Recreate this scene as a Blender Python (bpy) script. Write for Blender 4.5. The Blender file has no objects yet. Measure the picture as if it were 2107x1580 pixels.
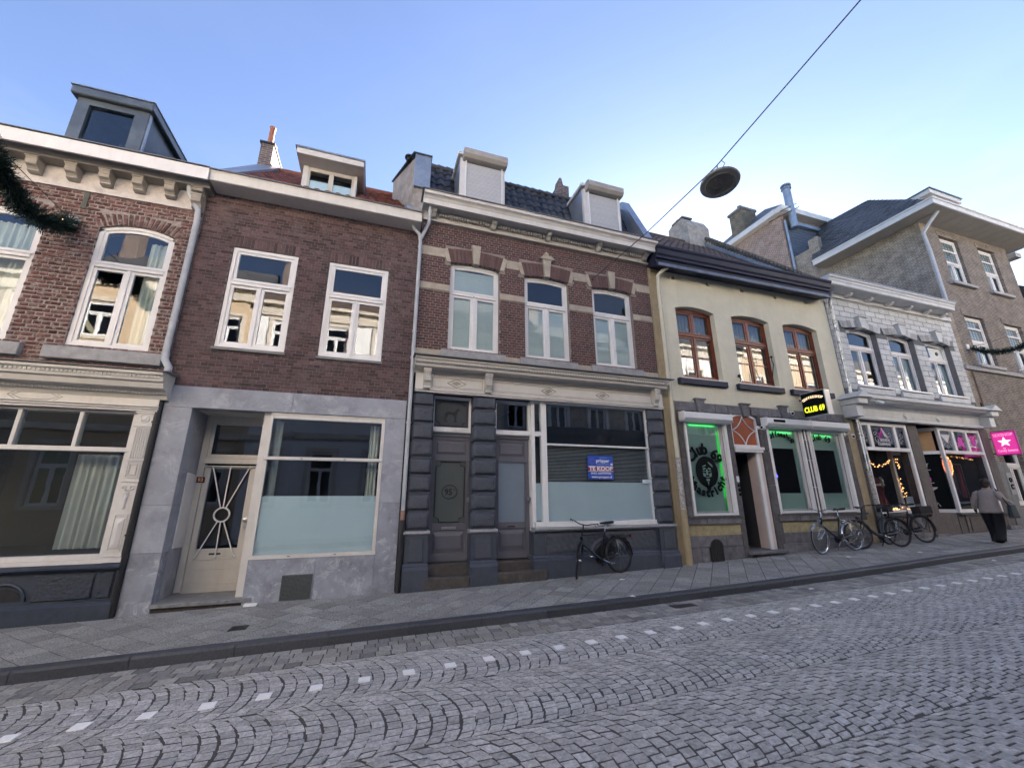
import bpy, bmesh, math, random
import numpy as np
from mathutils import Vector, Matrix, noise
random.seed(7); rng = np.random.default_rng(11)
PI = math.pi; R = math.radians
SC = bpy.context.scene; COL = SC.collection

# ---------------- camera ----------------
cam = bpy.data.cameras.new('camera'); CAM = bpy.data.objects.new('camera', cam); COL.objects.link(CAM); SC.camera = CAM
cam.sensor_width = 36; cam.lens = 36 * 837.6 / 2107; cam.clip_start = 0.05; cam.clip_end = 2000
_y, _p, _r = R(18.5328), R(15.6837), R(-0.2650)
_w = Vector((math.sin(_y) * math.cos(_p), math.cos(_y) * math.cos(_p), math.sin(_p)))
_r0 = Vector((math.cos(_y), -math.sin(_y), 0)); _u0 = _r0.cross(_w)
_rt = math.cos(_r) * _r0 + math.sin(_r) * _u0; _up = -math.sin(_r) * _r0 + math.cos(_r) * _u0
CAM.matrix_world = Matrix(((_rt.x, _up.x, -_w.x, 0), (_rt.y, _up.y, -_w.y, 0), (_rt.z, _up.z, -_w.z, 0), (0, 0, 0, 1)))

# ---------------- sky, sun, exposure ----------------
SUN_EL, SUN_AZ = 14.5, 50.0          # azimuth of the sun measured from +X towards +Y (behind the row of houses, right)
world = bpy.data.worlds.new('World'); SC.world = world; world.use_nodes = True
nt = world.node_tree; nt.nodes.clear()
sky = nt.nodes.new('ShaderNodeTexSky'); sky.sky_type = 'NISHITA'; sky.sun_disc = False
sky.sun_elevation = R(SUN_EL); sky.sun_rotation = R(90 - SUN_AZ); sky.altitude = 50; sky.air_density = 1.0; sky.dust_density = 0.6; sky.ozone_density = 3.0
hs = nt.nodes.new('ShaderNodeHueSaturation'); hs.inputs['Saturation'].default_value = 0.94; hs.inputs['Value'].default_value = 0.60; hs.inputs['Hue'].default_value = 0.513
bg = nt.nodes.new('ShaderNodeBackground'); bg.inputs['Strength'].default_value = 0.05
wo = nt.nodes.new('ShaderNodeOutputWorld')
tc = nt.nodes.new('ShaderNodeTexCoord'); cm = nt.nodes.new('ShaderNodeMapping'); cm.inputs['Scale'].default_value = (1.6, 1.6, 5.0); cn = nt.nodes.new('ShaderNodeTexNoise'); cn.inputs['Scale'].default_value = 2.2; cn.inputs['Detail'].default_value = 7; cn.inputs['Roughness'].default_value = .55
cr = nt.nodes.new('ShaderNodeMapRange'); cr.inputs[1].default_value = .47; cr.inputs[2].default_value = .75; cr.inputs[3].default_value = 0; cr.inputs[4].default_value = .4
sz = nt.nodes.new('ShaderNodeSeparateXYZ'); cz_ = nt.nodes.new('ShaderNodeMapRange'); cz_.inputs[1].default_value = .25; cz_.inputs[2].default_value = .62; cz_.inputs[3].default_value = 1; cz_.inputs[4].default_value = .06
cmul = nt.nodes.new('ShaderNodeMath'); cmul.operation = 'MULTIPLY'; cmx = nt.nodes.new('ShaderNodeMix'); cmx.data_type = 'RGBA'; cmx.inputs[7].default_value = (2.0, 2.05, 2.15, 1)   # thin haze and cloud wisps low in the sky
nt.links.new(tc.outputs['Generated'], cm.inputs[0]); nt.links.new(cm.outputs[0], cn.inputs['Vector']); nt.links.new(cn.outputs['Fac'], cr.inputs[0]); nt.links.new(tc.outputs['Generated'], sz.inputs[0]); nt.links.new(sz.outputs['Z'], cz_.inputs[0])
nt.links.new(cr.outputs[0], cmul.inputs[0]); nt.links.new(cz_.outputs[0], cmul.inputs[1]); nt.links.new(cmul.outputs[0], cmx.inputs[0]); nt.links.new(hs.outputs[0], cmx.inputs[6])
nt.links.new(sky.outputs[0], hs.inputs['Color']); nt.links.new(cmx.outputs[2], bg.inputs['Color']); nt.links.new(bg.outputs[0], wo.inputs['Surface'])
sl = bpy.data.lights.new('sun', 'SUN'); sl.energy = 5.0; sl.angle = R(0.5); sl.color = (1.0, 0.93, 0.86)
so = bpy.data.objects.new('sun', sl); COL.objects.link(so); so.location = (30, 40, 40)
_sd = Vector((math.cos(R(SUN_AZ)) * math.cos(R(SUN_EL)), math.sin(R(SUN_AZ)) * math.cos(R(SUN_EL)), math.sin(R(SUN_EL))))
so.rotation_euler = _sd.to_track_quat('Z', 'Y').to_euler()
SC.view_settings.view_transform = 'Standard'; SC.view_settings.look = 'None'; SC.view_settings.gamma = 1
SC.view_settings.use_curve_mapping = False; SC.view_settings.exposure = 3.9
SC.cycles.max_bounces = 6; SC.cycles.transparent_max_bounces = 12; SC.cycles.diffuse_bounces = 3; SC.cycles.glossy_bounces = 3
SC.cycles.caustics_reflective = False; SC.cycles.caustics_refractive = False

# ---------------- lettering cache (made while the scene is empty) ----------------
_txt = {}
def glyphs(s, size=1.0, bold=0.0, extrude=0.004):
    key = (s, size, bold, extrude)
    if key in _txt: return _txt[key]
    cu = bpy.data.curves.new('t', 'FONT'); cu.body = s; cu.size = size; cu.offset = bold; cu.extrude = extrude; cu.resolution_u = 3
    cu.align_x = 'CENTER'; cu.align_y = 'CENTER'
    ob = bpy.data.objects.new('t', cu); COL.objects.link(ob)
    dg = bpy.context.evaluated_depsgraph_get()
    me = bpy.data.meshes.new_from_object(ob.evaluated_get(dg))
    v = [tuple(p.co) for p in me.vertices]; f = [tuple(p.vertices) for p in me.polygons]
    bpy.data.objects.remove(ob); bpy.data.curves.remove(cu); bpy.data.meshes.remove(me)
    _txt[key] = (v, f); return _txt[key]

# ---------------- materials ----------------
MATS = {}
def mat(name, col, rough=0.7, var=0.12, scale=6.0, bump=0.0, bscale=60.0, piece=0.0, metal=0.0, spec=0.4, stain=0.0, stcol=None, stscale=1.2, emit=None, estr=0.0, streak=False, col2=None, coat=0.0, stain2=None):
    if name in MATS: return MATS[name]
    m = bpy.data.materials.new(name); m.use_nodes = True; n = m.node_tree; N = n.nodes; L = n.links
    b = N['Principled BSDF']; b.inputs['Roughness'].default_value = rough; b.inputs['Metallic'].default_value = metal
    b.inputs['Specular IOR Level'].default_value = spec
    if coat: b.inputs['Coat Weight'].default_value = coat
    c = tuple(col) + (1,)
    if emit:
        b.inputs['Base Color'].default_value = c
        b.inputs['Emission Color'].default_value = tuple(emit) + (1,); b.inputs['Emission Strength'].default_value = estr
        MATS[name] = m; return m
    geo = N.new('ShaderNodeNewGeometry')
    no = N.new('ShaderNodeTexNoise'); no.inputs['Scale'].default_value = scale; no.inputs['Detail'].default_value = 8; no.inputs['Roughness'].default_value = 0.65
    L.new(geo.outputs['Position'], no.inputs['Vector'])
    ramp = N.new('ShaderNodeMapRange'); ramp.inputs[1].default_value = 0.3; ramp.inputs[2].default_value = 0.7
    ramp.inputs[3].default_value = 1 - var; ramp.inputs[4].default_value = 1 + var
    L.new(no.outputs['Fac'], ramp.inputs[0])
    mul = N.new('ShaderNodeMix'); mul.data_type = 'RGBA'; mul.blend_type = 'MULTIPLY'; mul.inputs[0].default_value = 1
    mul.inputs[6].default_value = c; L.new(ramp.outputs[0], mul.inputs[7]); out = mul.outputs[2]
    if piece or col2:
        oi = N.new('ShaderNodeObjectInfo'); at = N.new('ShaderNodeAttribute'); at.attribute_name = 'rnd'
        ad = N.new('ShaderNodeMath'); ad.operation = 'ADD'; L.new(oi.outputs['Random'], ad.inputs[0]); L.new(at.outputs['Fac'], ad.inputs[1])
        fr = N.new('ShaderNodeMath'); fr.operation = 'FRACT'; L.new(ad.outputs[0], fr.inputs[0])
        if col2:
            mx = N.new('ShaderNodeMix'); mx.data_type = 'RGBA'; mx.inputs[6].default_value = c; mx.inputs[7].default_value = tuple(col2) + (1,)
            L.new(fr.outputs[0], mx.inputs[0]); L.new(mx.outputs[2], mul.inputs[6])
        f2 = N.new('ShaderNodeMath'); f2.operation = 'MULTIPLY'; f2.inputs[1].default_value = 7.31; L.new(fr.outputs[0], f2.inputs[0])
        f3 = N.new('ShaderNodeMath'); f3.operation = 'FRACT'; L.new(f2.outputs[0], f3.inputs[0])
        mr = N.new('ShaderNodeMapRange'); mr.inputs[3].default_value = 1 - piece; mr.inputs[4].default_value = 1 + piece; L.new(f3.outputs[0], mr.inputs[0])
        m2 = N.new('ShaderNodeMix'); m2.data_type = 'RGBA'; m2.blend_type = 'MULTIPLY'; m2.inputs[0].default_value = 1
        L.new(out, m2.inputs[6]); L.new(mr.outputs[0], m2.inputs[7]); out = m2.outputs[2]
    if stain:
        n2 = N.new('ShaderNodeTexNoise'); n2.inputs['Scale'].default_value = stscale; n2.inputs['Detail'].default_value = 6; n2.inputs['Roughness'].default_value = 0.7
        if streak:
            mp = N.new('ShaderNodeMapping'); mp.inputs['Scale'].default_value = (3.0, 3.0, 0.35); L.new(geo.outputs['Position'], mp.inputs[0]); L.new(mp.outputs[0], n2.inputs['Vector'])
        else: L.new(geo.outputs['Position'], n2.inputs['Vector'])
        r2 = N.new('ShaderNodeMapRange'); r2.inputs[1].default_value = 0.5; r2.inputs[2].default_value = 0.68; r2.inputs[3].default_value = 0; r2.inputs[4].default_value = stain
        L.new(n2.outputs['Fac'], r2.inputs[0])
        m3 = N.new('ShaderNodeMix'); m3.data_type = 'RGBA'; L.new(r2.outputs[0], m3.inputs[0]); L.new(out, m3.inputs[6])
        m3.inputs[7].default_value = tuple(stcol or (col[0] * .35, col[1] * .35, col[2] * .35)) + (1,); out = m3.outputs[2]
    if stain2:
        n3 = N.new('ShaderNodeTexNoise'); n3.inputs['Scale'].default_value = stain2[2]; n3.inputs['Detail'].default_value = 9; n3.inputs['Roughness'].default_value = 0.75; n3.inputs['Distortion'].default_value = 0.6
        mp3 = N.new('ShaderNodeMapping'); mp3.inputs['Location'].default_value = (7.3, 2.1, 5.7); mp3.inputs['Scale'].default_value = (1, 1, stain2[3] if len(stain2) > 3 else 1); L.new(geo.outputs['Position'], mp3.inputs[0]); L.new(mp3.outputs[0], n3.inputs['Vector'])
        r3 = N.new('ShaderNodeMapRange'); r3.inputs[1].default_value = 0.52; r3.inputs[2].default_value = 0.66; r3.inputs[3].default_value = 0; r3.inputs[4].default_value = stain2[0]; L.new(n3.outputs['Fac'], r3.inputs[0])
        m4 = N.new('ShaderNodeMix'); m4.data_type = 'RGBA'; L.new(r3.outputs[0], m4.inputs[0]); L.new(out, m4.inputs[6]); m4.inputs[7].default_value = tuple(stain2[1]) + (1,); out = m4.outputs[2]
    L.new(out, b.inputs['Base Color'])
    if rough > 0.15:
        rr = N.new('ShaderNodeMapRange'); rr.inputs[3].default_value = max(0.05, rough - .1); rr.inputs[4].default_value = min(1, rough + .1); L.new(no.outputs['Fac'], rr.inputs[0]); L.new(rr.outputs[0], b.inputs['Roughness'])
    if bump:
        nb = N.new('ShaderNodeTexNoise'); nb.inputs['Scale'].default_value = bscale; nb.inputs['Detail'].default_value = 5; L.new(geo.outputs['Position'], nb.inputs['Vector'])
        bu = N.new('ShaderNodeBump'); bu.inputs['Strength'].default_value = min(1, bump * 1.0); bu.inputs['Distance'].default_value = 0.02 * bump; L.new(nb.outputs['Fac'], bu.inputs['Height']); L.new(bu.outputs[0], b.inputs['Normal'])
    MATS[name] = m; return m

def glassmat(name, tint=(0.9, 0.95, 0.95), boost=1.0, base=0.06):
    if name in MATS: return MATS[name]
    m = bpy.data.materials.new(name); m.use_nodes = True; N = m.node_tree.nodes; L = m.node_tree.links; N.clear()
    o = N.new('ShaderNodeOutputMaterial'); g = N.new('ShaderNodeBsdfGlossy'); g.inputs['Roughness'].default_value = 0.006; g.inputs['Color'].default_value = (0.95, 0.97, 1, 1)
    t = N.new('ShaderNodeBsdfTransparent'); t.inputs['Color'].default_value = tuple(tint) + (1,)
    f = N.new('ShaderNodeFresnel'); f.inputs['IOR'].default_value = 1.5
    mm = N.new('ShaderNodeMath'); mm.operation = 'MULTIPLY_ADD'; mm.inputs[1].default_value = boost; mm.inputs[2].default_value = base; mm.use_clamp = True
    # slightly wavy panes
    geo = N.new('ShaderNodeNewGeometry'); no = N.new('ShaderNodeTexNoise'); no.inputs['Scale'].default_value = 1.8; L.new(geo.outputs['Position'], no.inputs['Vector'])
    bu = N.new('ShaderNodeBump'); bu.inputs['Strength'].default_value = 0.25; bu.inputs['Distance'].default_value = 0.004; L.new(no.outputs['Fac'], bu.inputs['Height']); L.new(bu.outputs[0], g.inputs['Normal'])
    x = N.new('ShaderNodeMixShader'); L.new(f.outputs[0], mm.inputs[0]); bk = N.new('ShaderNodeMath'); bk.operation = 'SUBTRACT'; bk.inputs[0].default_value = 1; L.new(geo.outputs['Backfacing'], bk.inputs[1]); m5 = N.new('ShaderNodeMath'); m5.operation = 'MULTIPLY'; L.new(mm.outputs[0], m5.inputs[0]); L.new(bk.outputs[0], m5.inputs[1]); L.new(m5.outputs[0], x.inputs[0]); L.new(t.outputs[0], x.inputs[1]); L.new(g.outputs[0], x.inputs[2]); L.new(x.outputs[0], o.inputs[0])
    MATS[name] = m; return m

def brickmat(name, c1, c2, mortar, bw=0.22, bh=0.065, ms=0.011, axis='XZ', bump=0.5):
    if name in MATS: return MATS[name]
    m = bpy.data.materials.new(name); m.use_nodes = True; N = m.node_tree.nodes; L = m.node_tree.links; b = N['Principled BSDF']
    geo = N.new('ShaderNodeNewGeometry'); sp = N.new('ShaderNodeSeparateXYZ'); cb = N.new('ShaderNodeCombineXYZ'); L.new(geo.outputs['Position'], sp.inputs[0])
    ad = N.new('ShaderNodeMath'); ad.operation = 'ADD'; L.new(sp.outputs['X'], ad.inputs[0]); L.new(sp.outputs['Y'], ad.inputs[1])
    L.new(ad.outputs[0] if axis != 'XZ' else sp.outputs['X'], cb.inputs[0]); L.new(sp.outputs['Z'], cb.inputs[1])
    br = N.new('ShaderNodeTexBrick'); br.inputs['Scale'].default_value = 1; br.inputs['Brick Width'].default_value = bw; br.inputs['Row Height'].default_value = bh; br.inputs['Mortar Size'].default_value = ms
    br.inputs['Mortar Smooth'].default_value = 0.3; br.inputs['Bias'].default_value = 0
    br.inputs['Color1'].default_value = tuple(c1) + (1,); br.inputs['Color2'].default_value = tuple(c2) + (1,); br.inputs['Mortar'].default_value = tuple(mortar) + (1,)
    L.new(cb.outputs[0], br.inputs['Vector'])
    no = N.new('ShaderNodeTexNoise'); no.inputs['Scale'].default_value = 3; no.inputs['Detail'].default_value = 10; no.inputs['Roughness'].default_value = .7; L.new(geo.outputs['Position'], no.inputs['Vector'])
    mr = N.new('ShaderNodeMapRange'); mr.inputs[1].default_value = .3; mr.inputs[2].default_value = .7; mr.inputs[3].default_value = .6; mr.inputs[4].default_value = 1.4; L.new(no.outputs['Fac'], mr.inputs[0])
    mx = N.new('ShaderNodeMix'); mx.data_type = 'RGBA'; mx.blend_type = 'MULTIPLY'; mx.inputs[0].default_value = 1; L.new(br.outputs['Color'], mx.inputs[6]); L.new(mr.outputs[0], mx.inputs[7])
    L.new(mx.outputs[2], b.inputs['Base Color']); b.inputs['Roughness'].default_value = .9
    iv = N.new('ShaderNodeMath'); iv.operation = 'SUBTRACT'; iv.inputs[0].default_value = 1; L.new(br.outputs['Fac'], iv.inputs[1])
    bu = N.new('ShaderNodeBump'); bu.inputs['Strength'].default_value = bump; bu.inputs['Distance'].default_value = .01; L.new(iv.outputs[0], bu.inputs['Height']); L.new(bu.outputs[0], b.inputs['Normal'])
    MATS[name] = m; return m

# ---------------- object helpers ----------------
WL = {}
def wl(o):
    return WL.get(o.name, Vector((0, 0, 0))) if o else Vector((0, 0, 0))
def tag(o, label=None, cat=None, group=None, kind=None):
    if label: o['label'] = label
    if cat: o['category'] = cat
    if group: o['group'] = group
    if kind: o['kind'] = kind
    return o
def thing(name, label, cat, loc, group=None, rotz=0):
    o = bpy.data.objects.new(name, None); COL.objects.link(o); o.location = loc; o.rotation_euler = (0, 0, rotz); o.empty_display_size = .2
    WL[o.name] = Vector(loc); return tag(o, label, cat, group)
def link(name, me, parent=None, loc=(0, 0, 0)):
    o = bpy.data.objects.new(name, me); COL.objects.link(o); o.location = loc
    if parent: o.parent = parent
    WL[o.name] = wl(parent) + Vector(loc); return o
def holder(name, parent, label=None):
    o = bpy.data.objects.new(name, None); COL.objects.link(o); o.parent = parent; WL[o.name] = wl(parent)
    if label: o['label'] = label
    return o

class MB:
    def __init__(s): s.v = []; s.f = []; s.m = []; s.r = []
    def add(s, vs, fs, mi=0, r=0.0):
        n = len(s.v); s.v += [tuple(p) for p in vs]
        for f in fs: s.f.append(tuple(i + n for i in f)); s.m.append(mi); s.r.append(r)
        return s
    def box(s, x0, x1, y0, y1, z0, z1, mi=0, r=0.0):
        return s.add([(x0, y0, z0), (x1, y0, z0), (x1, y1, z0), (x0, y1, z0), (x0, y0, z1), (x1, y0, z1), (x1, y1, z1), (x0, y1, z1)],
                     [(0, 3, 2, 1), (4, 5, 6, 7), (0, 1, 5, 4), (1, 2, 6, 5), (2, 3, 7, 6), (3, 0, 4, 7)], mi, r)
    def cbox(s, x0, x1, y0, y1, z0, z1, c=.01, mi=0, r=0.0, jit=0.0):
        "box whose street side (low y) edges are chamfered"
        j = lambda: random.uniform(-jit, jit)
        fr = [(x0 + c + j(), y0 + j() * .5, z0 + c + j()), (x1 - c + j(), y0 + j() * .5, z0 + c + j()), (x1 - c + j(), y0 + j() * .5, z1 - c + j()), (x0 + c + j(), y0 + j() * .5, z1 - c + j())]
        md = [(x0 + j(), y0 + c, z0 + j()), (x1 + j(), y0 + c, z0 + j()), (x1 + j(), y0 + c, z1 + j()), (x0 + j(), y0 + c, z1 + j())]
        bk = [(x0, y1, z0), (x1, y1, z0), (x1, y1, z1), (x0, y1, z1)]
        fs = [(0, 1, 2, 3)] + [(4 + i, 4 + (i + 1) % 4, (i + 1) % 4, i) for i in range(4)] + [(8 + i, 8 + (i + 1) % 4, 4 + (i + 1) % 4, 4 + i) for i in range(4)] + [(11, 10, 9, 8)]
        return s.add(fr + md + bk, fs, mi, r)
    def prism(s, poly, a0, a1, axis='y', mi=0, r=0.0):
        "extrude polygon; axis y: poly=(x,z); axis x: poly=(y,z); axis z: poly=(x,y)"
        mk = {'y': lambda p, a: (p[0], a, p[1]), 'x': lambda p, a: (a, p[0], p[1]), 'z': lambda p, a: (p[0], p[1], a)}[axis]
        n = len(poly); vs = [mk(p, a0) for p in poly] + [mk(p, a1) for p in poly]
        fs = [tuple(range(n)), tuple(range(2 * n - 1, n - 1, -1))] + [(i, (i + 1) % n, n + (i + 1) % n, n + i) for i in range(n)]
        return s.add(vs, fs, mi, r)
    def quad(s, a, b, c, d, mi=0): return s.add([a, b, c, d], [(0, 1, 2, 3)], mi)
    def tube(s, pts, rad, n=8, mi=0, cap=True):
        pts = [Vector(p) for p in pts]; k = len(pts); rads = rad if isinstance(rad, (list, tuple)) else [rad] * k
        rings = []; prev = None
        for i, p in enumerate(pts):
            t = (pts[min(i + 1, k - 1)] - pts[max(i - 1, 0)]); t = t.normalized() if t.length > 1e-9 else Vector((0, 0, 1))
            if prev is None:
                a = Vector((0, 0, 1)) if abs(t.z) < .9 else Vector((1, 0, 0)); u = t.cross(a).normalized()
            else: u = (prev - t * prev.dot(t)).normalized()
            prev = u; w = t.cross(u)
            rings.append([p + (u * math.cos(2 * PI * j / n) + w * math.sin(2 * PI * j / n)) * rads[i] for j in range(n)])
        vs = [q for r_ in rings for q in r_]
        fs = [(i * n + j, i * n + (j + 1) % n, (i + 1) * n + (j + 1) % n, (i + 1) * n + j) for i in range(k - 1) for j in range(n)]
        if cap: fs += [tuple(range(n - 1, -1, -1)), tuple((k - 1) * n + j for j in range(n))]
        return s.add(vs, fs, mi)
    def lathe(s, prof, cen, n=16, axis='z', mi=0):
        cx, cy, cz = cen; vs = []
        for (rr, h) in prof:
            for j in range(n):
                a = 2 * PI * j / n; c_, s_ = rr * math.cos(a), rr * math.sin(a)
                vs.append((cx + c_, cy + s_, cz + h) if axis == 'z' else ((cx + c_, cy + h, cz + s_) if axis == 'y' else (cx + h, cy + c_, cz + s_)))
        k = len(prof); fs = [(i * n + j, i * n + (j + 1) % n, (i + 1) * n + (j + 1) % n, (i + 1) * n + j) for i in range(k - 1) for j in range(n)]
        fs += [tuple(range(n - 1, -1, -1)), tuple((k - 1) * n + j for j in range(n))]
        return s.add(vs, fs, mi)
    def ring(s, cen, R_, r_, axis='y', n=24, m=6, mi=0, a0=0, a1=2 * PI):
        pts = []
        full = abs(a1 - a0 - 2 * PI) < 1e-6
        for i in range(n + 1):
            a = a0 + (a1 - a0) * i / n; c_, s_ = R_ * math.cos(a), R_ * math.sin(a)
            pts.append((cen[0] + c_, cen[1], cen[2] + s_) if axis == 'y' else ((cen[0], cen[1] + c_, cen[2] + s_) if axis == 'x' else (cen[0] + c_, cen[1] + s_, cen[2])))
        return s.tube(pts, r_, m, mi, cap=not full)
    def sphere(s, c, r_, n=10, m=6, mi=0, sc=(1, 1, 1)):
        vs = []; 
        for i in range(m + 1):
            th = PI * i / m
            for j in range(n):
                a = 2 * PI * j / n; vs.append((c[0] + r_ * sc[0] * math.sin(th) * math.cos(a), c[1] + r_ * sc[1] * math.sin(th) * math.sin(a), c[2] + r_ * sc[2] * math.cos(th)))
        fs = [(i * n + j, (i + 1) * n + j, (i + 1) * n + (j + 1) % n, i * n + (j + 1) % n) for i in range(m) for j in range(n)]
        return s.add(vs, fs, mi)
    def moulding(s, x0, x1, prof, mi=0, ret=True):
        "run a cornice profile [(y,z)...] (closed against the wall) along x; ends square"
        return s.prism(prof, x0, x1, 'x', mi)
    def text(s, body, size, org, ex=(1, 0, 0), ez=(0, 0, 1), bold=0.0, extrude=.003, mi=0, sx=1.0, maxw=None):
        v, f = glyphs(body, size, bold, extrude)
        if maxw and v:
            w = max(p[0] for p in v) - min(p[0] for p in v)
            if w > 1e-6: sx = maxw / w
        ex = Vector(ex); ez = Vector(ez); ey = ex.cross(ez); o = Vector(org)
        return s.add([o + ex * (p[0] * sx) + ez * p[1] - ey * (-p[2]) for p in v], f, mi)
    def arctext(s, body, size, cen, rad, a_mid, span, ex=(1, 0, 0), ez=(0, 0, 1), bold=0.0, extrude=.003, mi=0, inside=False):
        n = len(body); ex = Vector(ex); ez = Vector(ez)
        for i, ch in enumerate(body):
            if ch == ' ': continue
            t = (i + .5) / n - .5
            a = a_mid - span * t if not inside else a_mid + span * t
            o = Vector(cen) + ex * (rad * math.cos(a)) + ez * (rad * math.sin(a))
            rot = a - PI / 2 if not inside else a + PI / 2
            e1 = ex * math.cos(rot) + ez * math.sin(rot); e2 = -ex * math.sin(rot) + ez * math.cos(rot)
            s.text(ch, size, o, e1, e2, bold, extrude, mi)
        return s
    def build(s, name, mats, parent=None, kind=None, smooth=False, rnd=False, label=None, bev=0):
        o0 = wl(parent); me = bpy.data.meshes.new(name)
        me.from_pydata([(p[0] - o0.x, p[1] - o0.y, p[2] - o0.z) for p in s.v], [], s.f)
        if not isinstance(mats, (list, tuple)): mats = [mats]
        for m in mats: me.materials.append(m)
        if len(mats) > 1: me.polygons.foreach_set('material_index', s.m)
        if rnd:
            at = me.attributes.new('rnd', 'FLOAT', 'FACE'); at.data.foreach_set('value', s.r)
        me.update()
        if bev or smooth is None or True:
            bm = bmesh.new(); bm.from_mesh(me)
            if len(s.f) < 6000: bmesh.ops.recalc_face_normals(bm, faces=bm.faces)
            if bev:
                bmesh.ops.remove_doubles(bm, verts=bm.verts, dist=1e-5)
                bmesh.ops.bevel(bm, geom=[e for e in bm.edges if len(e.link_faces) == 2 and e.calc_face_angle(0) > .5], offset=bev, segments=1, affect='EDGES', profile=.5)
            bm.to_mesh(me); bm.free()
        if smooth: me.shade_smooth() if hasattr(me, 'shade_smooth') else me.polygons.foreach_set('use_smooth', [True] * len(me.polygons))
        if smooth == 'auto':
            try: me.set_sharp_from_angle(angle=R(40))
            except Exception: pass
        o = link(name, me, parent)
        if kind: o['kind'] = kind
        if label: o['label'] = label
        return o

def arc_z(x, ox0, ox1, oz1, rise):
    "height of a segmental arch soffit at x"
    if rise <= 0: return oz1
    c = (ox0 + ox1) / 2; h = (ox1 - ox0) / 2; Rr = (h * h + rise * rise) / (2 * rise)
    return oz1 - Rr + math.sqrt(max(0, Rr * Rr - (x - c) ** 2))
def wallpanel(parent, name, x0, x1, z0, z1, ops, m, y0=8.0, y1=8.3, label=None, cuts=()):
    b = MB(); xs = sorted({x0, x1, *[max(x0, min(x1, c)) for o in ops for c in o[:2]]}); zs = sorted({z0, z1, *cuts, *[max(z0, min(z1, c)) for o in ops for c in o[2:4]]})
    for i in range(len(zs) - 1):
        run = None
        for j in range(len(xs) - 1):
            cx, cz = (xs[j] + xs[j + 1]) / 2, (zs[i] + zs[i + 1]) / 2
            hit = any(o[0] < cx < o[1] and o[2] < cz < o[3] for o in ops)
            if not hit: run = [xs[j], xs[j + 1]] if run is None else [run[0], xs[j + 1]]
            if (hit or j == len(xs) - 2) and run: b.box(run[0], run[1], y0, y1, zs[i], zs[i + 1]); run = None
    for o in ops:
        if len(o) > 4 and o[4] > 0:
            n = 10
            for k in range(n):
                xa = o[0] + (o[1] - o[0]) * k / n; xb = o[0] + (o[1] - o[0]) * (k + 1) / n
                b.prism([(xa, arc_z(xa, *o[:2], o[3], o[4])), (xb, arc_z(xb, *o[:2], o[3], o[4])), (xb, o[3] + .001), (xa, o[3] + .001)], y0, y1)
    return b.build(name, m, parent, label=label)

_unit = {}
def unit_brick(c, key, m):
    "unit chamfered block 1x1x1 (origin at centre of back face... y from 0 back to -1 front is scaled)"
    k = (key, m.name)
    if k in _unit: return _unit[k]
    b = MB(); b.cbox(-.5, .5, -.5, .5, -.5, .5, 0); b.v = []
    cx, cy, cz = c
    fr = [(-.5 + cx, -.5, -.5 + cz), (.5 - cx, -.5, -.5 + cz), (.5 - cx, -.5, .5 - cz), (-.5 + cx, -.5, .5 - cz)]
    md = [(-.5, -.5 + cy, -.5), (.5, -.5 + cy, -.5), (.5, -.5 + cy, .5), (-.5, -.5 + cy, .5)]; bk = [(-.5, .5, -.5), (.5, .5, -.5), (.5, .5, .5), (-.5, .5, .5)]
    me = bpy.data.meshes.new(key); me.from_pydata(fr + md + bk, [], b.f[:9]); me.materials.append(m); me.update()
    _unit[k] = me; return me

def pieces(parent, name, rects, m, proud, depth=.05, ch=.006, jit=.003, limit=300, jy=.003, tilt=0.0, y=8.0):
    "rects: (x0,x1,z0,z1[,dy]) blocks laid on plane y; nearest ones are objects, the rest joined"
    rects = sorted(rects, key=lambda q: ((q[0] + q[1]) / 2) ** 2 + ((q[2] + q[3]) / 2) ** 2)
    near, far = rects[:limit], rects[limit:]
    # distinct unit meshes: stretcher, header, upright
    o0 = wl(parent)
    for q in near:
        w, h = q[1] - q[0], q[3] - q[2]
        asp = 's' if w / h > 2.6 else ('h' if w / h > 1.2 else ('q' if w / h > .6 else 'u'))
        W, H = {'s': (.21, .052), 'h': (.1, .052), 'q': (.2, .2), 'u': (.055, .2)}[asp]
        D = depth + proud; me = unit_brick((ch / W, ch / D, ch / H), name + '_' + asp, m)
        dy = random.uniform(-jy, jy) + (q[4] if len(q) > 4 else 0)
        o = bpy.data.objects.new(name, me); COL.objects.link(o); o.parent = parent
        o.location = ((q[0] + q[1]) / 2 - o0.x, y - proud + dy + D / 2 - o0.y, (q[2] + q[3]) / 2 - o0.z)
        o.scale = (w + random.uniform(-jit, jit), D, h + random.uniform(-jit, jit) * .6)
        o.rotation_euler = (random.uniform(-tilt, tilt), random.uniform(-tilt, tilt) * .6, random.uniform(-tilt, tilt))
    if far:
        b = MB()
        for q in far:
            dy = random.uniform(-jy, jy) + (q[4] if len(q) > 4 else 0)
            b.cbox(q[0], q[1], y - proud + dy, y + depth * .3, q[2], q[3], ch, r=random.random(), jit=jit * .4)
        b.build(name + 's', m, parent, kind='stuff', rnd=True)

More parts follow.
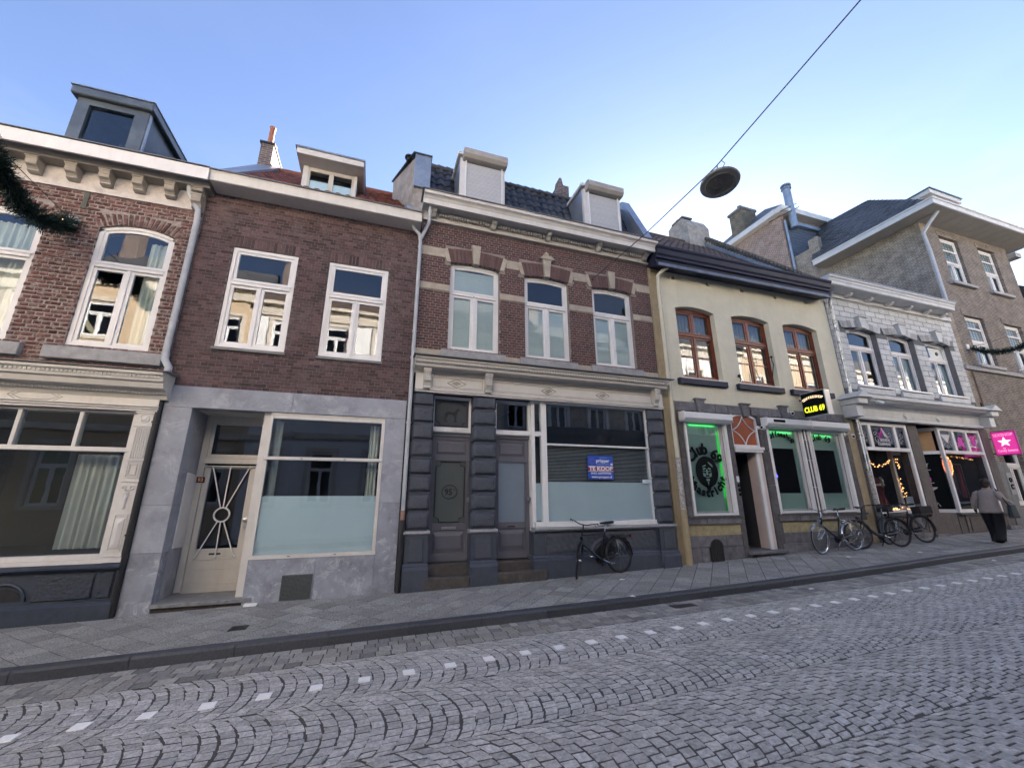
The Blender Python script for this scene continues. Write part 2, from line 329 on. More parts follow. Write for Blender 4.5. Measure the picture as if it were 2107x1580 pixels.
def courses(x0, x1, z0, z1, ops, L_=.22, H=.062, j=.010, bond='cross', minw=.03, skip=()):
    out = []; n = int(round((z1 - z0) / H)); H = (z1 - z0) / n
    for i in range(n):
        za, zb = z0 + i * H + j / 2, z0 + (i + 1) * H - j / 2; zc = (za + zb) / 2
        cuts = [(o[0], o[1]) for o in ops if o[2] - .01 < zc < (o[3] if len(o) < 5 or o[4] <= 0 else o[3])]
        cuts = []
        for o in list(ops) + list(skip):
            if o[2] < zc < o[3]:
                if len(o) > 4 and o[4] > 0 and zc > o[3] - o[4]:
                    c = (o[0] + o[1]) / 2; h = (o[1] - o[0]) / 2; Rr = (h * h + o[4] ** 2) / (2 * o[4]); q = Rr * Rr - (zc - o[3] + Rr) ** 2
                    if q > 0: cuts.append((c - math.sqrt(q), c + math.sqrt(q)))
                else: cuts.append((o[0], o[1]))
        free = [(x0, x1)]
        for c in sorted(cuts): free = [s for f in free for s in ((f[0], min(f[1], c[0])), (max(f[0], c[1]), f[1])) if s[1] - s[0] > minw]
        if bond == 'cross': pat = [L_] if i % 2 else [L_ / 2]; off = (L_ * .25 if i % 2 else 0) + (L_ / 2 if i % 4 == 3 else 0)
        elif bond == 'flemish': pat = [L_, L_ / 2]; off = L_ * .75 if i % 2 else 0
        else: pat = [L_]; off = L_ / 2 if i % 2 else 0
        x = math.floor((x0 - off) / sum(pat)) * sum(pat) + off - sum(pat); k = 0
        while x < x1:
            w = pat[k % len(pat)]; k += 1
            for f in free:
                a, b_ = max(x + j / 2, f[0]), min(x + w - j / 2, f[1])
                if b_ - a > minw: out.append((a, b_, za, zb))
            x += w
    return out
# ---------------- ground profile ----------------
_gx = [-60, -20, -8, -4, -1.5, .5, 3, 6.5, 9.5, 12.6, 16.4, 19, 25, 40, 70]
_gz = [-3.0, -2.0, -1.69, -1.62, -1.575, -1.54, -1.5, -1.42, -1.33, -1.21, -1.09, -1.03, -.85, -.45, .4]
_xs = np.linspace(-60, 70, 2601); _zs = np.convolve(np.pad(np.interp(_xs, _gx, _gz), 20, 'edge'), np.ones(41) / 41, 'valid')
def zs(x): return float(np.interp(x, _xs, _zs))
def zp(x, y): return zs(x) - .015 * (8.0 - y)                    # pavement
def zr(x, y): return zs(x) - .135 - .012 * max(0, y - 4.8) - .004 * max(0, 3 - y)
def strip(name, y0, y1, zf, m, x0=-60, x1=70, ny=1, step=.5):
    b = MB(); n = int((x1 - x0) / step); vs = []; fs = []
    for i in range(n + 1):
        x = x0 + step * i
        for j in range(ny + 1):
            y = y0 + (y1 - y0) * j / ny; vs.append((x, y, zf(x, y)))
    for i in range(n):
        for j in range(ny):
            a = i * (ny + 1) + j; fs.append((a, a + ny + 1, a + ny + 2, a + 1))
    b.add(vs, fs); o = b.build(name, m); o['kind'] = 'structure'; return o
M_joint = mat('joint grit', (.075, .074, .07), .95, .3, 40, bump=.5, bscale=200)
M_sett = mat('granite sett', (.41, .41, .40), .72, .42, 30, bump=1.0, bscale=55, piece=.18, stain=.35, stcol=(.27, .265, .255), stscale=1.1, col2=(.46, .46, .46), stain2=(.35, (.50, .50, .50), 9))
M_gutter = mat('gutter sett', (.36, .35, .32), .85, .3, 30, bump=.9, bscale=70, piece=.25, col2=(.21, .21, .21))
M_tile = mat('washed gravel paving', (.27, .27, .255), .85, .75, 62, bump=.8, bscale=160, piece=.13, stain=.4, stscale=.9, stcol=(.20, .20, .20), col2=(.36, .36, .35), stain2=(.5, (.17, .17, .16), 5))
M_kerb = mat('basalt kerb', (.055, .06, .072), .6, .25, 30, bump=.4, bscale=100, piece=.12)
M_white = mat('white marking', (.90, .90, .89), .6, .05, 40, bump=.3, stain=.08, stscale=18, stcol=(.4, .4, .39))
M_earth = mat('ground', (.09, .088, .08), .95, .3, 2)
b = MB(); b.quad((-400, -400, -6), (400, -400, -6), (400, 400, -6), (-400, 400, -6)); g = b.build('ground', M_earth); g['kind'] = 'structure'
ROAD = strip('road', -1.75, 6.05, lambda x, y: zr(x, y) - .0052, M_joint, ny=24)
PAVE = strip('pavement', 6.05, 8.6, lambda x, y: zp(x, y) - .0055, M_joint, ny=2)
PAV2 = strip('pavement', -4.0, -1.9, lambda x, y: zs(x) - .02, M_tile, ny=2)
KERB = strip('kerb_bed', 6.04, 6.17, lambda x, y: zp(x, y) - .03, M_joint)

def stone_top(cells, zf, name, m, parent, grow, chamf=.008, depth=.05, limit=300, tilt=.012, zj=.0035, gx=1.0, gy=1.0):
    "cells: list of polygons (xy); nearest are objects, the rest one joined part"
    cells = sorted(cells, key=lambda c: (sum(p[0] for p in c) / len(c)) ** 2 + (sum(p[1] for p in c) / len(c)) ** 2 if True else 0)
    vis = []; rest = []
    for c in cells:
        cx, cy = sum(p[0] for p in c) / len(c), sum(p[1] for p in c) / len(c)
        (vis if (cy > 3.0 and -1.32 * cy < cx - .3 and len(vis) < limit) or (cy > 2.2 and .2 < cx < 2.9 * cy and len(vis) < limit) else rest).append(c)
    def one(c, store, r):
        n = len(c); cx, cy = sum(p[0] for p in c) / n, sum(p[1] for p in c) / n; z = zf(cx, cy) + random.uniform(-zj, zj)
        sx = (zf(cx + .1, cy) - zf(cx - .1, cy)) / .2 + random.uniform(-tilt, tilt); sy = (zf(cx, cy + .1) - zf(cx, cy - .1)) / .2 * 1.0 + random.uniform(-tilt, tilt)
        def P(p, k, dz):
            d = math.hypot(p[0] - cx, p[1] - cy) or 1; q = max(.2, 1 - k * gx / d); qy = max(.2, 1 - k * gy / d); x, y = cx + (p[0] - cx) * q, cy + (p[1] - cy) * qy
            return (x, y, z + (x - cx) * sx + (y - cy) * sy + dz)
        jit = [grow + random.uniform(-.0015, .002) for _ in c]
        vs = [P(p, jit[i] + chamf * .55, 0) for i, p in enumerate(c)] + [P(p, jit[i], -chamf * 1.3) for i, p in enumerate(c)] + [P(p, jit[i], -depth) for i, p in enumerate(c)]
        fs = [tuple(range(n))] + [(n + i, n + (i + 1) % n, (i + 1) % n, i) for i in range(n)] + [(2 * n + i, 2 * n + (i + 1) % n, n + (i + 1) % n, n + i) for i in range(n)]
        store.add(vs, fs, 0, r)
    for c in vis:
        bb = MB(); one(c, bb, 0); bb.build(name, m, parent)
    bb = MB()
    for c in rest: one(c, bb, random.random())
    bb.build(name + 's', m, parent, kind='stuff', rnd=True)

def ccw(c):
    a = sum(c[i][0] * c[(i + 1) % len(c)][1] - c[(i + 1) % len(c)][0] * c[i][1] for i in range(len(c)))
    return c if a > 0 else c[::-1]
# setts in segmental arcs, lanes along the street
cells = []; LW = .975; AE = 35; RR = LW / 2 / math.sin(R(AE)); pitch = .114
def xa(t): return math.sqrt(max(0, RR * RR - t * t)) - RR - .12 * t
Yc = 5.42 - LW / 2
lane = 0
while Yc > -1.75:
    ya, yb = -LW / 2, LW / 2
    if Yc - LW / 2 < -1.75: ya = -1.75 - Yc
    k0 = random.random() * pitch; nk = int(40 / pitch)
    for k in range(nk):
        X0 = -9 + k * pitch + k0; off = random.uniform(-.03, .03) + (.5 if k % 2 else 0)
        # equal angle steps
        nst = 10; t = []
        for i in range(nst + 2):
            a = -R(AE) + R(2 * AE) * (i - off + random.uniform(-.16, .16)) / nst; t.append(RR * math.sin(max(-R(AE), min(R(AE), a))))
        wig = random.uniform(-.004, .004); jj = lambda: random.uniform(-.008, .008)
        for i in range(nst + 1):
            t0, t1 = max(ya, t[i]), min(yb, t[i + 1])
            if t1 - t0 < .03: continue
            if Yc + t0 < -.9 and X0 > 12: continue
            tm = (t0 + t1) / 2
            w0, w1 = wig + jj(), wig + jj(); tl = random.uniform(-.003, .003)
            cells.append([(X0 + xa(t0) + w0, Yc + t0 + tl), (X0 + xa(t0) + pitch + w1, Yc + t0), (X0 + xa(tm) + pitch + w1 + .003, Yc + tm), (X0 + xa(t1) + pitch + w1 + jj() * .5, Yc + t1), (X0 + xa(t1) + w0 + jj() * .5, Yc + t1 + tl), (X0 + xa(tm) + w0 + .002, Yc + tm)])
    Yc -= LW; lane += 1
stone_top([ccw(c) for c in cells], zr, 'sett', M_sett, ROAD, .0075, chamf=.004, tilt=.018, zj=.0018, gx=1.0, gy=1.75)
# gutter rows
cells = []
for r_ in range(4):
    ya = 5.43 + r_ * .151; x = -9 + random.random() * .1
    while x < 31:
        w = random.uniform(.11, .2); cells.append([(x, ya), (x + w, ya), (x + w, ya + .151), (x, ya + .151)]); x += w
stone_top(cells, zr, 'gutter_stone', M_gutter, ROAD, .009, chamf=.004, tilt=.014, zj=.0015, limit=200)
# diagonal paving
def clip(poly, axis, val, keep_gt):
    out = []
    for i in range(len(poly)):
        a, b_ = poly[i], poly[(i + 1) % len(poly)]; ia = (a[axis] > val) == keep_gt; ib = (b_[axis] > val) == keep_gt
        if ia: out.append(a)
        if ia != ib:
            t = (val - a[axis]) / (b_[axis] - a[axis]); out.append((a[0] + t * (b_[0] - a[0]), a[1] + t * (b_[1] - a[1])))
    return out
cells = []; s_ = .30; d_ = s_ * math.sqrt(2)
for i in range(-60, 200):
    for j in range(-4, 12):
        cx = (i + (j % 2) * .5) * d_ - .1; cy = 6.17 + j * d_ / 2
        if cx < -9 or cx > 31: continue
        c = [(cx + d_ / 2, cy), (cx, cy + d_ / 2), (cx - d_ / 2, cy), (cx, cy - d_ / 2)]
        c = clip(c, 1, 6.17, True)
        if len(c) > 2: c = clip(c, 1, 7.99, False)
        if len(c) > 2 and max(p[0] for p in c) - min(p[0] for p in c) > .06: cells.append(ccw(c))
stone_top(cells, zp, 'paving_tile', M_tile, PAVE, .0075, chamf=.005, tilt=.004, zj=.002, limit=300)
# kerb stones
KX = -9.1
while KX < 31:
    L_ = .97
    bb = MB(); vs = []
    prof = [(6.035, -.20), (6.035, -.03), (6.048, -.008), (6.06, 0), (6.168, .002), (6.168, -.2)]
    for x in (KX + .004, KX + L_ - .004):
        for (y, dz) in prof: vs.append((x, y, zp(x, 6.1) + dz + random.uniform(-.001, .001)))
    n = 6; bb.add(vs, [tuple(range(n)), tuple(range(2 * n - 1, n - 1, -1))] + [(i, (i + 1) % n, n + (i + 1) % n, n + i) for i in range(n)])
    bb.build('kerb_stone', M_kerb, PAVE); KX += L_
KX = -12
for i in range(40):
    bb = MB(); bb.box(KX, KX + .97, -1.9, -1.75, zs(KX) - .3, zs(KX) - .01); bb.build('kerb_stone', M_kerb, PAV2); KX += .98
# white marking stones
x = -2.47
ym = lambda x: float(np.interp(x, [-9, -2.5, -1, .5, 2, 5, 8.5, 11.3, 14, 30], [4.6, 4.69, 4.74, 4.80, 4.87, 4.95, 4.95, 4.85, 4.7, 4.0]))
x = -6.67
for i in range(70):
    bb = MB(); y = ym(x); a = random.uniform(-.09, .09); c_, s2 = math.cos(a), math.sin(a); h = random.uniform(.051, .057)
    pts = [(x + (u * c_ - v * s2) * h, y + (u * s2 + v * c_) * h) for u, v in ((-1, -1), (1, -1), (1, 1), (-1, 1))]
    zc = zr(x, y); slx = (zr(x + .1, y) - zr(x - .1, y)) / .2
    top = [(p[0], p[1], zc + .009 + (p[0] - x) * slx) for p in pts]; bot = [(p[0], p[1], zc - .04) for p in pts]
    bb.add(top + bot, [(0, 1, 2, 3), (4, 5, 1, 0), (5, 6, 2, 1), (6, 7, 3, 2), (7, 4, 0, 3)])
    o = bb.build('marking_stone', M_white, ROAD)
    x += .422
    if x > 22: break
bb = MB()
for i in range(150):
    x, y = random.uniform(-6, 16), random.uniform(6.25, 7.9); z = zp(x, y) + .0035; r_ = random.uniform(.008, .022); n = 7
    bb.add([(x + r_ * math.cos(2 * PI * k / n) * random.uniform(.8, 1.2), y + r_ * math.sin(2 * PI * k / n), z + .0015) for k in range(n)], [tuple(range(n))])
o = bb.build('chewing_gum_spots', mat('trodden gum', (.10, .10, .10), .8, .3, 30), PAVE); o['kind'] = 'stuff'
bb = MB()
for i in range(90):
    x = random.uniform(-6, 18); y = random.choice((random.uniform(7.75, 7.95), random.uniform(5.85, 6.0), random.uniform(6.3, 7.9))); z = (zp if y > 6.1 else zr)(x, y) + .006; a = random.uniform(0, PI); c_, s2 = math.cos(a) * random.uniform(.01, .03), math.sin(a) * .02
    bb.add([(x - c_, y - s2, z), (x + s2 * .5, y - c_ * .5, z + .006), (x + c_, y + s2, z), (x - s2 * .5, y + c_ * .5, z + .004)], [(0, 1, 2, 3)])
o = bb.build('leaf_litter', mat('dry leaf crumbs', (.16, .12, .07), .9, .5, 30), PAVE); o['kind'] = 'stuff'
# drain covers, litter
M_iron = mat('cast iron', (.035, .033, .032), .6, .3, 40, bump=.5)
def cover(x, y, w, d, zf, label):
    bb = MB(); z = zf(x, y) + .004; bb.box(x - w / 2, x + w / 2, y - d / 2, y + d / 2, z - .05, z + .002)
    for i in range(7): bb.box(x - w / 2 + .015 + i * (w - .03) / 7, x - w / 2 + .006 + (i + 1) * (w - .03) / 7, y - d / 2 + .012, y + d / 2 - .012, z + .001, z + .006)
    tag(bb.build('drain_cover', M_iron), label, 'drain cover')
cover(-1.48, 6.72, .2, .2, zp, 'small square iron cover set in the paving below the grey stone shop window')
cover(4.72, 5.78, .42, .16, zr, 'dark iron gully grate in the gutter beside the kerb')
M_paper = mat('litter paper', (.8, .8, .78), .8, .05)
for (x, y, w, zf, lab) in ((4.56, 7.22, .07, zp, 'scrap of white litter on the paving by the black bicycle'), (4.05, 6.13, .09, zp, 'crumpled white litter on the kerb edge in front of the shop window'),
                     (10.3, 6.98, .08, zp, 'white paper scrap on the paving under the silver and black bicycle'), (12.14, 6.6, .09, zp, 'white paper scrap on the paving by the long kickstand'),
                     (7.35, 5.7, .07, zr, 'crumpled white tissue in the gutter near the yellow house'), (12.9, 5.72, .07, zr, 'white scrap in the gutter nearest the walking person')):
    bb = MB(); z = zf(x, y) + .004; n = 7
    bb.add([(x + w * math.cos(2 * PI * i / n) * random.uniform(.5, 1), y + w * .7 * math.sin(2 * PI * i / n) * random.uniform(.5, 1), z + random.uniform(0, .012)) for i in range(n)] + [(x, y, z + .025)], [(i, (i + 1) % n, n) for i in range(n)] + [tuple(range(n - 1, -1, -1))])
    tag(bb.build('paper_scrap', M_paper), lab, 'litter')
bb = MB(); bb.box(-1.72, -1.55, 7.85, 7.97, zp(-1.6, 7.9), zp(-1.6, 7.9) + .025); tag(bb.build('flat_stone', M_white), 'small white slab lying on the paving beside the doorstep of number 93', 'slab')
# ---------------- shared building materials and builders ----------------
M_cream = mat('cream paint', (.52, .50, .46), .45, .07, 3, bump=.15, bscale=120, stain=.35, stcol=(.40, .36, .30), stscale=2.2, streak=True)
M_whitep = mat('white paint', (.74, .73, .72), .4, .05, 3, bump=.1, bscale=120, stain=.2, stcol=(.5, .48, .45), stscale=3, streak=True)
M_offw = mat('warm white paint', (.62, .60, .57), .45, .07, 4, bump=.15, bscale=100, stain=.3, stcol=(.48, .43, .37), stscale=2.5, streak=True)
M_bead = mat('grey beige paint', (.36, .33, .29), .55, .1, 6, bump=.2, bscale=90, stain=.4, stcol=(.2, .18, .15), stscale=2.5)
M_soff = mat('beige soffit boards', (.30, .28, .25), .6, .1, 6, stain=.3, stcol=(.17, .15, .13), stscale=2)  # greyish beige boards with darker blotches
M_lead = mat('lead flashing', (.16, .165, .17), .5, .2, 8, metal=.0, bump=.3)
M_zinc = mat('zinc sheet', (.30, .34, .39), .38, .18, 3, metal=.6, bump=.15, bscale=20, stain=.4, stcol=(.45, .47, .48), stscale=2)
M_zincd = mat('dark zinc sheet', (.10, .12, .135), .42, .2, 3, metal=.4, stain=.4, stcol=(.2, .22, .23), stscale=2)
M_pipe = mat('grey downpipe', (.42, .44, .47), .4, .12, 5, stain=.35, stcol=(.25, .25, .25), stscale=3)
M_pipeb = mat('black cast pipe', (.02, .02, .022), .45, .3, 10)
M_stoneg = mat('blue grey limestone', (.315, .335, .385), .62, .13, 2.5, bump=.2, bscale=80, stain=.8, stcol=(.19, .20, .235), stscale=1.5, piece=.10, stain2=(.6, (.47, .47, .51), 3.0))
M_stonel = mat('splashed limestone', (.27, .29, .34), .66, .2, 3, bump=.25, bscale=60, stain=.8, stcol=(.15, .155, .185), stscale=2.4, piece=.08, stain2=(.75, (.55, .56, .60), 4.5))
M_sill = mat('weathered limestone', (.33, .33, .335), .75, .2, 8, bump=.5, bscale=60, stain=.4, stcol=(.2, .2, .2), stscale=5, piece=.08)
M_sand = mat('sandstone', (.40, .355, .29), .8, .16, 7, bump=.5, bscale=70, stain=.4, stcol=(.28, .22, .16), stscale=4, piece=.10)
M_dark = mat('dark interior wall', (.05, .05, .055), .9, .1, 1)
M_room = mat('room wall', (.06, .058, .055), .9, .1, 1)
M_net = mat('curtain cloth', (.55, .55, .50), .9, .08, 3)
M_slat = mat('blind slat', (.55, .57, .56), .5, .05, 3)
M_glass = glassmat('window glass', boost=1.3, base=.02)
M_glassd = glassmat('shop glass', tint=(.90, .94, .95), boost=2.6, base=.02)
M_frost = mat('frosted film', (.68, .79, .82), .2, .05, 1.2, spec=.5, coat=.8)
M_frostb = mat('blue grey frosted film', (.70, .79, .85), .2, .05, 1.2, spec=.5, coat=.8)
M_brick93 = mat('purple brown brick', (.130, .076, .076), .9, .30, 30, bump=.6, bscale=140, piece=.42, col2=(.085, .058, .062), stain=.5, stcol=(.062, .045, .048), stscale=1.3, stain2=(.45, (.21, .165, .16), 2.1, .5))
M_mort93 = mat('grey mortar', (.16, .14, .135), .95, .35, 12, bump=.5, bscale=150, stain=.5, stcol=(.05, .042, .04), stscale=2.5)
M_brick95 = mat('dark red brick', (.120, .055, .054), .85, .25, 30, bump=.5, bscale=140, piece=.22, col2=(.085, .052, .054))
M_mort95 = mat('pale mortar', (.25, .215, .19), .95, .25, 12, bump=.4, bscale=150)
M_brick0 = mat('old worn brick', (.125, .052, .045), .92, .4, 35, bump=.9, bscale=90, piece=.35, col2=(.19, .10, .085), stain=.8, stcol=(.42, .36, .33), stscale=13)
M_mort0 = mat('thick lime mortar', (.34, .295, .27), .95, .3, 15, bump=.9, bscale=60, stain=.4, stcol=(.16, .11, .10), stscale=6)

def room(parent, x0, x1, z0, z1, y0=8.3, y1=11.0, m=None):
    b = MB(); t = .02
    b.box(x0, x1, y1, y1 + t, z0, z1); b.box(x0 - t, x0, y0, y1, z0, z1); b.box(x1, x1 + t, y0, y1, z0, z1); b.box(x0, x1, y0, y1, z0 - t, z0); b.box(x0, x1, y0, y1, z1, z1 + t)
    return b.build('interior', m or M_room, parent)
def panepoly(b, x0, x1, z0, z1, y, arch=None, t=.006):
    if arch:
        n = 8; top = [(x0 + (x1 - x0) * k / n) for k in range(n + 1)]
        b.prism([(x0, z0), (x1, z0)] + [(x, arch(x)) for x in reversed(top)], y, y + t)
    else: b.box(x0, x1, y, y + t, z0, z1)
def window(parent, x0, x1, z0, z1, Y, mf, mg=None, rise=0, fw=.06, fd=.08, trans=None, tw=.07, mull=True, sash=.042, mullw=.05, uppermull=False, hbars=(), sill=None, name='window', label=None, bar=.022, proudtrans=.015):
    b = MB(); mg = mg or M_glass
    b.box(x0, x0 + fw, Y, Y + fd, z0, z1 - rise); b.box(x1 - fw, x1, Y, Y + fd, z0, z1 - rise); b.box(x0 + fw, x1 - fw, Y, Y + fd, z0, z0 + fw * 1.1)
    if rise:
        n = 10
        for k in range(n):
            xa_ = x0 + (x1 - x0) * k / n; xb = x0 + (x1 - x0) * (k + 1) / n
            ta, tb = arc_z(xa_, x0, x1, z1, rise), arc_z(xb, x0, x1, z1, rise)
            b.prism([(xa_, ta - fw), (xb, tb - fw), (xb, tb), (xa_, ta)], Y, Y + fd)
    else: b.box(x0 + fw, x1 - fw, Y, Y + fd, z1 - fw, z1)
    zt = trans if trans else z1 - fw
    if trans: b.box(x0 + fw, x1 - fw, Y - proudtrans, Y + fd, trans - tw / 2, trans + tw / 2); b.box(x0 + fw * .6, x1 - fw * .6, Y - proudtrans - .012, Y - proudtrans, trans + tw / 2 - .02, trans + tw / 2 + .004)
    zl = (trans - tw / 2) if trans else z1 - fw
    xc = (x0 + x1) / 2
    if mull: b.box(xc - mullw / 2, xc + mullw / 2, Y - .006, Y + fd, z0 + fw * 1.1, zl)
    if uppermull and trans: b.box(xc - mullw / 2, xc + mullw / 2, Y + .004, Y + fd, trans + tw / 2, z1 - fw)
    w = b.build(name, mf, parent, bev=.004, label=label)
    lights = []
    if mull: lights += [(x0 + fw, xc - mullw / 2, z0 + fw * 1.1, zl, None), (xc + mullw / 2, x1 - fw, z0 + fw * 1.1, zl, None)]
    else: lights.append((x0 + fw, x1 - fw, z0 + fw * 1.1, zl, None))
    if trans:
        ar = (lambda x: arc_z(x, x0, x1, z1, rise) - fw - sash) if rise else None
        if uppermull: lights += [(x0 + fw, xc - mullw / 2, trans + tw / 2, z1 - fw, ar), (xc + mullw / 2, x1 - fw, trans + tw / 2, z1 - fw, ar)]
        else: lights.append((x0 + fw, x1 - fw, trans + tw / 2, z1 - fw, ar))
    for i, (a, c, d, e, ar) in enumerate(lights):
        s = MB(); yy = Y + .018; q = sash
        lft = e if not ar else ar(a) + sash; rgt = e if not ar else ar(c) + sash
        s.box(a, a + q, yy, yy + .045, d, lft); s.box(c - q, c, yy, yy + .045, d, rgt); s.box(a + q, c - q, yy, yy + .045, d, d + q)
        if ar:
            n = 8
            for k in range(n):
                p0 = a + q + (c - a - 2 * q) * k / n; p1 = a + q + (c - a - 2 * q) * (k + 1) / n
                s.prism([(p0, ar(p0)), (p1, ar(p1)), (p1, ar(p1) + q), (p0, ar(p0) + q)], yy, yy + .045)
        else: s.box(a + q, c - q, yy, yy + .045, e - q, e)
        if e <= zl + .001:
            for hz in hbars: s.box(a + q, c - q, yy + .008, yy + .04, hz - bar / 2, hz + bar / 2)
        s.build('sash', mf, w)
        p = MB(); panepoly(p, a + q - .004, c - q + .004, d + q - .004, e - q + .004, yy + .022, ar); p.build('pane', mg, w)
    if sill:
        s = MB(); x_a, x_b, za, zb, ya = sill; s.cbox(x_a, x_b, ya, Y + .02, za, zb, .008); s.build('sill', M_sill, w)
    return w
def drape(parent, x0, x1, z0, z1, Y, amp=.03, wl_=.09, m=None, name='curtain'):
    b = MB(); n = max(8, int((x1 - x0) / wl_ * 8)); vs = []
    for i in range(n + 1):
        x = x0 + (x1 - x0) * i / n; ph = x / wl_ * 2 * PI + .8 * math.sin(x * 9)
        for z, k in ((z0, 1.25), ((z0 + z1) / 2, 1), (z1, .7)): vs.append((x + .01 * math.sin(ph * .5 + z), Y + amp * k * math.sin(ph), z))
    fs = [(3 * i + j, 3 * i + 3 + j, 3 * i + 4 + j, 3 * i + 1 + j) for i in range(n) for j in (0, 1)]
    b.add(vs, fs); return b.build(name, m or M_net, parent, smooth=True)
def blind(parent, x0, x1, z0, z1, Y, pitch=.03, m=None, ang=.9, ww=.026, individually=False):
    b = MB(); z = z0
    h = holder('blind', parent) if individually else None
    while z < z1:
        dz, dy = math.sin(ang) * ww / 2, math.cos(ang) * ww / 2
        if individually: b = MB()
        b.add([(x0, Y - dy, z - dz), (x1, Y - dy, z - dz), (x1, Y + dy, z + dz), (x0, Y + dy, z + dz), (x0, Y - dy, z - dz + .0015), (x1, Y - dy, z - dz + .0015), (x1, Y + dy, z + dz + .0015), (x0, Y + dy, z + dz + .0015)], [(0, 1, 2, 3), (7, 6, 5, 4), (0, 4, 5, 1), (2, 6, 7, 3)])
        if individually: b.build('slat', m or M_slat, h)
        z += pitch
    return h if individually else b.build('blind', m or M_slat, parent)
def downpipe(parent, pts, r_=.045, m=None, brackets=(), joints=(), name='downpipe'):
    b = MB(); b.tube(pts, r_, 12); o = b.build(name, m or M_pipe, parent, smooth='auto')
    for (x, y, z) in brackets:
        c = MB(); c.lathe([(r_ + .012, -.014), (r_ + .012, .014)], (x, y, z), 12); c.box(x - .012, x + .012, y, 8.0, z - .01, z + .01); c.build('bracket', M_pipe if m is None else m, o)
    for (x, y, z) in joints:
        c = MB(); c.lathe([(r_ + .006, -.03), (r_ + .009, .0), (r_ + .006, .03)], (x, y, z), 12); c.build('collar', M_pipe if m is None else m, o)
    return o
def dentils(parent, x0, x1, y0, y1, z0, z1, n, m, gap=.45, name='dentil', limit=60):
    w = (x1 - x0) / n
    if n <= 300:
        me = None
        for i in range(n):
            b = MB(); b.box(-w * (1 - gap) / 2, w * (1 - gap) / 2, y0, y1, z0, z1)
            if me is None:
                me = bpy.data.meshes.new(name); me.from_pydata([(p[0], p[1], p[2]) for p in b.v], [], b.f); me.materials.append(m); me.update()
            o = bpy.data.objects.new(name, me); COL.objects.link(o); o.parent = parent; c = wl(parent); o.location = (x0 + w * (i + .5) - c.x, -c.y, -c.z)
def bracket_shape(b, xc, w, yw, yf, z0, z1, mi=0):
    "scrolled bracket against wall plane yw reaching out to yf"
    d = yw - yf; h = z1 - z0
    prof = [(yw, z1), (yf, z1), (yf, z1 - .22 * h), (yf + .06 * d, z1 - .3 * h), (yf + .02 * d, z1 - .45 * h), (yf + .1 * d, z1 - .6 * h), (yf + .35 * d, z1 - .7 * h), (yf + .5 * d, z1 - .82 * h), (yf + .48 * d, z1 - .93 * h), (yf + .7 * d, z0), (yw, z0)]
    b.prism(prof, xc - w / 2, xc + w / 2, 'x', mi); b.box(xc - w / 2 - .012, xc + w / 2 + .012, yf - .012, yw, z1 - .12 * h, z1, mi)
def rooftiles(parent, name, x0, x1, ya, za, yb, zb, m, tw=.22, tl=.30, skip=(), limit=300):
    "pantiles over the slope from eave (ya,za) up to (yb,zb)"
    L_ = math.hypot(yb - ya, zb - za); ny, nz = (yb - ya) / L_, (zb - za) / L_; nu = (-nz, ny)
    n = 6; pv = []
    for i in range(n + 1):
        u = i / n; h = .028 * math.sin(u * 2 * PI - .6) + (.018 if i == n else 0)
        for (s0, lift) in ((0, .022), (1.12, .0)):
            for th in (0, -.014): pv.append((u, s0, h + lift + th))
    fs = []
    for i in range(n):
        a = 4 * i; c = 4 * (i + 1)
        fs += [(a, c, c + 2, a + 2), (a + 1, a + 3, c + 3, c + 1), (a, a + 1, c + 1, c), (a + 2, c + 2, c + 3, a + 3)]
    fs += [(0, 2, 3, 1), (4 * n, 4 * n + 1, 4 * n + 3, 4 * n + 2)]
    me = bpy.data.meshes.new(name)
    me.from_pydata([(p[0] * tw * 1.08, p[1] * tl * ny + p[2] * nu[0], p[1] * tl * nz + p[2] * nu[1]) for p in pv], [], fs); me.materials.append(m); me.update(); me.shade_smooth()
    try: me.set_sharp_from_angle(angle=R(40))
    except Exception: pass
    cand = []
    rows = int(L_ / tl) + 1; cols = int((x1 - x0) / tw)
    for r_ in range(rows):
        for c in range(cols):
            x = x0 + c * tw; s = r_ * tl; y, z = ya + ny * s, za + nz * s
            if s + tl > L_ + .25: continue
            if any(k[0] < x + tw / 2 < k[1] and k[2] < z + .1 < k[3] for k in skip): continue
            cand.append((x, y, z))
    cand.sort(key=lambda p: p[0] ** 2 + p[1] ** 2 + p[2] ** 2); c0 = wl(parent)
    for (x, y, z) in cand[:limit]:
        o = bpy.data.objects.new(name, me); COL.objects.link(o); o.parent = parent
        o.location = (x - c0.x + random.uniform(-.004, .004), y - c0.y, z - c0.z + random.uniform(-.004, .004)); o.rotation_euler = (random.uniform(-.012, .012), random.uniform(-.012, .012), random.uniform(-.012, .012))
    if cand[limit:]:
        b = MB()
        base = [(p[0] * tw * 1.08, p[1] * tl * ny + p[2] * nu[0], p[1] * tl * nz + p[2] * nu[1]) for p in pv]
        for (x, y, z) in cand[limit:]: b.add([(p[0] + x, p[1] + y, p[2] + z) for p in base], fs, 0, random.random())
        b.build(name + 's', m, parent, kind='stuff', rnd=True)

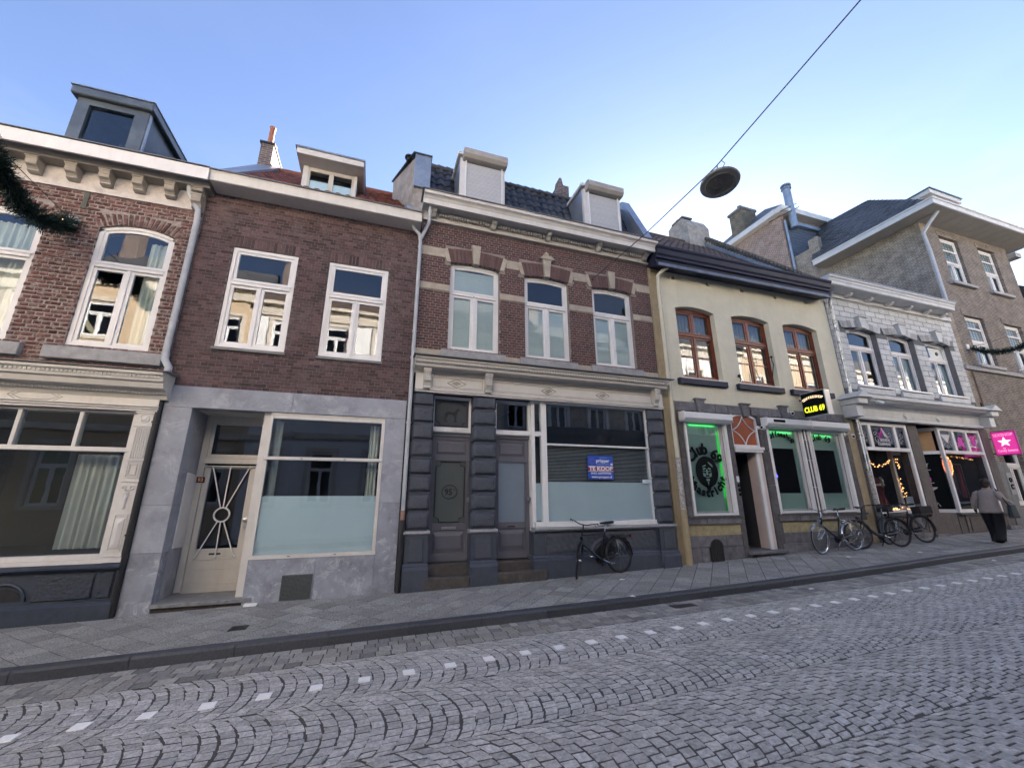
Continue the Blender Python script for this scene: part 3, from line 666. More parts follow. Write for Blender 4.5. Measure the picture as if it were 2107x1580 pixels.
# =====================================================================
# HOUSE with the cream shopfront at the left edge (rough old brick)
# =====================================================================
H0 = thing('brick_house', 'leftmost house of rough old brick with white scalloped bracket cornice and cream shopfront', 'house', (-6, 8, zs(-6)))
ops0 = [(-4.84, -3.74, 2.38, 4.68, .13), (-6.66, -5.54, 2.38, 4.68, .13), (-8.46, -7.36, 2.38, 4.68, .13)]
W = wallpanel(H0, 'wall', -9.0, -3.415, -1.9, 5.62, ops0 + [(-8.9, -3.64, -.82, 1.34)], M_mort0)
WB = wallpanel(H0, 'frieze', -9.0, -3.43, 5.19, 5.62, [], mat('flaking white paint', (.60, .56, .53), .7, .15, 6, bump=.5, bscale=30, stain=.5, stcol=(.3, .26, .24), stscale=5), 7.965, 7.999)
skipA = [(o[0] - .02, o[1] + .02, o[3] - .12, o[3] + .21) for o in ops0]
pieces(W, 'brick', courses(-9.0, -3.43, 1.98, 5.19, ops0, .225, .07, .017, 'cross', skip=skipA + [(-5.05, -3.47, 2.12, 2.34), (-6.8, -5.30, 2.12, 2.34)]), M_brick0, .016, ch=.012, jit=.012, jy=.006, tilt=.02)
# brick arches of upright bricks
for o in ops0:
    b = MB(); n = 17
    for k in range(n):
        xm = o[0] - .02 + (o[1] - o[0] + .04) * (k + .5) / n; lean = (xm - (o[0] + o[1]) / 2) * .22; zb = arc_z(min(max(xm, o[0]), o[1]), *o[:2], o[3], o[4]) + .004
        h = .2 + random.uniform(-.01, .01); w = .024
        pts = [(xm - w, zb), (xm + w, zb), (xm + w + lean, zb + h), (xm - w + lean, zb + h)]
        q = MB(); q.prism(pts, 7.984 + random.uniform(-.004, .004), 8.05); q.build('arch_brick', M_brick0, W)
for i, o in enumerate(ops0):
    w = window(H0, o[0], o[1], o[2], o[3], 8.035, M_whitep, rise=.13, trans=3.86, tw=.08, fw=.065, sash=.05, mullw=.055, sill=(o[0] - .18, o[1] + .25, 2.135, 2.335, 7.90))
    if i < 2: drape(w, o[1] - .42, o[1] - .06, 2.45, 4.5, 8.22, .03, .08); 
    if i == 1: drape(w, o[0] + .06, o[0] + .8, 2.45, 4.5, 8.22, .03, .1)
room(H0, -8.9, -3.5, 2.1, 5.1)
# cornice
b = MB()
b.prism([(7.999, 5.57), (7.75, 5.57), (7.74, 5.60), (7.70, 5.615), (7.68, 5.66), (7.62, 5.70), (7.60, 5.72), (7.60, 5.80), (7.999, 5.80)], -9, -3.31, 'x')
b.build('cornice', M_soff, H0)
b = MB(); b.prism([(7.60, 5.615), (7.545, 5.60), (7.53, 5.79), (7.52, 5.825), (7.9, 5.84), (7.9, 5.80), (7.601, 5.80)], -9, -3.29, 'x'); b.build('gutter_board', M_whitep, H0)
b = MB(); b.box(-9, -3.285, 7.50, 7.95, 5.842, 5.856); b.build('flashing', M_lead, H0)
for xc in (-8.18, -7.7, -7.25, -6.78, -6.32, -5.84, -5.33, -4.87, -4.40, -3.93):
    b = MB(); bracket_shape(b, xc, .15, 7.964, 7.77, 5.32, 5.566); b.build('cornice_bracket', M_bead, H0)
b = MB(); bracket_shape(b, -3.50, .15, 7.964, 7.77, 5.18, 5.43); bracket_shape(b, -3.50, .17, 7.964, 7.75, 5.43, 5.566); b.build('cornice_bracket', M_bead, H0)
b = MB(); b.box(-5.16, -5.09, 7.975, 8.02, 4.85, 5.18); b.build('iron_anchor', mat('rusty anchor', (.10, .105, .09), .8, .3, 20), H0)
# roof and dormer
b = MB(); b.prism([(7.9, 5.80), (11.2, 8.65), (14.5, 5.8)], -9, -3.33, 'x'); b.build('roof', mat('dark slate', (.055, .06, .068), .5, .3, 12, piece=.2, bump=.3), H0)
dm = holder('dormer', H0, 'dark grey zinc dormer with one wide window')
b = MB(); b.box(-6.13, -5.93, 8.6, 8.75, 6.6, 7.68); b.box(-5.2, -4.97, 8.6, 8.75, 6.6, 7.68); b.box(-5.93, -5.2, 8.6, 8.75, 7.55, 7.68); b.box(-5.93, -5.2, 8.6, 8.75, 6.55, 6.72)
b.prism([(8.75, 6.5), (10.1, 7.68), (8.75, 7.68)], -6.12, -6.08, 'x'); b.prism([(8.75, 6.5), (10.1, 7.68), (8.75, 7.68)], -5.01, -4.975, 'x'); b.build('cheek', M_zincd, dm)
b = MB(); b.box(-6.22, -4.88, 8.5, 10.25, 7.68, 7.86); b.build('dormer_roof', M_zincd, dm, bev=.02)
b = MB(); b.box(-6.235, -4.865, 8.485, 10.3, 7.862, 7.885); b.build('roof_edge', M_zinc, dm)
b = MB(); b.box(-4.972, -4.945, 8.62, 8.68, 6.6, 7.67); b.build('corner_trim', M_zinc, dm)
b = MB(); b.box(-5.93, -5.2, 8.66, 8.67, 6.72, 7.55); b.build('pane', M_glass, dm)
b = MB(); b.box(-5.93, -5.2, 8.76, 9.6, 6.55, 6.57); b.box(-5.93, -5.2, 9.6, 9.62, 6.55, 7.6); b.build('reveal_lining', mat('mauve lining', (.22, .2, .26), .8), dm)
# downpipe between this house and the next
downpipe(H0, [(-3.64, 7.80, 5.62), (-3.64, 7.86, 5.45), (-3.47, 7.90, 5.16), (-3.455, 7.92, 4.9), (-3.455, 7.92, 2.33)], .05, brackets=[(-3.455, 7.92, 4.72), (-3.455, 7.92, 2.96)], joints=[(-3.455, 7.92, 5.0)])
downpipe(H0, [(-3.45, 7.92, 2.36), (-3.44, 7.90, 2.25), (-3.36, 7.9, 2.12), (-3.36, 7.9, 1.97)], .055, joints=[(-3.36, 7.9, 1.99)])
downpipe(H0, [(-3.375, 7.93, 1.97), (-3.375, 7.94, zs(-3.4) - .1)], .042, M_pipeb, brackets=[(-3.375, 7.935, 1.2), (-3.375, 7.935, -.5)])
# shopfront
SF = holder('shopfront', H0, 'cream painted shopfront with dentilled cornice and one carved pilaster')
b = MB()
b.prism([(7.999, 1.98), (7.58, 1.95), (7.56, 1.93), (7.56, 1.90), (7.60, 1.87), (7.61, 1.80), (7.65, 1.78), (7.67, 1.70), (7.80, 1.68), (7.81, 1.64), (7.86, 1.62), (7.88, 1.56), (7.999, 1.56)], -9, -3.27, 'x')
b.build('cornice', M_cream, SF)
b = MB(); b.prism([(7.999, 2.03), (7.54, 1.965), (7.54, 1.953), (7.999, 1.985)], -9, -3.22, 'x'); b.build('lead_cover', M_lead, SF)
b = MB(); b.box(-9, -3.37, 7.885, 7.95, 1.36, 1.62); b.box(-9, -3.36, 7.86, 7.9, 1.395, 1.415); b.box(-9, -3.36, 7.85, 7.9, 1.43, 1.45); b.build('frieze_board', M_offw, SF, bev=.004)
dentils(SF, -9.0, -3.3, 7.585, 7.61, 1.845, 1.875, 110, M_cream, .4, 'small_dentil'); dentils(SF, -9.0, -3.38, 7.80, 7.86, 1.635, 1.675, 125, M_cream, .45, 'lower_dentil')
for xd in (-4.9, -6.9):
    b = MB()
    for k, (hw, hh) in enumerate(((.32, .075), (.27, .055))):
        pts = [(xd - hw, 1.52), (xd - hw + .12, 1.52 + hh), (xd + hw - .12, 1.52 + hh), (xd + hw, 1.52), (xd + hw - .12, 1.52 - hh), (xd - hw + .12, 1.52 - hh)]
        b.tube([(p[0], 7.886, p[1]) for p in pts + pts[:1]], .007, 5)
    b.build('frieze_ornament', M_bead, SF)
# pilaster with carved ornament
pl = MB(); pl.box(-3.635, -3.405, 7.92, 8.05, -.80, 1.44); P_ = pl.build('pilaster', M_offw, SF, bev=.004)
b = MB(); b.box(-3.645, -3.395, 7.90, 7.93, 1.33, 1.37); b.box(-3.65, -3.39, 7.89, 7.93, 1.38, 1.42); b.box(-3.64, -3.40, 7.905, 7.93, 1.12, 1.15); b.build('capital', M_offw, P_)
b = MB(); b.lathe([(.001, -.03), (.03, -.028), (.05, -.012), (.065, -.018), (.07, 0)], (-3.52, 7.92, 1.25), 14, 'y'); b.build('rosette', M_offw, P_)
for k in range(6):
    b = MB(); b.box(-3.60 + k * .031, -3.585 + k * .031, 7.905, 7.921, .62, 1.10); b.build('flute', M_offw, P_)
def frame_rect(b, x0, x1, z0, z1, y, w=.014, d=.014):
    b.box(x0, x1, y - d, y, z0, z0 + w); b.box(x0, x1, y - d, y, z1 - w, z1); b.box(x0, x0 + w, y - d, y, z0 + w, z1 - w); b.box(x1 - w, x1, y - d, y, z0 + w, z1 - w)
b = MB(); frame_rect(b, -3.60, -3.44, .33, .58, 7.92); frame_rect(b, -3.57, -3.47, .37, .54, 7.92, .01, .02); b.box(-3.64, -3.40, 7.9, 7.92, .59, .61); b.box(-3.64, -3.40, 7.9, 7.92, .27, .295); b.build('square_panel', M_offw, P_)
b = MB()
for s in (-1, 1):
    b.ring((-3.52 + s * .05, 7.912, .185), .026, .009, 'y', 12, 5); b.tube([(-3.52, 7.912, .16), (-3.52 + s * .03, 7.912, .14), (-3.52 + s * .045, 7.912, .16)], .008, 5)
b.lathe([(.01, -.02), (.035, -.03), (.02, -.06), (.03, -.11), (.018, -.2), (.022, -.25), (.008, -.27)], (-3.52, 7.915, .14), 8); b.box(-3.56, -3.48, 7.90, 7.921, .06, .075); b.build('urn_ornament', M_offw, P_)
b = MB(); frame_rect(b, -3.60, -3.44, -.72, -.2, 7.92); b.prism([(-3.575, -.68), (-3.465, -.68), (-3.465, -.26), (-3.575, -.26)], 7.905, 7.921); b.add([(-3.575, 7.905, -.68), (-3.465, 7.905, -.68), (-3.465, 7.905, -.26), (-3.575, 7.905, -.26), (-3.52, 7.885, -.6), (-3.52, 7.885, -.34)], [(0, 1, 4), (1, 2, 5, 4), (2, 3, 5), (3, 0, 4, 5)]); b.build('tall_panel', M_offw, P_)
b = MB(); b.box(-3.65, -3.39, 7.89, 7.93, -.87, -.80); b.box(-3.645, -3.395, 7.905, 7.93, -.79, -.765); b.build('plinth_block', M_offw, P_)
# shop window
b = MB(); b.box(-9, -3.635, 7.98, 8.08, 1.32, 1.36); b.box(-9, -3.635, 7.955, 8.08, .72, .79); b.box(-9, -3.635, 7.94, 8.08, -.82, -.755); b.box(-3.70, -3.636, 7.98, 8.08, -.755, 1.32)
for xm in (-4.345, -5.07, -5.8, -6.53, -7.26, -8.0): b.box(xm - .025, xm + .025, 7.97, 8.08, .79, 1.32)
b.box(-6.0, -5.93, 7.97, 8.08, -.755, .72); SW = b.build('shop_window', M_offw, SF, bev=.004)
b = MB(); b.box(-9, -3.6, 7.90, 7.98, -.875, -.82); b.build('sill', M_offw, SW)
xl = [-3.70, -4.32, -4.37, -5.045, -5.095, -5.775, -5.825, -6.505, -6.555, -7.235]
for k in range(0, 10, 2):
    b = MB(); b.box(xl[k + 1], xl[k], 8.02, 8.028, .79, 1.32); b.build('pane', M_glassd, SW)
for xa1, xb1 in ((-5.93, -3.70), (-9, -6.0)):
    b = MB(); b.box(xa1, xb1, 8.02, 8.028, -.755, .72); b.build('pane', M_glassd, SW)
drape(SW, -4.42, -3.85, -.70, .70, 8.32, .035, .09); drape(SW, -6.7, -6.2, -.70, .70, 8.32, .035, .09)
room(H0, -8.9, -3.5, -.8, 1.5, 8.3, 10.5)
# painted stone plinth
M_pl = mat('blue black plinth paint', (.034, .044, .064), .5, .25, 10, bump=.3, bscale=60)
M_pltex = mat('carved dark stone', (.034, .042, .058), .6, .3, 20, bump=1.0, bscale=26)
PLN = holder('plinth', H0)
b = MB(); b.prism([(8.05, -.88), (7.87, -.88), (7.85, -.90), (7.85, -.93), (7.88, -.96), (8.05, -.98)], -9, -3.37, 'x'); b.build('cap', M_pl, PLN)
b = MB(); b.box(-9, -3.40, 7.94, 8.05, -1.42, -.97); b.build('plinth_wall', M_pl, PLN)
b = MB(); b.prism([(8.05, -1.38), (7.93, -1.38), (7.89, -1.42), (7.89, -2.0), (8.05, -2.0)], -9, -3.38, 'x'); b.build('plinth_foot', M_pl, PLN)
for (xa1, xb1) in ((-4.30, -3.66), (-3.60, -3.44), (-6.2, -4.95), (-8.3, -6.3)):
    b = MB(); b.cbox(xa1, xb1, 7.915, 7.945, -1.34, -1.0, .012); b.build('rock_panel', M_pltex, PLN)
b = MB(); pts = [(-4.62 + .24 * math.cos(a), 7.93, -1.32 + .22 * math.sin(a)) for a in np.linspace(0, PI, 12)]; b.tube(pts, .022, 6); b.build('vent_arch', M_pl, PLN)
b = MB(); n = 10; b.prism([(-4.62 + .2 * math.cos(a), -1.32 + .17 * math.sin(a)) for a in np.linspace(0, PI, n)], 7.932, 7.942); b.build('vent_opening', M_pipeb, PLN)
# number/anchor plate for the garland
b = MB(); b.box(-5.27, -5.12, 7.93, 7.98, 4.46, 4.63)
pl0 = b.build('anchor_plate', mat('white anchor plate', (.6, .6, .6), .6, .3, 30)); tag(pl0, 'small white square plate on the rough brick where the garland wire ends', 'wall plate')
b = MB(); b.tube([(-5.26, 7.925, 4.50), (-5.2, 7.925, 4.56), (-5.13, 7.925, 4.50)], .008, 5); b.tube([(-5.25, 7.925, 4.60), (-5.17, 7.925, 4.49), (-5.14, 7.925, 4.6)], .008, 5); b.build('iron_strap', M_pipeb, pl0)

# =====================================================================
# HOUSE number 93
# =====================================================================
H1 = thing('brick_house', 'purple brick house number 93 with grey limestone ground floor and red tiled roof', 'house', (-1.4, 8, zs(-1.4)))
ops1 = [(-2.84, -1.73, 2.57, 4.60), (-1.175, -.025, 2.57, 4.60)]
W = wallpanel(H1, 'wall', -3.41, .57, 1.75, 5.86, ops1, M_mort93)
pieces(W, 'brick', courses(-3.41, .57, 1.845, 5.86, ops1, .22, .0625, .0095, 'cross', skip=[(-2.89, -1.73, 4.60, 4.815), (-1.22, -.03, 4.60, 4.815)]), M_brick93, .007, ch=.004, jit=.004, jy=.0028, tilt=.008)
for (xa1, xb1) in ((-2.89, -1.735), (-1.22, -.03)):
    n = 18; w = (xb1 - xa1) / n
    pieces(W, 'soldier_brick', [(xa1 + k * w + .005, xa1 + (k + 1) * w - .005, 4.607, 4.807) for k in range(n)], M_brick93, .008, ch=.004, jit=.003, tilt=.01)
for o in ops1:
    w = window(H1, o[0] + .006, o[1] - .006, o[2] + .02, o[3] - .008, 8.02, M_whitep, trans=3.87, tw=.085, fw=.065, sash=.052, mullw=.03)
    b = MB(); b.cbox(o[0] - .02, o[1] + .02, 7.955, 8.02, 2.53, 2.585, .006); b.build('sill', M_lead, w)
    b = MB(); b.box(o[0] + .04, o[1] - .04, 7.985, 8.03, 2.59, 2.62); b.build('drip_board', M_whitep, w)
room(H1, -3.3, .5, 2.3, 5.2)
# gutter board
b = MB(); b.prism([(7.999, 5.66), (7.62, 5.65), (7.60, 5.66), (7.58, 5.80), (7.56, 5.84), (7.62, 5.84), (7.999, 5.80)], -3.285, .545, 'x'); b.build('gutter_board', M_offw, H1)
b = MB(); b.box(-3.29, .56, 7.53, 7.75, 5.843, 5.862); b.build('gutter_lip', M_lead, H1)
# roof
M_tilered = mat('red clay pantile', (.20, .062, .04), .7, .3, 15, bump=.3, piece=.35, col2=(.13, .05, .035), stain=.4, stcol=(.07, .045, .04), stscale=3)
RF = holder('roof', H1)
b = MB(); b.prism([(7.7, 5.85), (10.2, 8.18), (12.7, 5.85)], -3.38, .40, 'x'); b.build('roof_deck', M_pipeb, RF)
rooftiles(RF, 'roof_tile', -2.98, .30, 7.75, 5.93, 10.22, 8.24, M_tilered, .21, .27, skip=[(-2.0, -.95, 6.5, 7.3)])
b = MB(); b.tube([(-2.98, 10.24, 8.28), (.3, 10.24, 8.28)], .08, 8); b.build('ridge_tiles', M_tilered, RF)
b = MB(); b.add([(-3.38, 7.75, 5.95), (-2.98, 7.75, 6.02), (-2.96, 10.25, 8.40), (-3.38, 10.25, 8.42), (-3.38, 7.75, 5.8), (-2.98, 7.75, 5.85), (-2.96, 10.25, 8.1), (-3.38, 10.25, 8.1)], [(0, 1, 2, 3), (1, 5, 6, 2), (4, 5, 1, 0), (3, 2, 6, 7), (0, 3, 7, 4)]); b.build('valley_flashing', M_zinc, RF)
b = MB(); b.add([(.22, 7.8, 6.1), (.36, 7.8, 6.1), (.36, 10.0, 8.2), (.22, 10.0, 8.2), (.3, 7.8, 6.0), (.36, 7.8, 6.0), (.36, 10.0, 8.1), (.3, 10, 8.1)], [(0, 1, 2, 3), (0, 3, 7, 4), (4, 5, 1, 0), (3, 2, 6, 7)]); b.build('side_flashing', M_zinc, RF)
# dormer
dm = holder('dormer', H1, 'white flat roofed dormer with two small windows')
b = MB(); b.box(-2.12, -.755, 8.15, 9.9, 7.17, 7.31); b.build('dormer_roof', M_offw, dm, bev=.008)
b = MB(); b.box(-2.15, -.735, 8.12, 9.95, 7.313, 7.345); b.build('roof_edge', M_zinc, dm)
b = MB(); b.box(-2.02, -1.92, 8.5, 8.62, 6.4, 7.17); b.box(-.96, -.90, 8.5, 8.62, 6.4, 7.17); b.box(-1.92, -.96, 8.52, 8.62, 7.12, 7.17); b.build('post', M_offw, dm)
b = MB(); b.prism([(8.62, 6.55), (9.2, 7.17), (8.62, 7.17)], -2.01, -1.98, 'x'); b.prism([(8.62, 6.55), (9.2, 7.17), (8.62, 7.17)], -.93, -.90, 'x'); b.build('cheek', M_zinc, dm)
for (xa1, xb1) in ((-1.92, -1.44), (-1.44, -.96)):
    b = MB(); frame_rect(b, xa1, xb1, 6.5, 7.12, 8.56, .05, .05); b.build('window_frame', M_cream, dm, bev=.003)
    b = MB(); b.box(xa1 + .05, xb1 - .05, 8.545, 8.55, 6.55, 7.07); b.build('pane', M_glass, dm)
    b = MB(); b.box(xa1 + .05, xb1 - .05, 8.552, 8.56, 6.55, 6.86); b.build('frosted_strip', M_frostb, dm)
b = MB(); b.box(-1.95, -.94, 8.75, 8.77, 6.4, 7.15); b.build('dark_back', M_dark, dm)
# chimney
M_chb = brickmat('chimney brick', (.13, .09, .08), (.09, .06, .055), (.24, .21, .19), .2, .065, .012, 'XY')
ch = holder('chimney', H1, 'dark brick chimney with three terracotta pots')
b = MB(); b.box(-3.45, -3.16, 10.1, 11.0, 7.6, 8.92); b.build('stack', M_chb, ch)
b = MB(); b.box(-3.48, -3.13, 10.07, 11.03, 8.92, 8.98); b.build('capping', M_pipeb, ch)
M_terra = mat('terracotta', (.36, .14, .08), .75, .15, 8)
for (x, y, h, r_) in ((-3.30, 10.25, .62, .07), (-3.30, 10.55, .3, .08), (-3.3, 10.82, .2, .08)):
    b = MB(); b.lathe([(r_ * 1.1, 0), (r_, .08), (r_ * .92, h * .9), (r_ * 1.1, h * .93), (r_ * 1.1, h)], (x, y, 8.98), 12); b.build('chimney_pot', M_terra, ch, smooth='auto')
# stone shopfront
ST = holder('stone_front', H1)
def slab(x0, x1, z0, z1, y0=7.965, y1=8.2, m=None, c=.004, parent=None, name='stone_slab'):
    b = MB(); b.cbox(x0 + .0015, x1 - .0015, y0 + random.uniform(-.001, .001), y1, z0 + .0015, z1 - .0015, c); return b.build(name, m or M_stoneg, parent or ST)
slab(-3.335, -1.46, 1.475, 1.84); slab(-1.46, .512, 1.475, 1.84)
slab(-3.335, -2.935, -.08, 1.475); slab(-3.335, -2.935, -.77, -.08); slab(-3.335, -2.935, -2.0, -.77, m=M_stonel)
slab(.145, .512, -.065, 1.475); slab(.145, .512, -2.0, -.065, m=M_stonel)
slab(-1.775, -.78, -2.0, -.925, m=M_stonel); slab(-.78, .145, -2.0, -.925, m=M_stonel)
b = MB(); b.box(-3.43, -3.335, 8.02, 8.2, -2.0, 1.84); b.box(.512, .6, 8.02, 8.2, -2, 1.84); b.build('gap_wall', mat('dark gap', (.035, .033, .03), .9), H1)
for (H_, xa1, xb1, xc1, ze) in ((H0, -3.62, -3.42, -9.0, 5.7), (H1, .30, .50, -3.4, 5.8)):
    b = MB(); b.box(xa1, xb1, 8.31, 12.5, -2.2, ze); b.build('party_wall', M_dark, H_); b = MB(); b.box(xc1, xb1, 12.5, 12.7, -2.2, ze); b.build('back_wall', M_dark, H_)
b = MB(); b.box(.571, .604, 8.03, 8.3, -2.2, 6.1); b.build('gap_wall', MATS['dark gap'], H1)
# recess
for (z0, z1) in ((-.08, 1.475), (-.77, -.08), (-2.0, -.77)):
    b = MB(); b.box(-3.0, -2.936, 8.2, 8.8, z0 + .002, z1 - .002); b.build('stone_slab', M_stoneg, ST)
b = MB(); b.box(-2.935, -1.9, 8.2, 8.8, 1.476, 1.60); b.build('recess_ceiling', M_cream, H1)
b = MB(); b.box(-1.90, -1.775, 8.08, 8.75, -1.5, 1.475); b.build('recess_side', M_offw, H1)
D = holder('front_door', H1, 'cream front door with sunburst iron grille over glass')
YD = 8.70
b = MB(); b.box(-2.932, -2.83, YD - .04, YD + .08, -1.46, 1.475); b.box(-1.99, -1.902, YD - .04, YD + .08, -1.46, 1.475); b.box(-2.83, -1.99, YD - .04, YD + .08, 1.37, 1.475); b.box(-2.83, -1.99, YD - .05, YD + .08, .62, .72); b.box(-2.83, -1.99, YD - .065, YD - .02, .56, .585); b.box(-2.85, -1.97, YD - .06, YD - .03, .71, .735); b.build('door_frame', M_cream, D, bev=.005)
b = MB(); b.box(-2.83, -1.99, YD - .03, YD + .12, -1.50, -1.432); b.build('threshold', M_cream, D)
b = MB(); frame_rect(b, -2.83, -1.99, .735, 1.37, YD - .0, .05, .02); b.build('toplight_frame', M_cream, D)
b = MB(); b.box(-2.79, -2.03, YD - .01, YD - .002, .77, 1.34); b.build('pane', M_glassd, D)
b = MB(); b.box(-2.825, -2.735, YD - .02, YD + .03, -1.43, .555); b.box(-2.13, -1.995, YD - .02, YD + .03, -1.43, .555); b.box(-2.735, -2.13, YD - .02, YD + .03, .535, .556); b.box(-2.735, -2.13, YD - .02, YD + .03, -1.43, -.80)
b.box(-2.72, -2.15, YD - .028, YD - .02, -1.13, -1.115); b.box(-2.82, -2.0, YD - .03, YD - .02, -1.37, -1.33); b.box(-2.82, -2.0, YD - .026, YD - .02, -1.31, -1.29); b.box(-2.75, -2.11, YD - .035, YD - .02, -.98, -.965); b.build('door_leaf', M_cream, D, bev=.004)
b = MB(); b.box(-2.74, -2.125, YD - .001, YD + .007, -.80, .536); b.build('pane', M_glassd, D)
b = MB(); cxr, czr = -2.435, -.25; b.ring((cxr, YD - .06, czr), .115, .015, 'y', 28, 6)
for (xt, zt) in ((-2.70, .57), (-2.43, .57), (-2.13, .57), (-2.72, -.93), (-2.43, -.93), (-2.16, -.93)):
    d = Vector((xt - cxr, 0, zt - czr)).normalized() * .115; b.tube([(cxr + d.x, YD - .06, czr + d.z), (xt, YD - .045, zt)], .011, 6); b.sphere((xt, YD - .035, zt), .022, 8, 5, sc=(1, .5, 1))
b.build('door_grille', M_whitep, D, smooth='auto')
b = MB(); b.box(-2.58, -2.30, YD - .03, YD - .02, -.915, -.855); b.build('letter_slot', M_cream, D)
b = MB(); b.box(-2.53, -2.36, YD - .034, YD - .03, -.90, -.87); b.build('slot_flap', M_pipeb, D)
M_steel = mat('brushed steel', (.45, .45, .44), .3, .1, 20, metal=.9)
b = MB(); b.lathe([(.02, 0), (.02, -.03), (.045, -.05), (.045, -.075), (.02, -.09)], (-2.06, YD - .02, -.34), 14, 'y'); b.build('door_knob', M_steel, D, smooth='auto')
b = MB(); b.lathe([(.03, 0), (.03, -.012), (.012, -.014)], (-2.06, YD - .02, -.46), 12, 'y'); b.build('lock', M_steel, D)
nb = MB(); nb.box(-2.91, -2.79, YD - .052, YD - .041, .285, .385); NP = nb.build('number_plate', mat('number plate black', (.012, .01, .01), .4), None)
tag(NP, 'small black plate with orange number 93 on the door frame', 'number plate')
b = MB(); b.text('93', .085, (-2.85, YD - .053, .333), bold=.002); b.build('numerals', mat('orange numeral', (.75, .33, .16), .5), NP)
wb = MB(); wb.add([(-2.934, 8.28, .44), (-2.934, 8.66, .41), (-2.934, 8.66, -.76), (-2.934, 8.28, -.74), (-2.915, 8.28, .44), (-2.915, 8.66, .41), (-2.915, 8.66, -.76), (-2.915, 8.28, -.74)], [(3, 2, 1, 0), (4, 5, 6, 7), (0, 1, 5, 4), (2, 3, 7, 6), (0, 4, 7, 3), (1, 2, 6, 5)])
tag(wb.build('notice_board', M_whitep), 'tall blank white board fixed to the stone side of the doorway of number 93', 'board')
b = MB(); b.prism([(-2.95, 7.94), (-1.66, 7.94), (-1.64, 7.96), (-1.64, 8.0), (-1.78, 8.0), (-1.78, 8.75), (-2.95, 8.75)], -1.535, -1.475, 'z'); b.build('doorstep', mat('worn doorstep stone', (.20, .205, .21), .6, .3, 10, stain=.5, stcol=(.33, .32, .28), stscale=3), H1, bev=.008)
b = MB(); b.box(-2.93, -1.78, 7.99, 8.6, -2.0, -1.537); b.build('step_base', mat('dirty brick base', (.06, .05, .045), .9, .4, 15, bump=.8), H1)
# shop window 93
b = MB(); xa1, xb1 = -1.775, .145
b.box(xa1, xa1 + .045, 7.98, 8.07, -.92, 1.42); b.box(xb1 - .06, xb1, 7.98, 8.07, -.92, 1.42); b.box(xa1 + .045, xb1 - .06, 7.985, 8.07, 1.37, 1.42); b.box(xa1 - .01, xb1, 7.955, 8.07, .655, .71); b.box(xa1 - .01, xb1 + .005, 7.955, 8.07, -.925, -.865)
SW = b.build('shop_window', M_offw, H1, bev=.004)
b = MB(); b.box(-1.775, .145, 7.99, 8.1, 1.42, 1.475); b.build('head_board', M_cream, SW)
b = MB(); b.box(-1.73, .085, 8.02, 8.028, .71, 1.37); b.build('pane', M_glassd, SW)
b = MB(); b.box(-1.73, .085, 8.02, 8.028, -.865, .655); b.build('pane', M_glassd, SW)
b = MB(); b.box(-1.728, .083, 8.030, 8.034, -.863, .055); b.build('frosted_film', M_frost, SW)
for x in (-1.2, -.5): 
    b = MB(); b.box(x - .02, x + .02, 7.948, 7.956, .675, .69); b.box(x - .02, x + .02, 7.948, 7.956, -.9, -.885); b.build('frame_clip', M_lead, SW)
drape(SW, -.12, .07, -.8, 1.36, 8.25, .02, .06); drape(SW, -1.72, -1.6, -.8, 1.36, 8.25, .02, .06)
room(H1, -1.78, .5, -.95, 1.5, 8.2, 10.5); room(H1, -2.9, -1.95, -1.45, 1.4, 8.8, 10.5, M_dark)
M_mesh = mat('grey metal vent plate', (.10, .115, .12), .5, .2, 30, metal=.3)
b = MB(); b.box(-1.255, -.805, 7.945, 7.962, -1.55, -1.175); vp = b.build('vent_plate', M_mesh, H1, bev=.005)
b = MB()
for i in range(22):
    for j in range(18): b.box(-1.235 + i * .019, -1.226 + i * .019, 7.942, 7.946, -1.53 + j * .019, -1.521 + j * .019)
b.build('perforation', M_pipeb, vp, kind='stuff')
b = MB(); b.box(-1.27, -.79, 7.93, 7.96, -1.60, -1.56); b.box(-.78, -.5, 7.94, 7.96, -1.6, -1.565); b.build('footing_strip', M_sill, H1)
# downpipe shared by 93 and 95
downpipe(H1, [(.37, 7.75, 5.72), (.40, 7.83, 5.62), (.53, 7.86, 5.52), (.565, 7.87, 5.35), (.565, 7.88, -.2)], .038, brackets=[(.565, 7.88, 3.27), (.565, 7.88, 1.4)], joints=[(.565, 7.87, 5.22), (.565, 7.88, 2.7)])
downpipe(H1, [(.565, 7.88, -.2), (.565, 7.88, -.36)], .042, mat('rusty joint', (.28, .17, .13), .7, .3, 20))
downpipe(H1, [(.565, 7.88, -.36), (.565, 7.88, zs(.5) - .1)], .05, M_pipeb)
# plastered party wall between 93 and 95
M_oldpl = mat('peeling old plaster', (.34, .31, .28), .9, .3, 4, bump=.6, bscale=15, stain=.6, stcol=(.13, .12, .11), stscale=3)
b = MB(); b.add([(.36, 8.2, 6.1), (-.10, 9.7, 6.9), (.8, 9.7, 6.9), (.72, 8.2, 6.1), (.35, 8.25, 7.88), (-.12, 9.7, 8.28), (.78, 9.7, 8.28), (.70, 8.25, 7.88)], [(0, 4, 5, 1), (3, 2, 6, 7), (0, 3, 7, 4), (4, 7, 6, 5), (1, 5, 6, 2), (0, 1, 2, 3)]); pw = b.build('party_wall', M_oldpl, H1)
b = MB(); b.box(.345, .72, 8.15, 8.24, 7.0, 7.93); b.box(.40, .46, 8.146, 8.15, 7.62, 7.635); b.box(.55, .61, 8.146, 8.15, 7.62, 7.635); b.build('zinc_facing', M_zinc, pw)
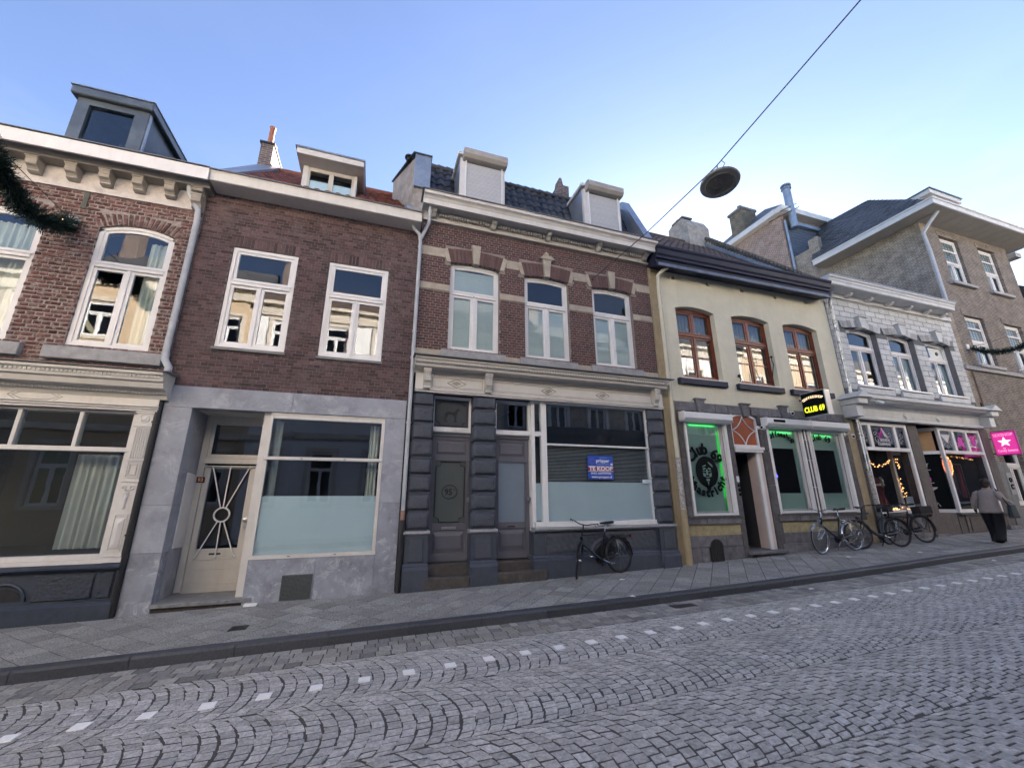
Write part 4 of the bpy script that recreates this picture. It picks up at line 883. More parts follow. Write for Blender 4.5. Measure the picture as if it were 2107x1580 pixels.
b = MB(); b.add([(.30, 8.12, 7.93), (-.17, 9.75, 8.34), (.82, 9.75, 8.34), (.74, 8.12, 7.93), (.30, 8.12, 7.90), (-.17, 9.75, 8.31), (.82, 9.75, 8.31), (.74, 8.12, 7.90)], [(0, 1, 2, 3)[::-1], (4, 5, 6, 7), (0, 4, 5, 1), (3, 7, 4, 0), (1, 5, 6, 2), (2, 6, 7, 3)]); b.build('coping', M_zincd, pw)
b = MB(); b.lathe([(.07, 0), (.07, .08), (.11, .09), (.11, .13), (.02, .17)], (.22, 8.5, 7.95), 12); b.build('roof_vent', M_pipeb, pw)
# =====================================================================
# HOUSE number 95 (red brick, sandstone bands, cream cornice, blue black shopfront)
# =====================================================================
H2 = thing('brick_house', 'red brick house with sandstone bands, two shuttered dormers and blue black rusticated shopfront', 'house', (3.5, 8, zs(3.5)))
ops2 = [(1.26, 2.395, 3.0, 5.10, .05), (3.0, 4.135, 3.0, 5.09, .05), (4.775, 5.92, 3.0, 5.09, .05)]
W = wallpanel(H2, 'wall', .60, 6.50, 2.45, 6.1, ops2, M_mort95)
bands = [(.0, 7, 5.135, 5.365), (.0, 7, 4.325, 4.475), (0, 7, 2.45, 2.965)]
archskip = [(o[0] - .13, o[1] + .13, 5.0, 5.44) for o in ops2]
keyskip = [((o[0] + o[1]) / 2 - .11, (o[0] + o[1]) / 2 + .11, 5.3, 5.62) for o in ops2]
pieces(W, 'brick', courses(.605, 6.495, 2.965, 6.02, ops2, .215, .0615, .012, 'cross', skip=bands + archskip + keyskip), M_brick95, .007, ch=.004, jit=.002, jy=.0015, tilt=.004)
def blk(x0, x1, z0, z1, m=M_sand, proud=.02, par=None, name='band_stone', pts=None):
    b = MB()
    if pts: b.prism(pts, 8 - proud, 8.1)
    else: b.cbox(x0 + .002, x1 - .002, 8 - proud, 8.1, z0, z1, .004)
    return b.build(name, m, par or W)
piers = [(.605, 1.26), (2.395, 3.0), (4.135, 4.775), (5.92, 6.495)]
for i, (a, c) in enumerate(piers):
    blk(a, c, 4.328, 4.472)
    l = a + (.16 if i else 0); r_ = c - (.13 if i < 3 else 0)
    blk(l, r_, 5.14, 5.36); blk(a, c, 2.80, 2.962)
for o in ops2: blk(o[0] - .14, o[1] + .14, 2.80, 2.985, M_sill, .05, name='sill_stone')
M_archp = mat('painted arch brick', (.115, .068, .062), .8, .2, 8, bump=.4, piece=.15)
for o in ops2:
    c = (o[0] + o[1]) / 2; h = (o[1] - o[0]) / 2; n = 14
    Rr = (h * h + .0025) / .1; cz = o[3] - Rr
    f = lambda u, rad: (c + rad * math.sin(u), cz + rad * math.cos(u))
    am = math.asin(h / Rr); fan = 2.3
    def vou(t0, t1, h0, h1):
        # wedge between fractions t0..t1 of the half span; flares outwards
        def P(t, k): 
            x = c + t * h; z = arc_z(min(max(x, o[0]), o[1]), *o[:2], o[3], .05)
            return (x + t * k * .26, z + k)
        return [P(t0, 0), P(t1, 0), P(t1, h1), P(t0, h0)]
    blk(0, 0, 0, 0, pts=vou(-1.16, -1.0, .30, .33), proud=.03, name='springer_stone'); blk(0, 0, 0, 0, pts=vou(1.0, 1.16, .33, .30), proud=.03, name='springer_stone')
    for k in range(n):
        t0, t1 = -1 + 2 * k / n, -1 + 2 * (k + 1) / n
        if abs((t0 + t1) / 2) < .13: continue
        blk(0, 0, 0, 0, M_archp, pts=vou(t0 + .006, t1 - .006, .33, .33), proud=.018, name='arch_brick')
    zk = o[3]
    b = MB(); b.prism([(c - .065, zk - .02), (c + .065, zk - .02), (c + .105, zk + .46), (c - .105, zk + .46)], 7.93, 8.1); ks = b.build('keystone', M_sand, W, bev=.008)
    if abs(c - 3.57) < .1:
        b = MB(); b.box(c - .12, c + .12, 7.92, 8.1, 5.50, 5.53); b.prism([(c - .19, 5.535), (c + .19, 5.535), (c + .11, 5.63), (c - .11, 5.63)], 7.90, 8.1); b.lathe([(.03, 0), (.06, .03), (.065, .07), (.03, .12), (.01, .14)], (c, 7.97, 5.63), 10); b.build('finial', M_sand, W)
for i, o in enumerate(ops2):
    w = window(H2, o[0] + .005, o[1] - .005, o[2] + .0, o[3], 8.09, M_whitep, rise=.05, trans=4.36, tw=.075, fw=.06, sash=.05, mullw=.06)
    b = MB(); b.sphere(((o[0] + o[1]) / 2, 8.07, 4.34), .028, 8, 6); b.build('knob', M_whitep, w)
    blind(w, o[0] + .07, o[1] - .07, 3.07, 4.30 if i else 4.95, 8.165, .052, ang=1.40, ww=.054)
room(H2, .7, 6.4, 2.7, 5.5)
# upper cornice
b = MB(); b.prism([(7.999, 5.99), (7.95, 5.99), (7.94, 6.03), (7.93, 6.21), (7.999, 6.21)], .62, 6.46, 'x'); b.build('frieze', M_cream, H2)
b = MB(); b.box(.60, 6.48, 7.90, 7.999, 5.965, 5.992); b.build('frieze_moulding', M_cream, H2)
b = MB(); b.prism([(7.999, 6.215), (7.66, 6.215), (7.66, 6.155), (7.60, 6.155), (7.60, 6.27), (7.58, 6.29), (7.57, 6.31), (7.54, 6.33), (7.50, 6.345), (7.49, 6.41), (7.999, 6.41)], .56, 6.53, 'x'); b.build('cornice', M_offw, H2)
b = MB(); b.box(.52, 6.56, 7.46, 7.95, 6.412, 6.432); b.build('gutter_lip', M_lead, H2)
for (a, c) in ((.93, 2.11), (2.29, 3.49), (3.67, 4.88), (5.06, 6.26)): dentils(H2, a, c, 7.85, 7.93, 6.09, 6.17, 19, M_cream, .42, 'dentil')
for xc in (.81, 2.20, 3.58, 4.97, 6.35):
    b = MB(); b.prism([(7.93, 6.21), (7.72, 6.21), (7.72, 6.15), (7.76, 6.11), (7.8, 6.11), (7.86, 6.05), (7.93, 6.03)], xc - .055, xc + .055, 'x'); b.build('cornice_bracket', M_cream, H2)
downpipe(H2, [(.72, 7.72, 6.2), (.72, 7.80, 5.98), (.715, 7.84, 5.82), (.60, 7.86, 5.5), (.57, 7.87, 5.42)], .036)
# roof
M_tileblk = mat('black glazed pantile', (.032, .034, .038), .38, .25, 12, bump=.2, piece=.3, col2=(.05, .05, .052), stain=.35, stcol=(.09, .09, .085), stscale=6)
RF = holder('roof', H2)
b = MB(); b.prism([(7.95, 6.35), (8.55, 6.35), (9.25, 8.55), (12.5, 9.1), (12.5, 6.35)], .62, 6.75, 'x'); b.build('roof_deck', M_pipeb, RF)
rooftiles(RF, 'roof_tile', .74, 6.75, 8.38, 6.45, 9.06, 8.50, M_tileblk, .225, .27, skip=[(1.36, 2.50, 6, 9), (4.72, 5.85, 6, 9)])
b = MB(); n = 27
for i in range(n): b.tube([(.74 + i * .223, 9.05, 8.50), (.74 + (i + 1) * .223, 9.05, 8.485)], [.075, .06], 8)
b.build('ridge_tiles', M_tileblk, RF)
M_shut = mat('roller shutter slats', (.52, .53, .54), .5, .05, 4, piece=.04)
for (xa1, xb1) in ((1.40, 2.53), (4.74, 5.86)):
    dm = holder('dormer', H2, 'box dormer closed by a pale roller shutter')
    b = MB(); b.box(xa1, xa1 + .12, 8.05, 8.15, 6.45, 8.02); b.box(xb1 - .08, xb1, 8.05, 8.15, 6.45, 8.02); b.box(xa1, xb1, 8.1, 8.15, 6.45, 6.6); b.build('jamb', M_offw, dm)
    b = MB(); b.prism([(8.15, 6.45), (8.55, 6.45), (9.2, 8.1), (8.15, 8.1)], xa1 + .005, xa1 + .03, 'x'); b.prism([(8.15, 6.45), (8.55, 6.45), (9.2, 8.1), (8.15, 8.1)], xb1 - .03, xb1 - .005, 'x'); b.build('cheek', M_zinc, dm)
    b = MB(); b.box(xa1 - .06, xb1 + .03, 8.02, 9.35, 8.10, 8.19); b.build('dormer_roof', M_offw, dm, bev=.01)
    b = MB(); b.prism([(8.10, 7.93), (7.90, 7.93), (7.83, 8.0), (7.83, 8.14), (7.88, 8.20), (8.10, 8.20)], xa1 + .06, xb1 + .02, 'x'); b.build('shutter_box', M_bead, dm, bev=.006)
    b = MB(); b.box(xa1 + .12, xa1 + .15, 8.0, 8.06, 6.45, 7.93); b.box(xb1 - .10, xb1 - .07, 8.0, 8.06, 6.45, 7.93); b.build('guide_rail', M_whitep, dm)
    k = int((7.93 - 6.5) / .037)
    me = None; c0 = wl(dm)
    for i in range(k):
        z = 6.5 + i * .037
        if me is None:
            q = MB(); q.cbox(xa1 + .15, xb1 - .10, 8.035, 8.06, 0, .034, .006); me = bpy.data.meshes.new('shutter_slat'); me.from_pydata([(p[0] - c0.x, p[1] - c0.y, p[2] - c0.z) for p in q.v], [], q.f); me.materials.append(M_shut)
        o = bpy.data.objects.new('shutter_slat', me); COL.objects.link(o); o.parent = dm; o.location = (0, random.uniform(-.001, .001), z)
ch = holder('chimney', H2, 'dark brick chimney stump between the dormers')
b = MB(); b.box(4.62, 4.98, 9.3, 10.0, 7.8, 9.2); b.prism([(4.64, 9.2), (4.80, 9.2), (4.74, 9.45), (4.68, 9.45)], 9.3, 9.6); b.build('stack', M_chb, ch)
b = MB(); b.add([(4.22, 9.2, 8.2), (4.62, 9.2, 8.2), (4.62, 9.9, 8.2), (4.22, 9.9, 8.2), (4.62, 9.2, 9.1), (4.62, 9.9, 9.1)], [(0, 1, 4), (3, 5, 2), (0, 4, 5, 3), (1, 2, 5, 4)]); b.build('stack_shoulder', M_chb, ch)
b = MB(); b.box(1.15, 1.35, 9.2, 9.4, 8.3, 8.52); b.build('roof_vent', M_pipeb, H2)
# right party wall clad in zinc
b = MB(); b.prism([(8.0, 6.4), (8.35, 6.4), (9.35, 8.75), (9.15, 8.85), (8.9, 8.75), (7.95, 6.75)], 6.58, 6.82, 'x'); pw = b.build('party_wall', M_zinc, H2)
b = MB(); b.prism([(8.3, 6.5), (9.3, 8.7), (11, 8.7), (12, 6.5)], 6.60, 6.80, 'x'); b.build('party_wall', M_oldpl, H2)
# ---- shopfront
M_bl = mat('blue black masonry paint', (.055, .065, .088), .55, .18, 8, bump=.3, bscale=60, stain=.25, stcol=(.09, .09, .095), stscale=5)
M_bltex = mat('carved masonry block', (.062, .071, .092), .6, .2, 14, bump=.6, bscale=40, stain=.25, stcol=(.10, .10, .105), stscale=9)
M_doorg = mat('slate grey door paint', (.13, .13, .155), .45, .08, 5, bump=.1)
M_ledge = mat('pale stone ledge', (.33, .33, .345), .5, .15, 12, stain=.4, stcol=(.12, .12, .13), stscale=8)
SF = holder('shopfront', H2, 'cream cornice over blue black rusticated piers')
b = MB(); b.prism([(7.999, 2.70), (7.56, 2.66), (7.56, 2.62), (7.59, 2.60), (7.60, 2.55), (7.63, 2.53), (7.64, 2.48), (7.70, 2.46), (7.86, 2.46), (7.88, 2.40), (7.999, 2.40)], .60, 6.43, 'x'); b.build('cornice', M_cream, SF)
b = MB(); b.prism([(7.999, 2.745), (7.50, 2.685), (7.50, 2.665), (7.999, 2.705)], .56, 6.55, 'x'); b.build('lead_cover', M_lead, SF)
dentils(SF, .62, 6.42, 7.575, 7.60, 2.545, 2.595, 96, M_cream, .4, 'egg_dentil'); dentils(SF, .98, 6.15, 7.84, 7.862, 2.375, 2.40, 110, M_bead, .5, 'small_dentil')
b = MB(); b.box(.645, 6.44, 7.87, 7.98, 2.08, 2.40); b.box(.64, 6.445, 7.84, 7.98, 2.055, 2.085); b.box(.65, 6.44, 7.86, 7.98, 2.02, 2.05); b.box(.9, 6.2, 7.858, 7.872, 2.345, 2.36); b.box(.9, 2.03, 7.860, 7.871, 2.115, 2.125); b.box(2.2, 6.12, 7.860, 7.871, 2.115, 2.125); b.build('frieze_board', M_offw, SF)
for (xc, hw) in ((1.46, .19), (3.48, .17), (4.81, .17)):
    b = MB()
    for k, q in enumerate((1.0, .45)):
        pts = [(xc - hw * q, 2.235), (xc, 2.235 + .085 * q), (xc + hw * q, 2.235), (xc, 2.235 - .085 * q)]
        b.tube([(p[0], 7.865, p[1]) for p in pts + pts[:1]], .009, 5)
    b.prism([(xc - hw * .35, 2.235), (xc, 2.235 - .03), (xc + hw * .35, 2.235), (xc, 2.235 + .03)], 7.862, 7.872)
    b.build('diamond_ornament', M_bead, SF)
b = MB()
for (xa1, xb1) in ((.97, 2.0), (2.21, 6.12)): frame_rect(b, xa1, xb1, 2.14, 2.33, 7.873, .008, .01)
b.build('panel_line', M_bead, SF)
for xc in (.855, 2.10, 6.19):
    b = MB(); bracket_shape(b, xc, .13, 7.87, 7.70, 2.06, 2.46)
    for s in (-.035, 0, .035): b.tube([(xc + s, 7.705, 2.36), (xc + s, 7.715, 2.28), (xc + s, 7.76, 2.20)], .01, 5)
    b.tube([(xc - .06, 7.715, 2.385), (xc + .06, 7.715, 2.385)], .02, 8); b.build('console', M_cream, SF)
# rusticated piers
zb_ = [2.02, 1.74, 1.41, 1.08, .76, .43, .11, -.22, -.545]
PMATS = {}
for (xa1, xb1, nm) in ((.64, 1.025, 0), (1.835, 2.295, 1), (6.015, 6.42, 2)):
    pr = holder('rusticated_pier', SF)
    b = MB(); b.box(xa1 + .015, xb1 - .015, 7.92, 8.25, -.56, 2.02); b.build('pier_core', M_bl, SF)
    for k in range(8):
        z1, z0 = zb_[k], zb_[k + 1]
        b = MB(); g = .014; N = 9
        # carved, rounded block: grid front with relief
        vs = []; fs = []; nx, nz = 10, 8
        for i in range(nx + 1):
            for j in range(nz + 1):
                u, v = i / nx, j / nz; x = xa1 - .01 + (xb1 - xa1 + .02) * u; z = z0 + g + (z1 - z0 - 2 * g) * v
                e = min(u * (xb1 - xa1), (1 - u) * (xb1 - xa1), v * (z1 - z0), (1 - v) * (z1 - z0)); d = .06 * min(1, (e / .03)) ** .5
                if e > .045: d += .008 + .010 * math.sin(x * 60 + z * 25 + 3 * noise.noise((x * 14, z * 20, nm + k))) * (1 if noise.noise((x * 9, z * 16, k)) > -.3 else -1)
                vs.append((x, 7.925 - d, z))
        for i in range(nx):
            for j in range(nz): a = i * (nz + 1) + j; fs.append((a, a + nz + 1, a + nz + 2, a + 1))
        b.add(vs, fs); b.box(xa1 - .01, xb1 + .01, 7.925, 8.2, z0 + g, z1 - g)
        me = b.build('rustic_block', M_bltex, SF, smooth='auto')
    bpy.data.objects.remove(pr)
    b = MB(); b.prism([(8.05, -.555), (7.87, -.555), (7.835, -.57), (7.83, -.595), (7.85, -.615), (7.88, -.625), (8.05, -.625)], xa1 - .045, xb1 + .035, 'x'); b.build('pier_ledge', M_ledge, SF)
    b = MB(); b.box(xa1 - .01, xb1 + .01, 7.875, 8.3, -1.14, -.625); b.prism([(8.3, -1.10), (7.86, -1.10), (7.84, -1.13), (7.84, -1.15), (7.80, -1.20), (7.80, -2.0), (8.3, -2.0)], xa1 - .03, xb1 + .03, 'x'); b.build('pier_foot', M_bl, SF)
    if nm < 2:
        b = MB(); b.cbox(xa1 + .06, xb1 - .08, 7.85, 7.88, -1.07, -.68, .01); b.build('rock_panel', M_bltex, SF)
    else:
        b = MB(); b.cbox(xa1 + .08, xb1 - .05, 7.85, 7.88, -1.06, -.70, .01); b.build('rock_panel', M_bltex, SF)
# doors
def paneldoor(x0, x1, label, etched):
    D = holder('front_door', H2, label); Y = 8.20
    b = MB(); w = .085
    b.box(x0, x0 + w, Y, Y + .06, -1.13, 1.22); b.box(x1 - w, x1, Y, Y + .06, -1.13, 1.22)
    for (za, zb) in ((1.14, 1.22), (.74, .83), (-.58, -.47), (-1.13, -1.0)): b.box(x0 + w, x1 - w, Y, Y + .06, za, zb)
    b.box(x0 + w, x1 - w, Y + .02, Y + .05, -1.0, -.58); b.box(x0 + w, x1 - w, Y + .02, Y + .05, .83, 1.14); b.build('door_leaf', M_doorg, D, bev=.005)
    for (za, zb) in ((-.97, -.61), (.86, 1.11)):
        b = MB(); xa1, xb1 = x0 + w + .03, x1 - w - .03; d = .05 if za < 0 else .03; q = .02
        b.add([(xa1, Y + .02, za), (xb1, Y + .02, za), (xb1, Y + .02, zb), (xa1, Y + .02, zb), (xa1 + d, Y - .005, za + d * 1.4), (xb1 - d, Y - .005, za + d * 1.4), (xb1 - d, Y - .005, zb - d * 1.4), (xa1 + d, Y - .005, zb - d * 1.4)], [(0, 1, 5, 4), (1, 2, 6, 5), (2, 3, 7, 6), (3, 0, 4, 7), (4, 5, 6, 7)])
        b.build('raised_panel', M_doorg, D)
    b = MB(); frame_rect(b, x0 + w - .005, x1 - w + .005, -.475, .745, Y + .005, .02, .02); b.build('glass_bead', M_doorg, D)
    b = MB(); b.box(x0 + w, x1 - w, Y + .02, Y + .028, -.47, .74); gl = b.build('door_glass', mat('etched grey glass', (.095, .11, .11), .16, .05, 3, spec=.6) if etched else mat('blue grey obscure glass', (.20, .25, .31), .16, .05, 3, spec=.6), D)
    b = MB(); xm = (x0 + x1) / 2; b.box(xm - .14, xm + .14, Y - .012, Y, -.565, -.515); b.build('letter_plate', M_steel if etched else M_doorg, D)
    if not etched: b = MB(); b.box(xm - .09, xm + .06, Y - .016, Y - .012, -.55, -.525); b.build('slot_flap', M_pipeb, D)
    b = MB(); b.lathe([(.02, 0), (.02, -.04), (.05, -.05), (.05, -.08), (.03, -.09)], (x1 - .04, Y, -.0 - .02), 12, 'y'); b.lathe([(.022, 0), (.022, -.012)], (x1 - .04, Y, -.2), 10, 'y'); b.build('door_knob', M_doorg, D, smooth='auto')
    return D, gl
M_etch = mat('etched black line', (.012, .014, .015), .5)
D1, gl1 = paneldoor(1.045, 1.865, 'slate grey panelled door with etched oval 95B glass', True)
D2, gl2 = paneldoor(2.345, 3.115, 'slate grey panelled door with plain blue grey glass', False)
def notched(b, x0, x1, z0, z1, y, n=.07, r_=.012, k=6):
    pts = [(x0 + n, z0), (x1 - n, z0), (x1 - n, z0 + n * .7), (x1, z0 + n), (x1, z1 - n), (x1 - n, z1 - n * .7), (x1 - n, z1), (x0 + n, z1), (x0 + n, z1 - n * .7), (x0, z1 - n), (x0, z0 + n), (x0 + n, z0 + n * .7), (x0 + n, z0)]
    b.tube([(p[0], y, p[1]) for p in pts], r_, k)
b = MB(); notched(b, 1.17, 1.74, -.43, .70, 8.214, .09, .010)
b.build('etched_border', M_etch, D1); b = MB(); pts = [(1.455 + .15 * math.cos(a), 8.216, .13 + .13 * math.sin(a)) for a in np.linspace(0, 2 * PI, 28)]; b.tube(pts, .008, 5)
b.build('etched_border', M_etch, D1); b = MB(); b.text('95', .16, (1.43, 8.212, .12), sx=.95, bold=.003); b.text('B', .06, (1.55, 8.214, .17)); b.build('etched_number', M_etch, D1)
# toplights and white frames
for (x0, x1, dog) in ((1.045, 1.83, True), (2.345, 3.14, False)):
    TL = MB(); y = 8.12
    TL.box(x0 - .02, x1, y, y + .08, 1.27, 1.345); TL.box(x0 - .02, x1, y - .03, y + .06, 1.285, 1.30)
    TL.box(x1 - .05, x1, y, y + .1, 1.345, 2.02); TL.box(x0 - .02, x0 + .03, y, y + .1, 1.345, 2.02); TL.box(x0 + .03, x1 - .05, y, y + .1, 1.96, 2.02); TL.box(x0 + .03, x1 - .05, y, y + .1, 1.345, 1.385)
    t = TL.build('toplight', M_whitep, H2, bev=.004)
    b = MB(); b.box(x0, x1, 8.16, 8.25, 1.21, 1.27); b.build('door_head', M_doorg, t)
    b = MB(); b.box(x0 + .03, x1 - .05, y + .04, y + .048, 1.385, 1.96); b.build('pane', mat('etched dark glass', (.07, .075, .08), .14, .05, 3, spec=.6) if dog else M_glassd, t)
    if dog:
        dentils(t, x0, x1 - .02, y - .012, y, 1.315, 1.335, 28, M_whitep, .4, 'small_dentil')
        b = MB(); notched(b, x0 + .07, x1 - .09, 1.42, 1.92, y + .034, .08, .009); b.build('etched_border', M_etch, t)
        # standing greyhound outline, solid silhouette 4 mm thick
        g = MB(); cx_, cz_ = 1.43, 1.66; S = .40
        body = [(-.30, .06), (-.22, .13), (-.08, .14), (.06, .11), (.16, .15), (.24, .26), (.30, .30), (.34, .30), (.355, .27), (.45, .235), (.45, .21), (.36, .20), (.32, .17), (.30, .08), (.27, .0), (.22, -.07), (.14, -.08), (.04, -.02), (-.10, -.01), (-.20, -.04), (-.28, -.06), (-.33, -.02)]
        def poly(pp): g.prism([(cx_ + p[0] * S, cz_ + p[1] * S) for p in pp][::1], y + .028, y + .036)
        # split body into convex-ish strips for a clean fill
        poly([(-.33, -.02), (-.28, -.06), (-.20, -.04), (-.22, .13), (-.30, .08)]); poly([(-.20, -.04), (-.10, -.01), (.04, -.02), (.06, .11), (-.08, .14), (-.22, .13)]); poly([(.04, -.02), (.14, -.08), (.22, -.07), (.27, 0), (.30, .08), (.16, .16), (.06, .11)])
        poly([(.16, .16), (.30, .08), (.32, .18), (.30, .30), (.24, .27)]); poly([(.30, .30), (.30, .20), (.36, .20), (.45, .205), (.45, .235), (.36, .28), (.34, .32)])
        poly([(.20, -.06), (.245, -.05), (.23, -.20), (.235, -.36), (.27, -.38), (.27, -.40), (.205, -.40), (.20, -.20)]); poly([(.14, -.07), (.18, -.07), (.17, -.22), (.15, -.37), (.18, -.40), (.12, -.40), (.135, -.22)])
        poly([(-.33, -.0), (-.24, -.04), (-.27, -.14), (-.36, -.21), (-.34, -.36), (-.30, -.38), (-.30, -.40), (-.37, -.40), (-.40, -.21), (-.33, -.13)]); poly([(-.28, -.04), (-.20, -.04), (-.21, -.15), (-.28, -.22), (-.25, -.37), (-.21, -.39), (-.21, -.41), (-.28, -.41), (-.315, -.22), (-.25, -.13)])
        g.tube([(cx_ - .32 * S, y + .032, cz_ + .04 * S), (cx_ - .40 * S, y + .032, cz_ - .06 * S), (cx_ - .43 * S, y + .032, cz_ - .20 * S)], .004, 4)
        g.build('etched_dog', M_etch, t)
b = MB(); b.box(1.868, 1.90, 8.10, 8.3, -1.14, 1.27); b.box(1.025, 1.043, 8.15, 8.3, -1.14, 2.0); b.build('door_post', M_whitep, H2)
b = MB(); b.box(3.12, 3.20, 8.03, 8.3, -1.12, 2.03); b.box(3.33, 3.455, 7.985, 8.1, -.56, 2.03); b.box(3.20, 3.33, 8.0, 8.1, 1.27, 1.37); b.box(3.20, 3.33, 8.0, 8.1, 1.985, 2.03); b.box(3.2, 3.33, 8.0, 8.1, -.56, -.46)
b.box(3.455, 6.02, 7.99, 8.1, 1.985, 2.03); b.box(5.985, 6.03, 7.985, 8.1, -.46, 1.985); b.box(3.455, 5.985, 7.98, 8.06, 1.085, 1.125); b.box(3.15, 6.03, 7.93, 8.1, -.555, -.462); SW = b.build('shop_window', M_whitep, H2, bev=.004)
b = MB(); b.prism([(8.05, -.558), (7.86, -.558), (7.83, -.572), (7.83, -.60), (7.86, -.625), (7.9, -.64), (8.05, -.64)], 3.09, 6.02, 'x'); b.build('sill_ledge', M_ledge, SW)
for (xa1, xb1, za1, zb1) in ((3.2, 3.33, 1.37, 1.985), (3.2, 3.33, -.46, 1.27), (3.455, 5.985, 1.125, 1.985), (3.455, 5.985, -.462, 1.085)):
    b = MB(); b.box(xa1, xb1, 8.03, 8.038, za1, zb1); b.build('pane', M_glassd, SW)
b = MB(); b.box(3.46, 5.98, 8.045, 8.055, 1.13, 1.98); b.build('black_blind', mat('black screen', (.008, .009, .018), .5), SW)
b = MB(); b.box(3.46, 5.98, 8.042, 8.048, -.46, .325); b.box(3.205, 3.325, 8.042, 8.048, -.44, .3); b.build('frosted_film', M_frostb, SW)
blind(SW, 3.46, 5.98, .33, 1.08, 8.06, .030, ang=.38, ww=.020, m=mat('grey slat', (.75, .76, .77), .5), individually=True)
b = MB(); b.box(6.3, 6.5, 8.31, 12.5, -2.2, 6.3); b.build('party_wall', M_dark, H2); b = MB(); b.box(.62, 6.5, 12.52, 12.7, -2.2, 6.3); b.build('back_wall', M_dark, H2)
room(H2, 3.15, 6.3, -.6, 2.1, 8.3, 10.8, M_dark); room(H2, 1.0, 3.14, -1.2, 2.1, 8.35, 10.2, M_dark)
b = MB(); b.box(6.03, 6.07, 7.92, 7.99, 1.29, 1.45); b.build('sensor_box', M_whitep, H2)
# plinth under shop window
PLN = holder('plinth', H2)
b = MB(); b.box(3.10, 6.02, 7.93, 8.2, -1.14, -.63); b.build('plinth_wall', M_bl, PLN)
b = MB(); b.prism([(8.2, -1.08), (7.92, -1.08), (7.90, -1.11), (7.90, -1.13), (7.86, -1.17), (7.86, -2.0), (8.2, -2.0)], 3.06, 6.4, 'x'); b.build('plinth_foot', M_bl, PLN)
b = MB(); vs = []; fs = []; nx, nz = 70, 14
for i in range(nx + 1):
    for j in range(nz + 1):
        x = 3.36 + 2.58 * i / nx; z = -1.04 + .36 * j / nz
        d = 0 if i in (0, nx) or j in (0, nz) else .012 + .010 * math.sin(x * 45 + z * 30 + 4 * noise.noise((x * 8, z * 14, 3)))
        vs.append((x, 7.925 - d, z))
for i in range(nx):
    for j in range(nz): a = i * (nz + 1) + j; fs.append((a, a + nz + 1, a + nz + 2, a + 1))
b.add(vs, fs); b.build('rock_panel', M_bltex, PLN, smooth=True)
b = MB(); b.tube([(p[0], 7.925, p[1]) for p in ((3.40, -1.07), (5.90, -1.07), (5.92, -1.03), (5.97, -1.01), (5.97, -.72), (5.92, -.70), (5.90, -.66), (3.40, -.66), (3.38, -.70), (3.33, -.72), (3.33, -1.01), (3.38, -1.03), (3.40, -1.07))], .012, 5); b.build('panel_frame', M_bl, PLN)
b = MB(); b.ring((4.72, 7.93, -1.22), .42, .05, 'y', 18, 6, a0=0, a1=PI); b.ring((4.72, 7.92, -1.22), .36, .02, 'y', 18, 6, a0=0, a1=PI); b.build('vent_arch', M_bl, PLN)
b = MB(); b.prism([(4.72 + .34 * math.cos(a), -1.22 + .34 * math.sin(a)) for a in np.linspace(0, PI, 12)] + [(4.38, -1.42), (5.06, -1.42)], 7.90, 7.915)
for i in range(9): b.box(4.42 + i * .075, 4.435 + i * .075, 7.885, 7.9, -1.42, -1.0)
b.build('vent_grille', M_pipeb, PLN)
# steps
M_step = mat('black grimy step stone', (.07, .062, .058), .75, .35, 12, bump=.7, bscale=50, stain=.5, stcol=(.12, .115, .11), stscale=7)
for (xa1, xb1, z1, y0) in ((1.01, 1.84, -1.14, 8.0), (.99, 1.81, -1.335, 7.80), (2.28, 3.10, -1.155, 8.0), (2.30, 3.32, -1.315, 7.80)):
    b = MB(); b.cbox(xa1, xb1, y0, 8.5, -2.0, z1, .015, jit=.004); b.build('doorstep', M_step, H2, bev=.006)
# for-sale sign, fixed behind the glass front
sg = MB(); sg.box(4.40, 5.03, 7.985, 7.993, .39, .90); SG = tag(sg.build('for_sale_sign', mat('sign blue', (.028, .085, .42), .4, .1, 3)), 'blue for sale sign with white TE KOOP on a red band on the shop window', 'sign')
M_lt = mat('sign white', (.8, .8, .82), .5); M_red = mat('sign red', (.30, .02, .04), .5)
b = MB(); b.box(4.401, 5.029, 7.980, 7.985, .566, .66); b.build('red_band', M_red, SG)
b = MB(); b.box(4.401, 5.029, 7.9795, 7.985, .660, .668); b.box(4.401, 5.029, 7.9795, 7.985, .557, .566); b.text('TE KOOP', .115, (4.715, 7.979, .6125), bold=.004, maxw=.59); b.text('pr\u00f6pper', .105, (4.77, 7.984, .785), bold=.002, maxw=.33)
b.text('043-6099906', .07, (4.72, 7.984, .515), maxw=.50); b.text('www.propper.nl', .066, (4.73, 7.984, .44), bold=.001, maxw=.50); b.box(4.965, 5.015, 7.982, 7.985, .69, .735); b.build('sign_lettering', M_lt, SG)
b = MB(); b.text('makelaardij bv', .045, (4.77, 7.984, .715), maxw=.33); b.box(4.70, 4.88, 7.982, 7.985, .848, .856); b.build('sign_small_print', mat('sign pale blue', (.25, .38, .8), .5), SG)
b = MB(); b.ring((4.50, 7.984, .775), .07, .005, 'y', 20, 4); b.ring((4.50, 7.984, .775), .045, .004, 'y', 16, 4, a0=.4, a1=5.2); b.ring((4.50, 7.984, .775), .022, .004, 'y', 12, 4); b.build('sign_emblem', mat('sign violet', (.14, .16, .55), .5), SG)
b = MB(); b.box(5.76, 6.0, 7.983, 7.99, .315, .395); nt2 = tag(b.build('window_notice', mat('pale notice', (.62, .70, .75), .4)), 'small white strip notice at the right edge of the frosted shop window', 'notice')
b = MB(); b.box(5.80, 5.96, 7.981, 7.983, .345, .352); b.box(5.84, 5.92, 7.981, 7.983, .365, .371); b.build('notice_line', mat('blue ink', (.1, .2, .35), .5), nt2)
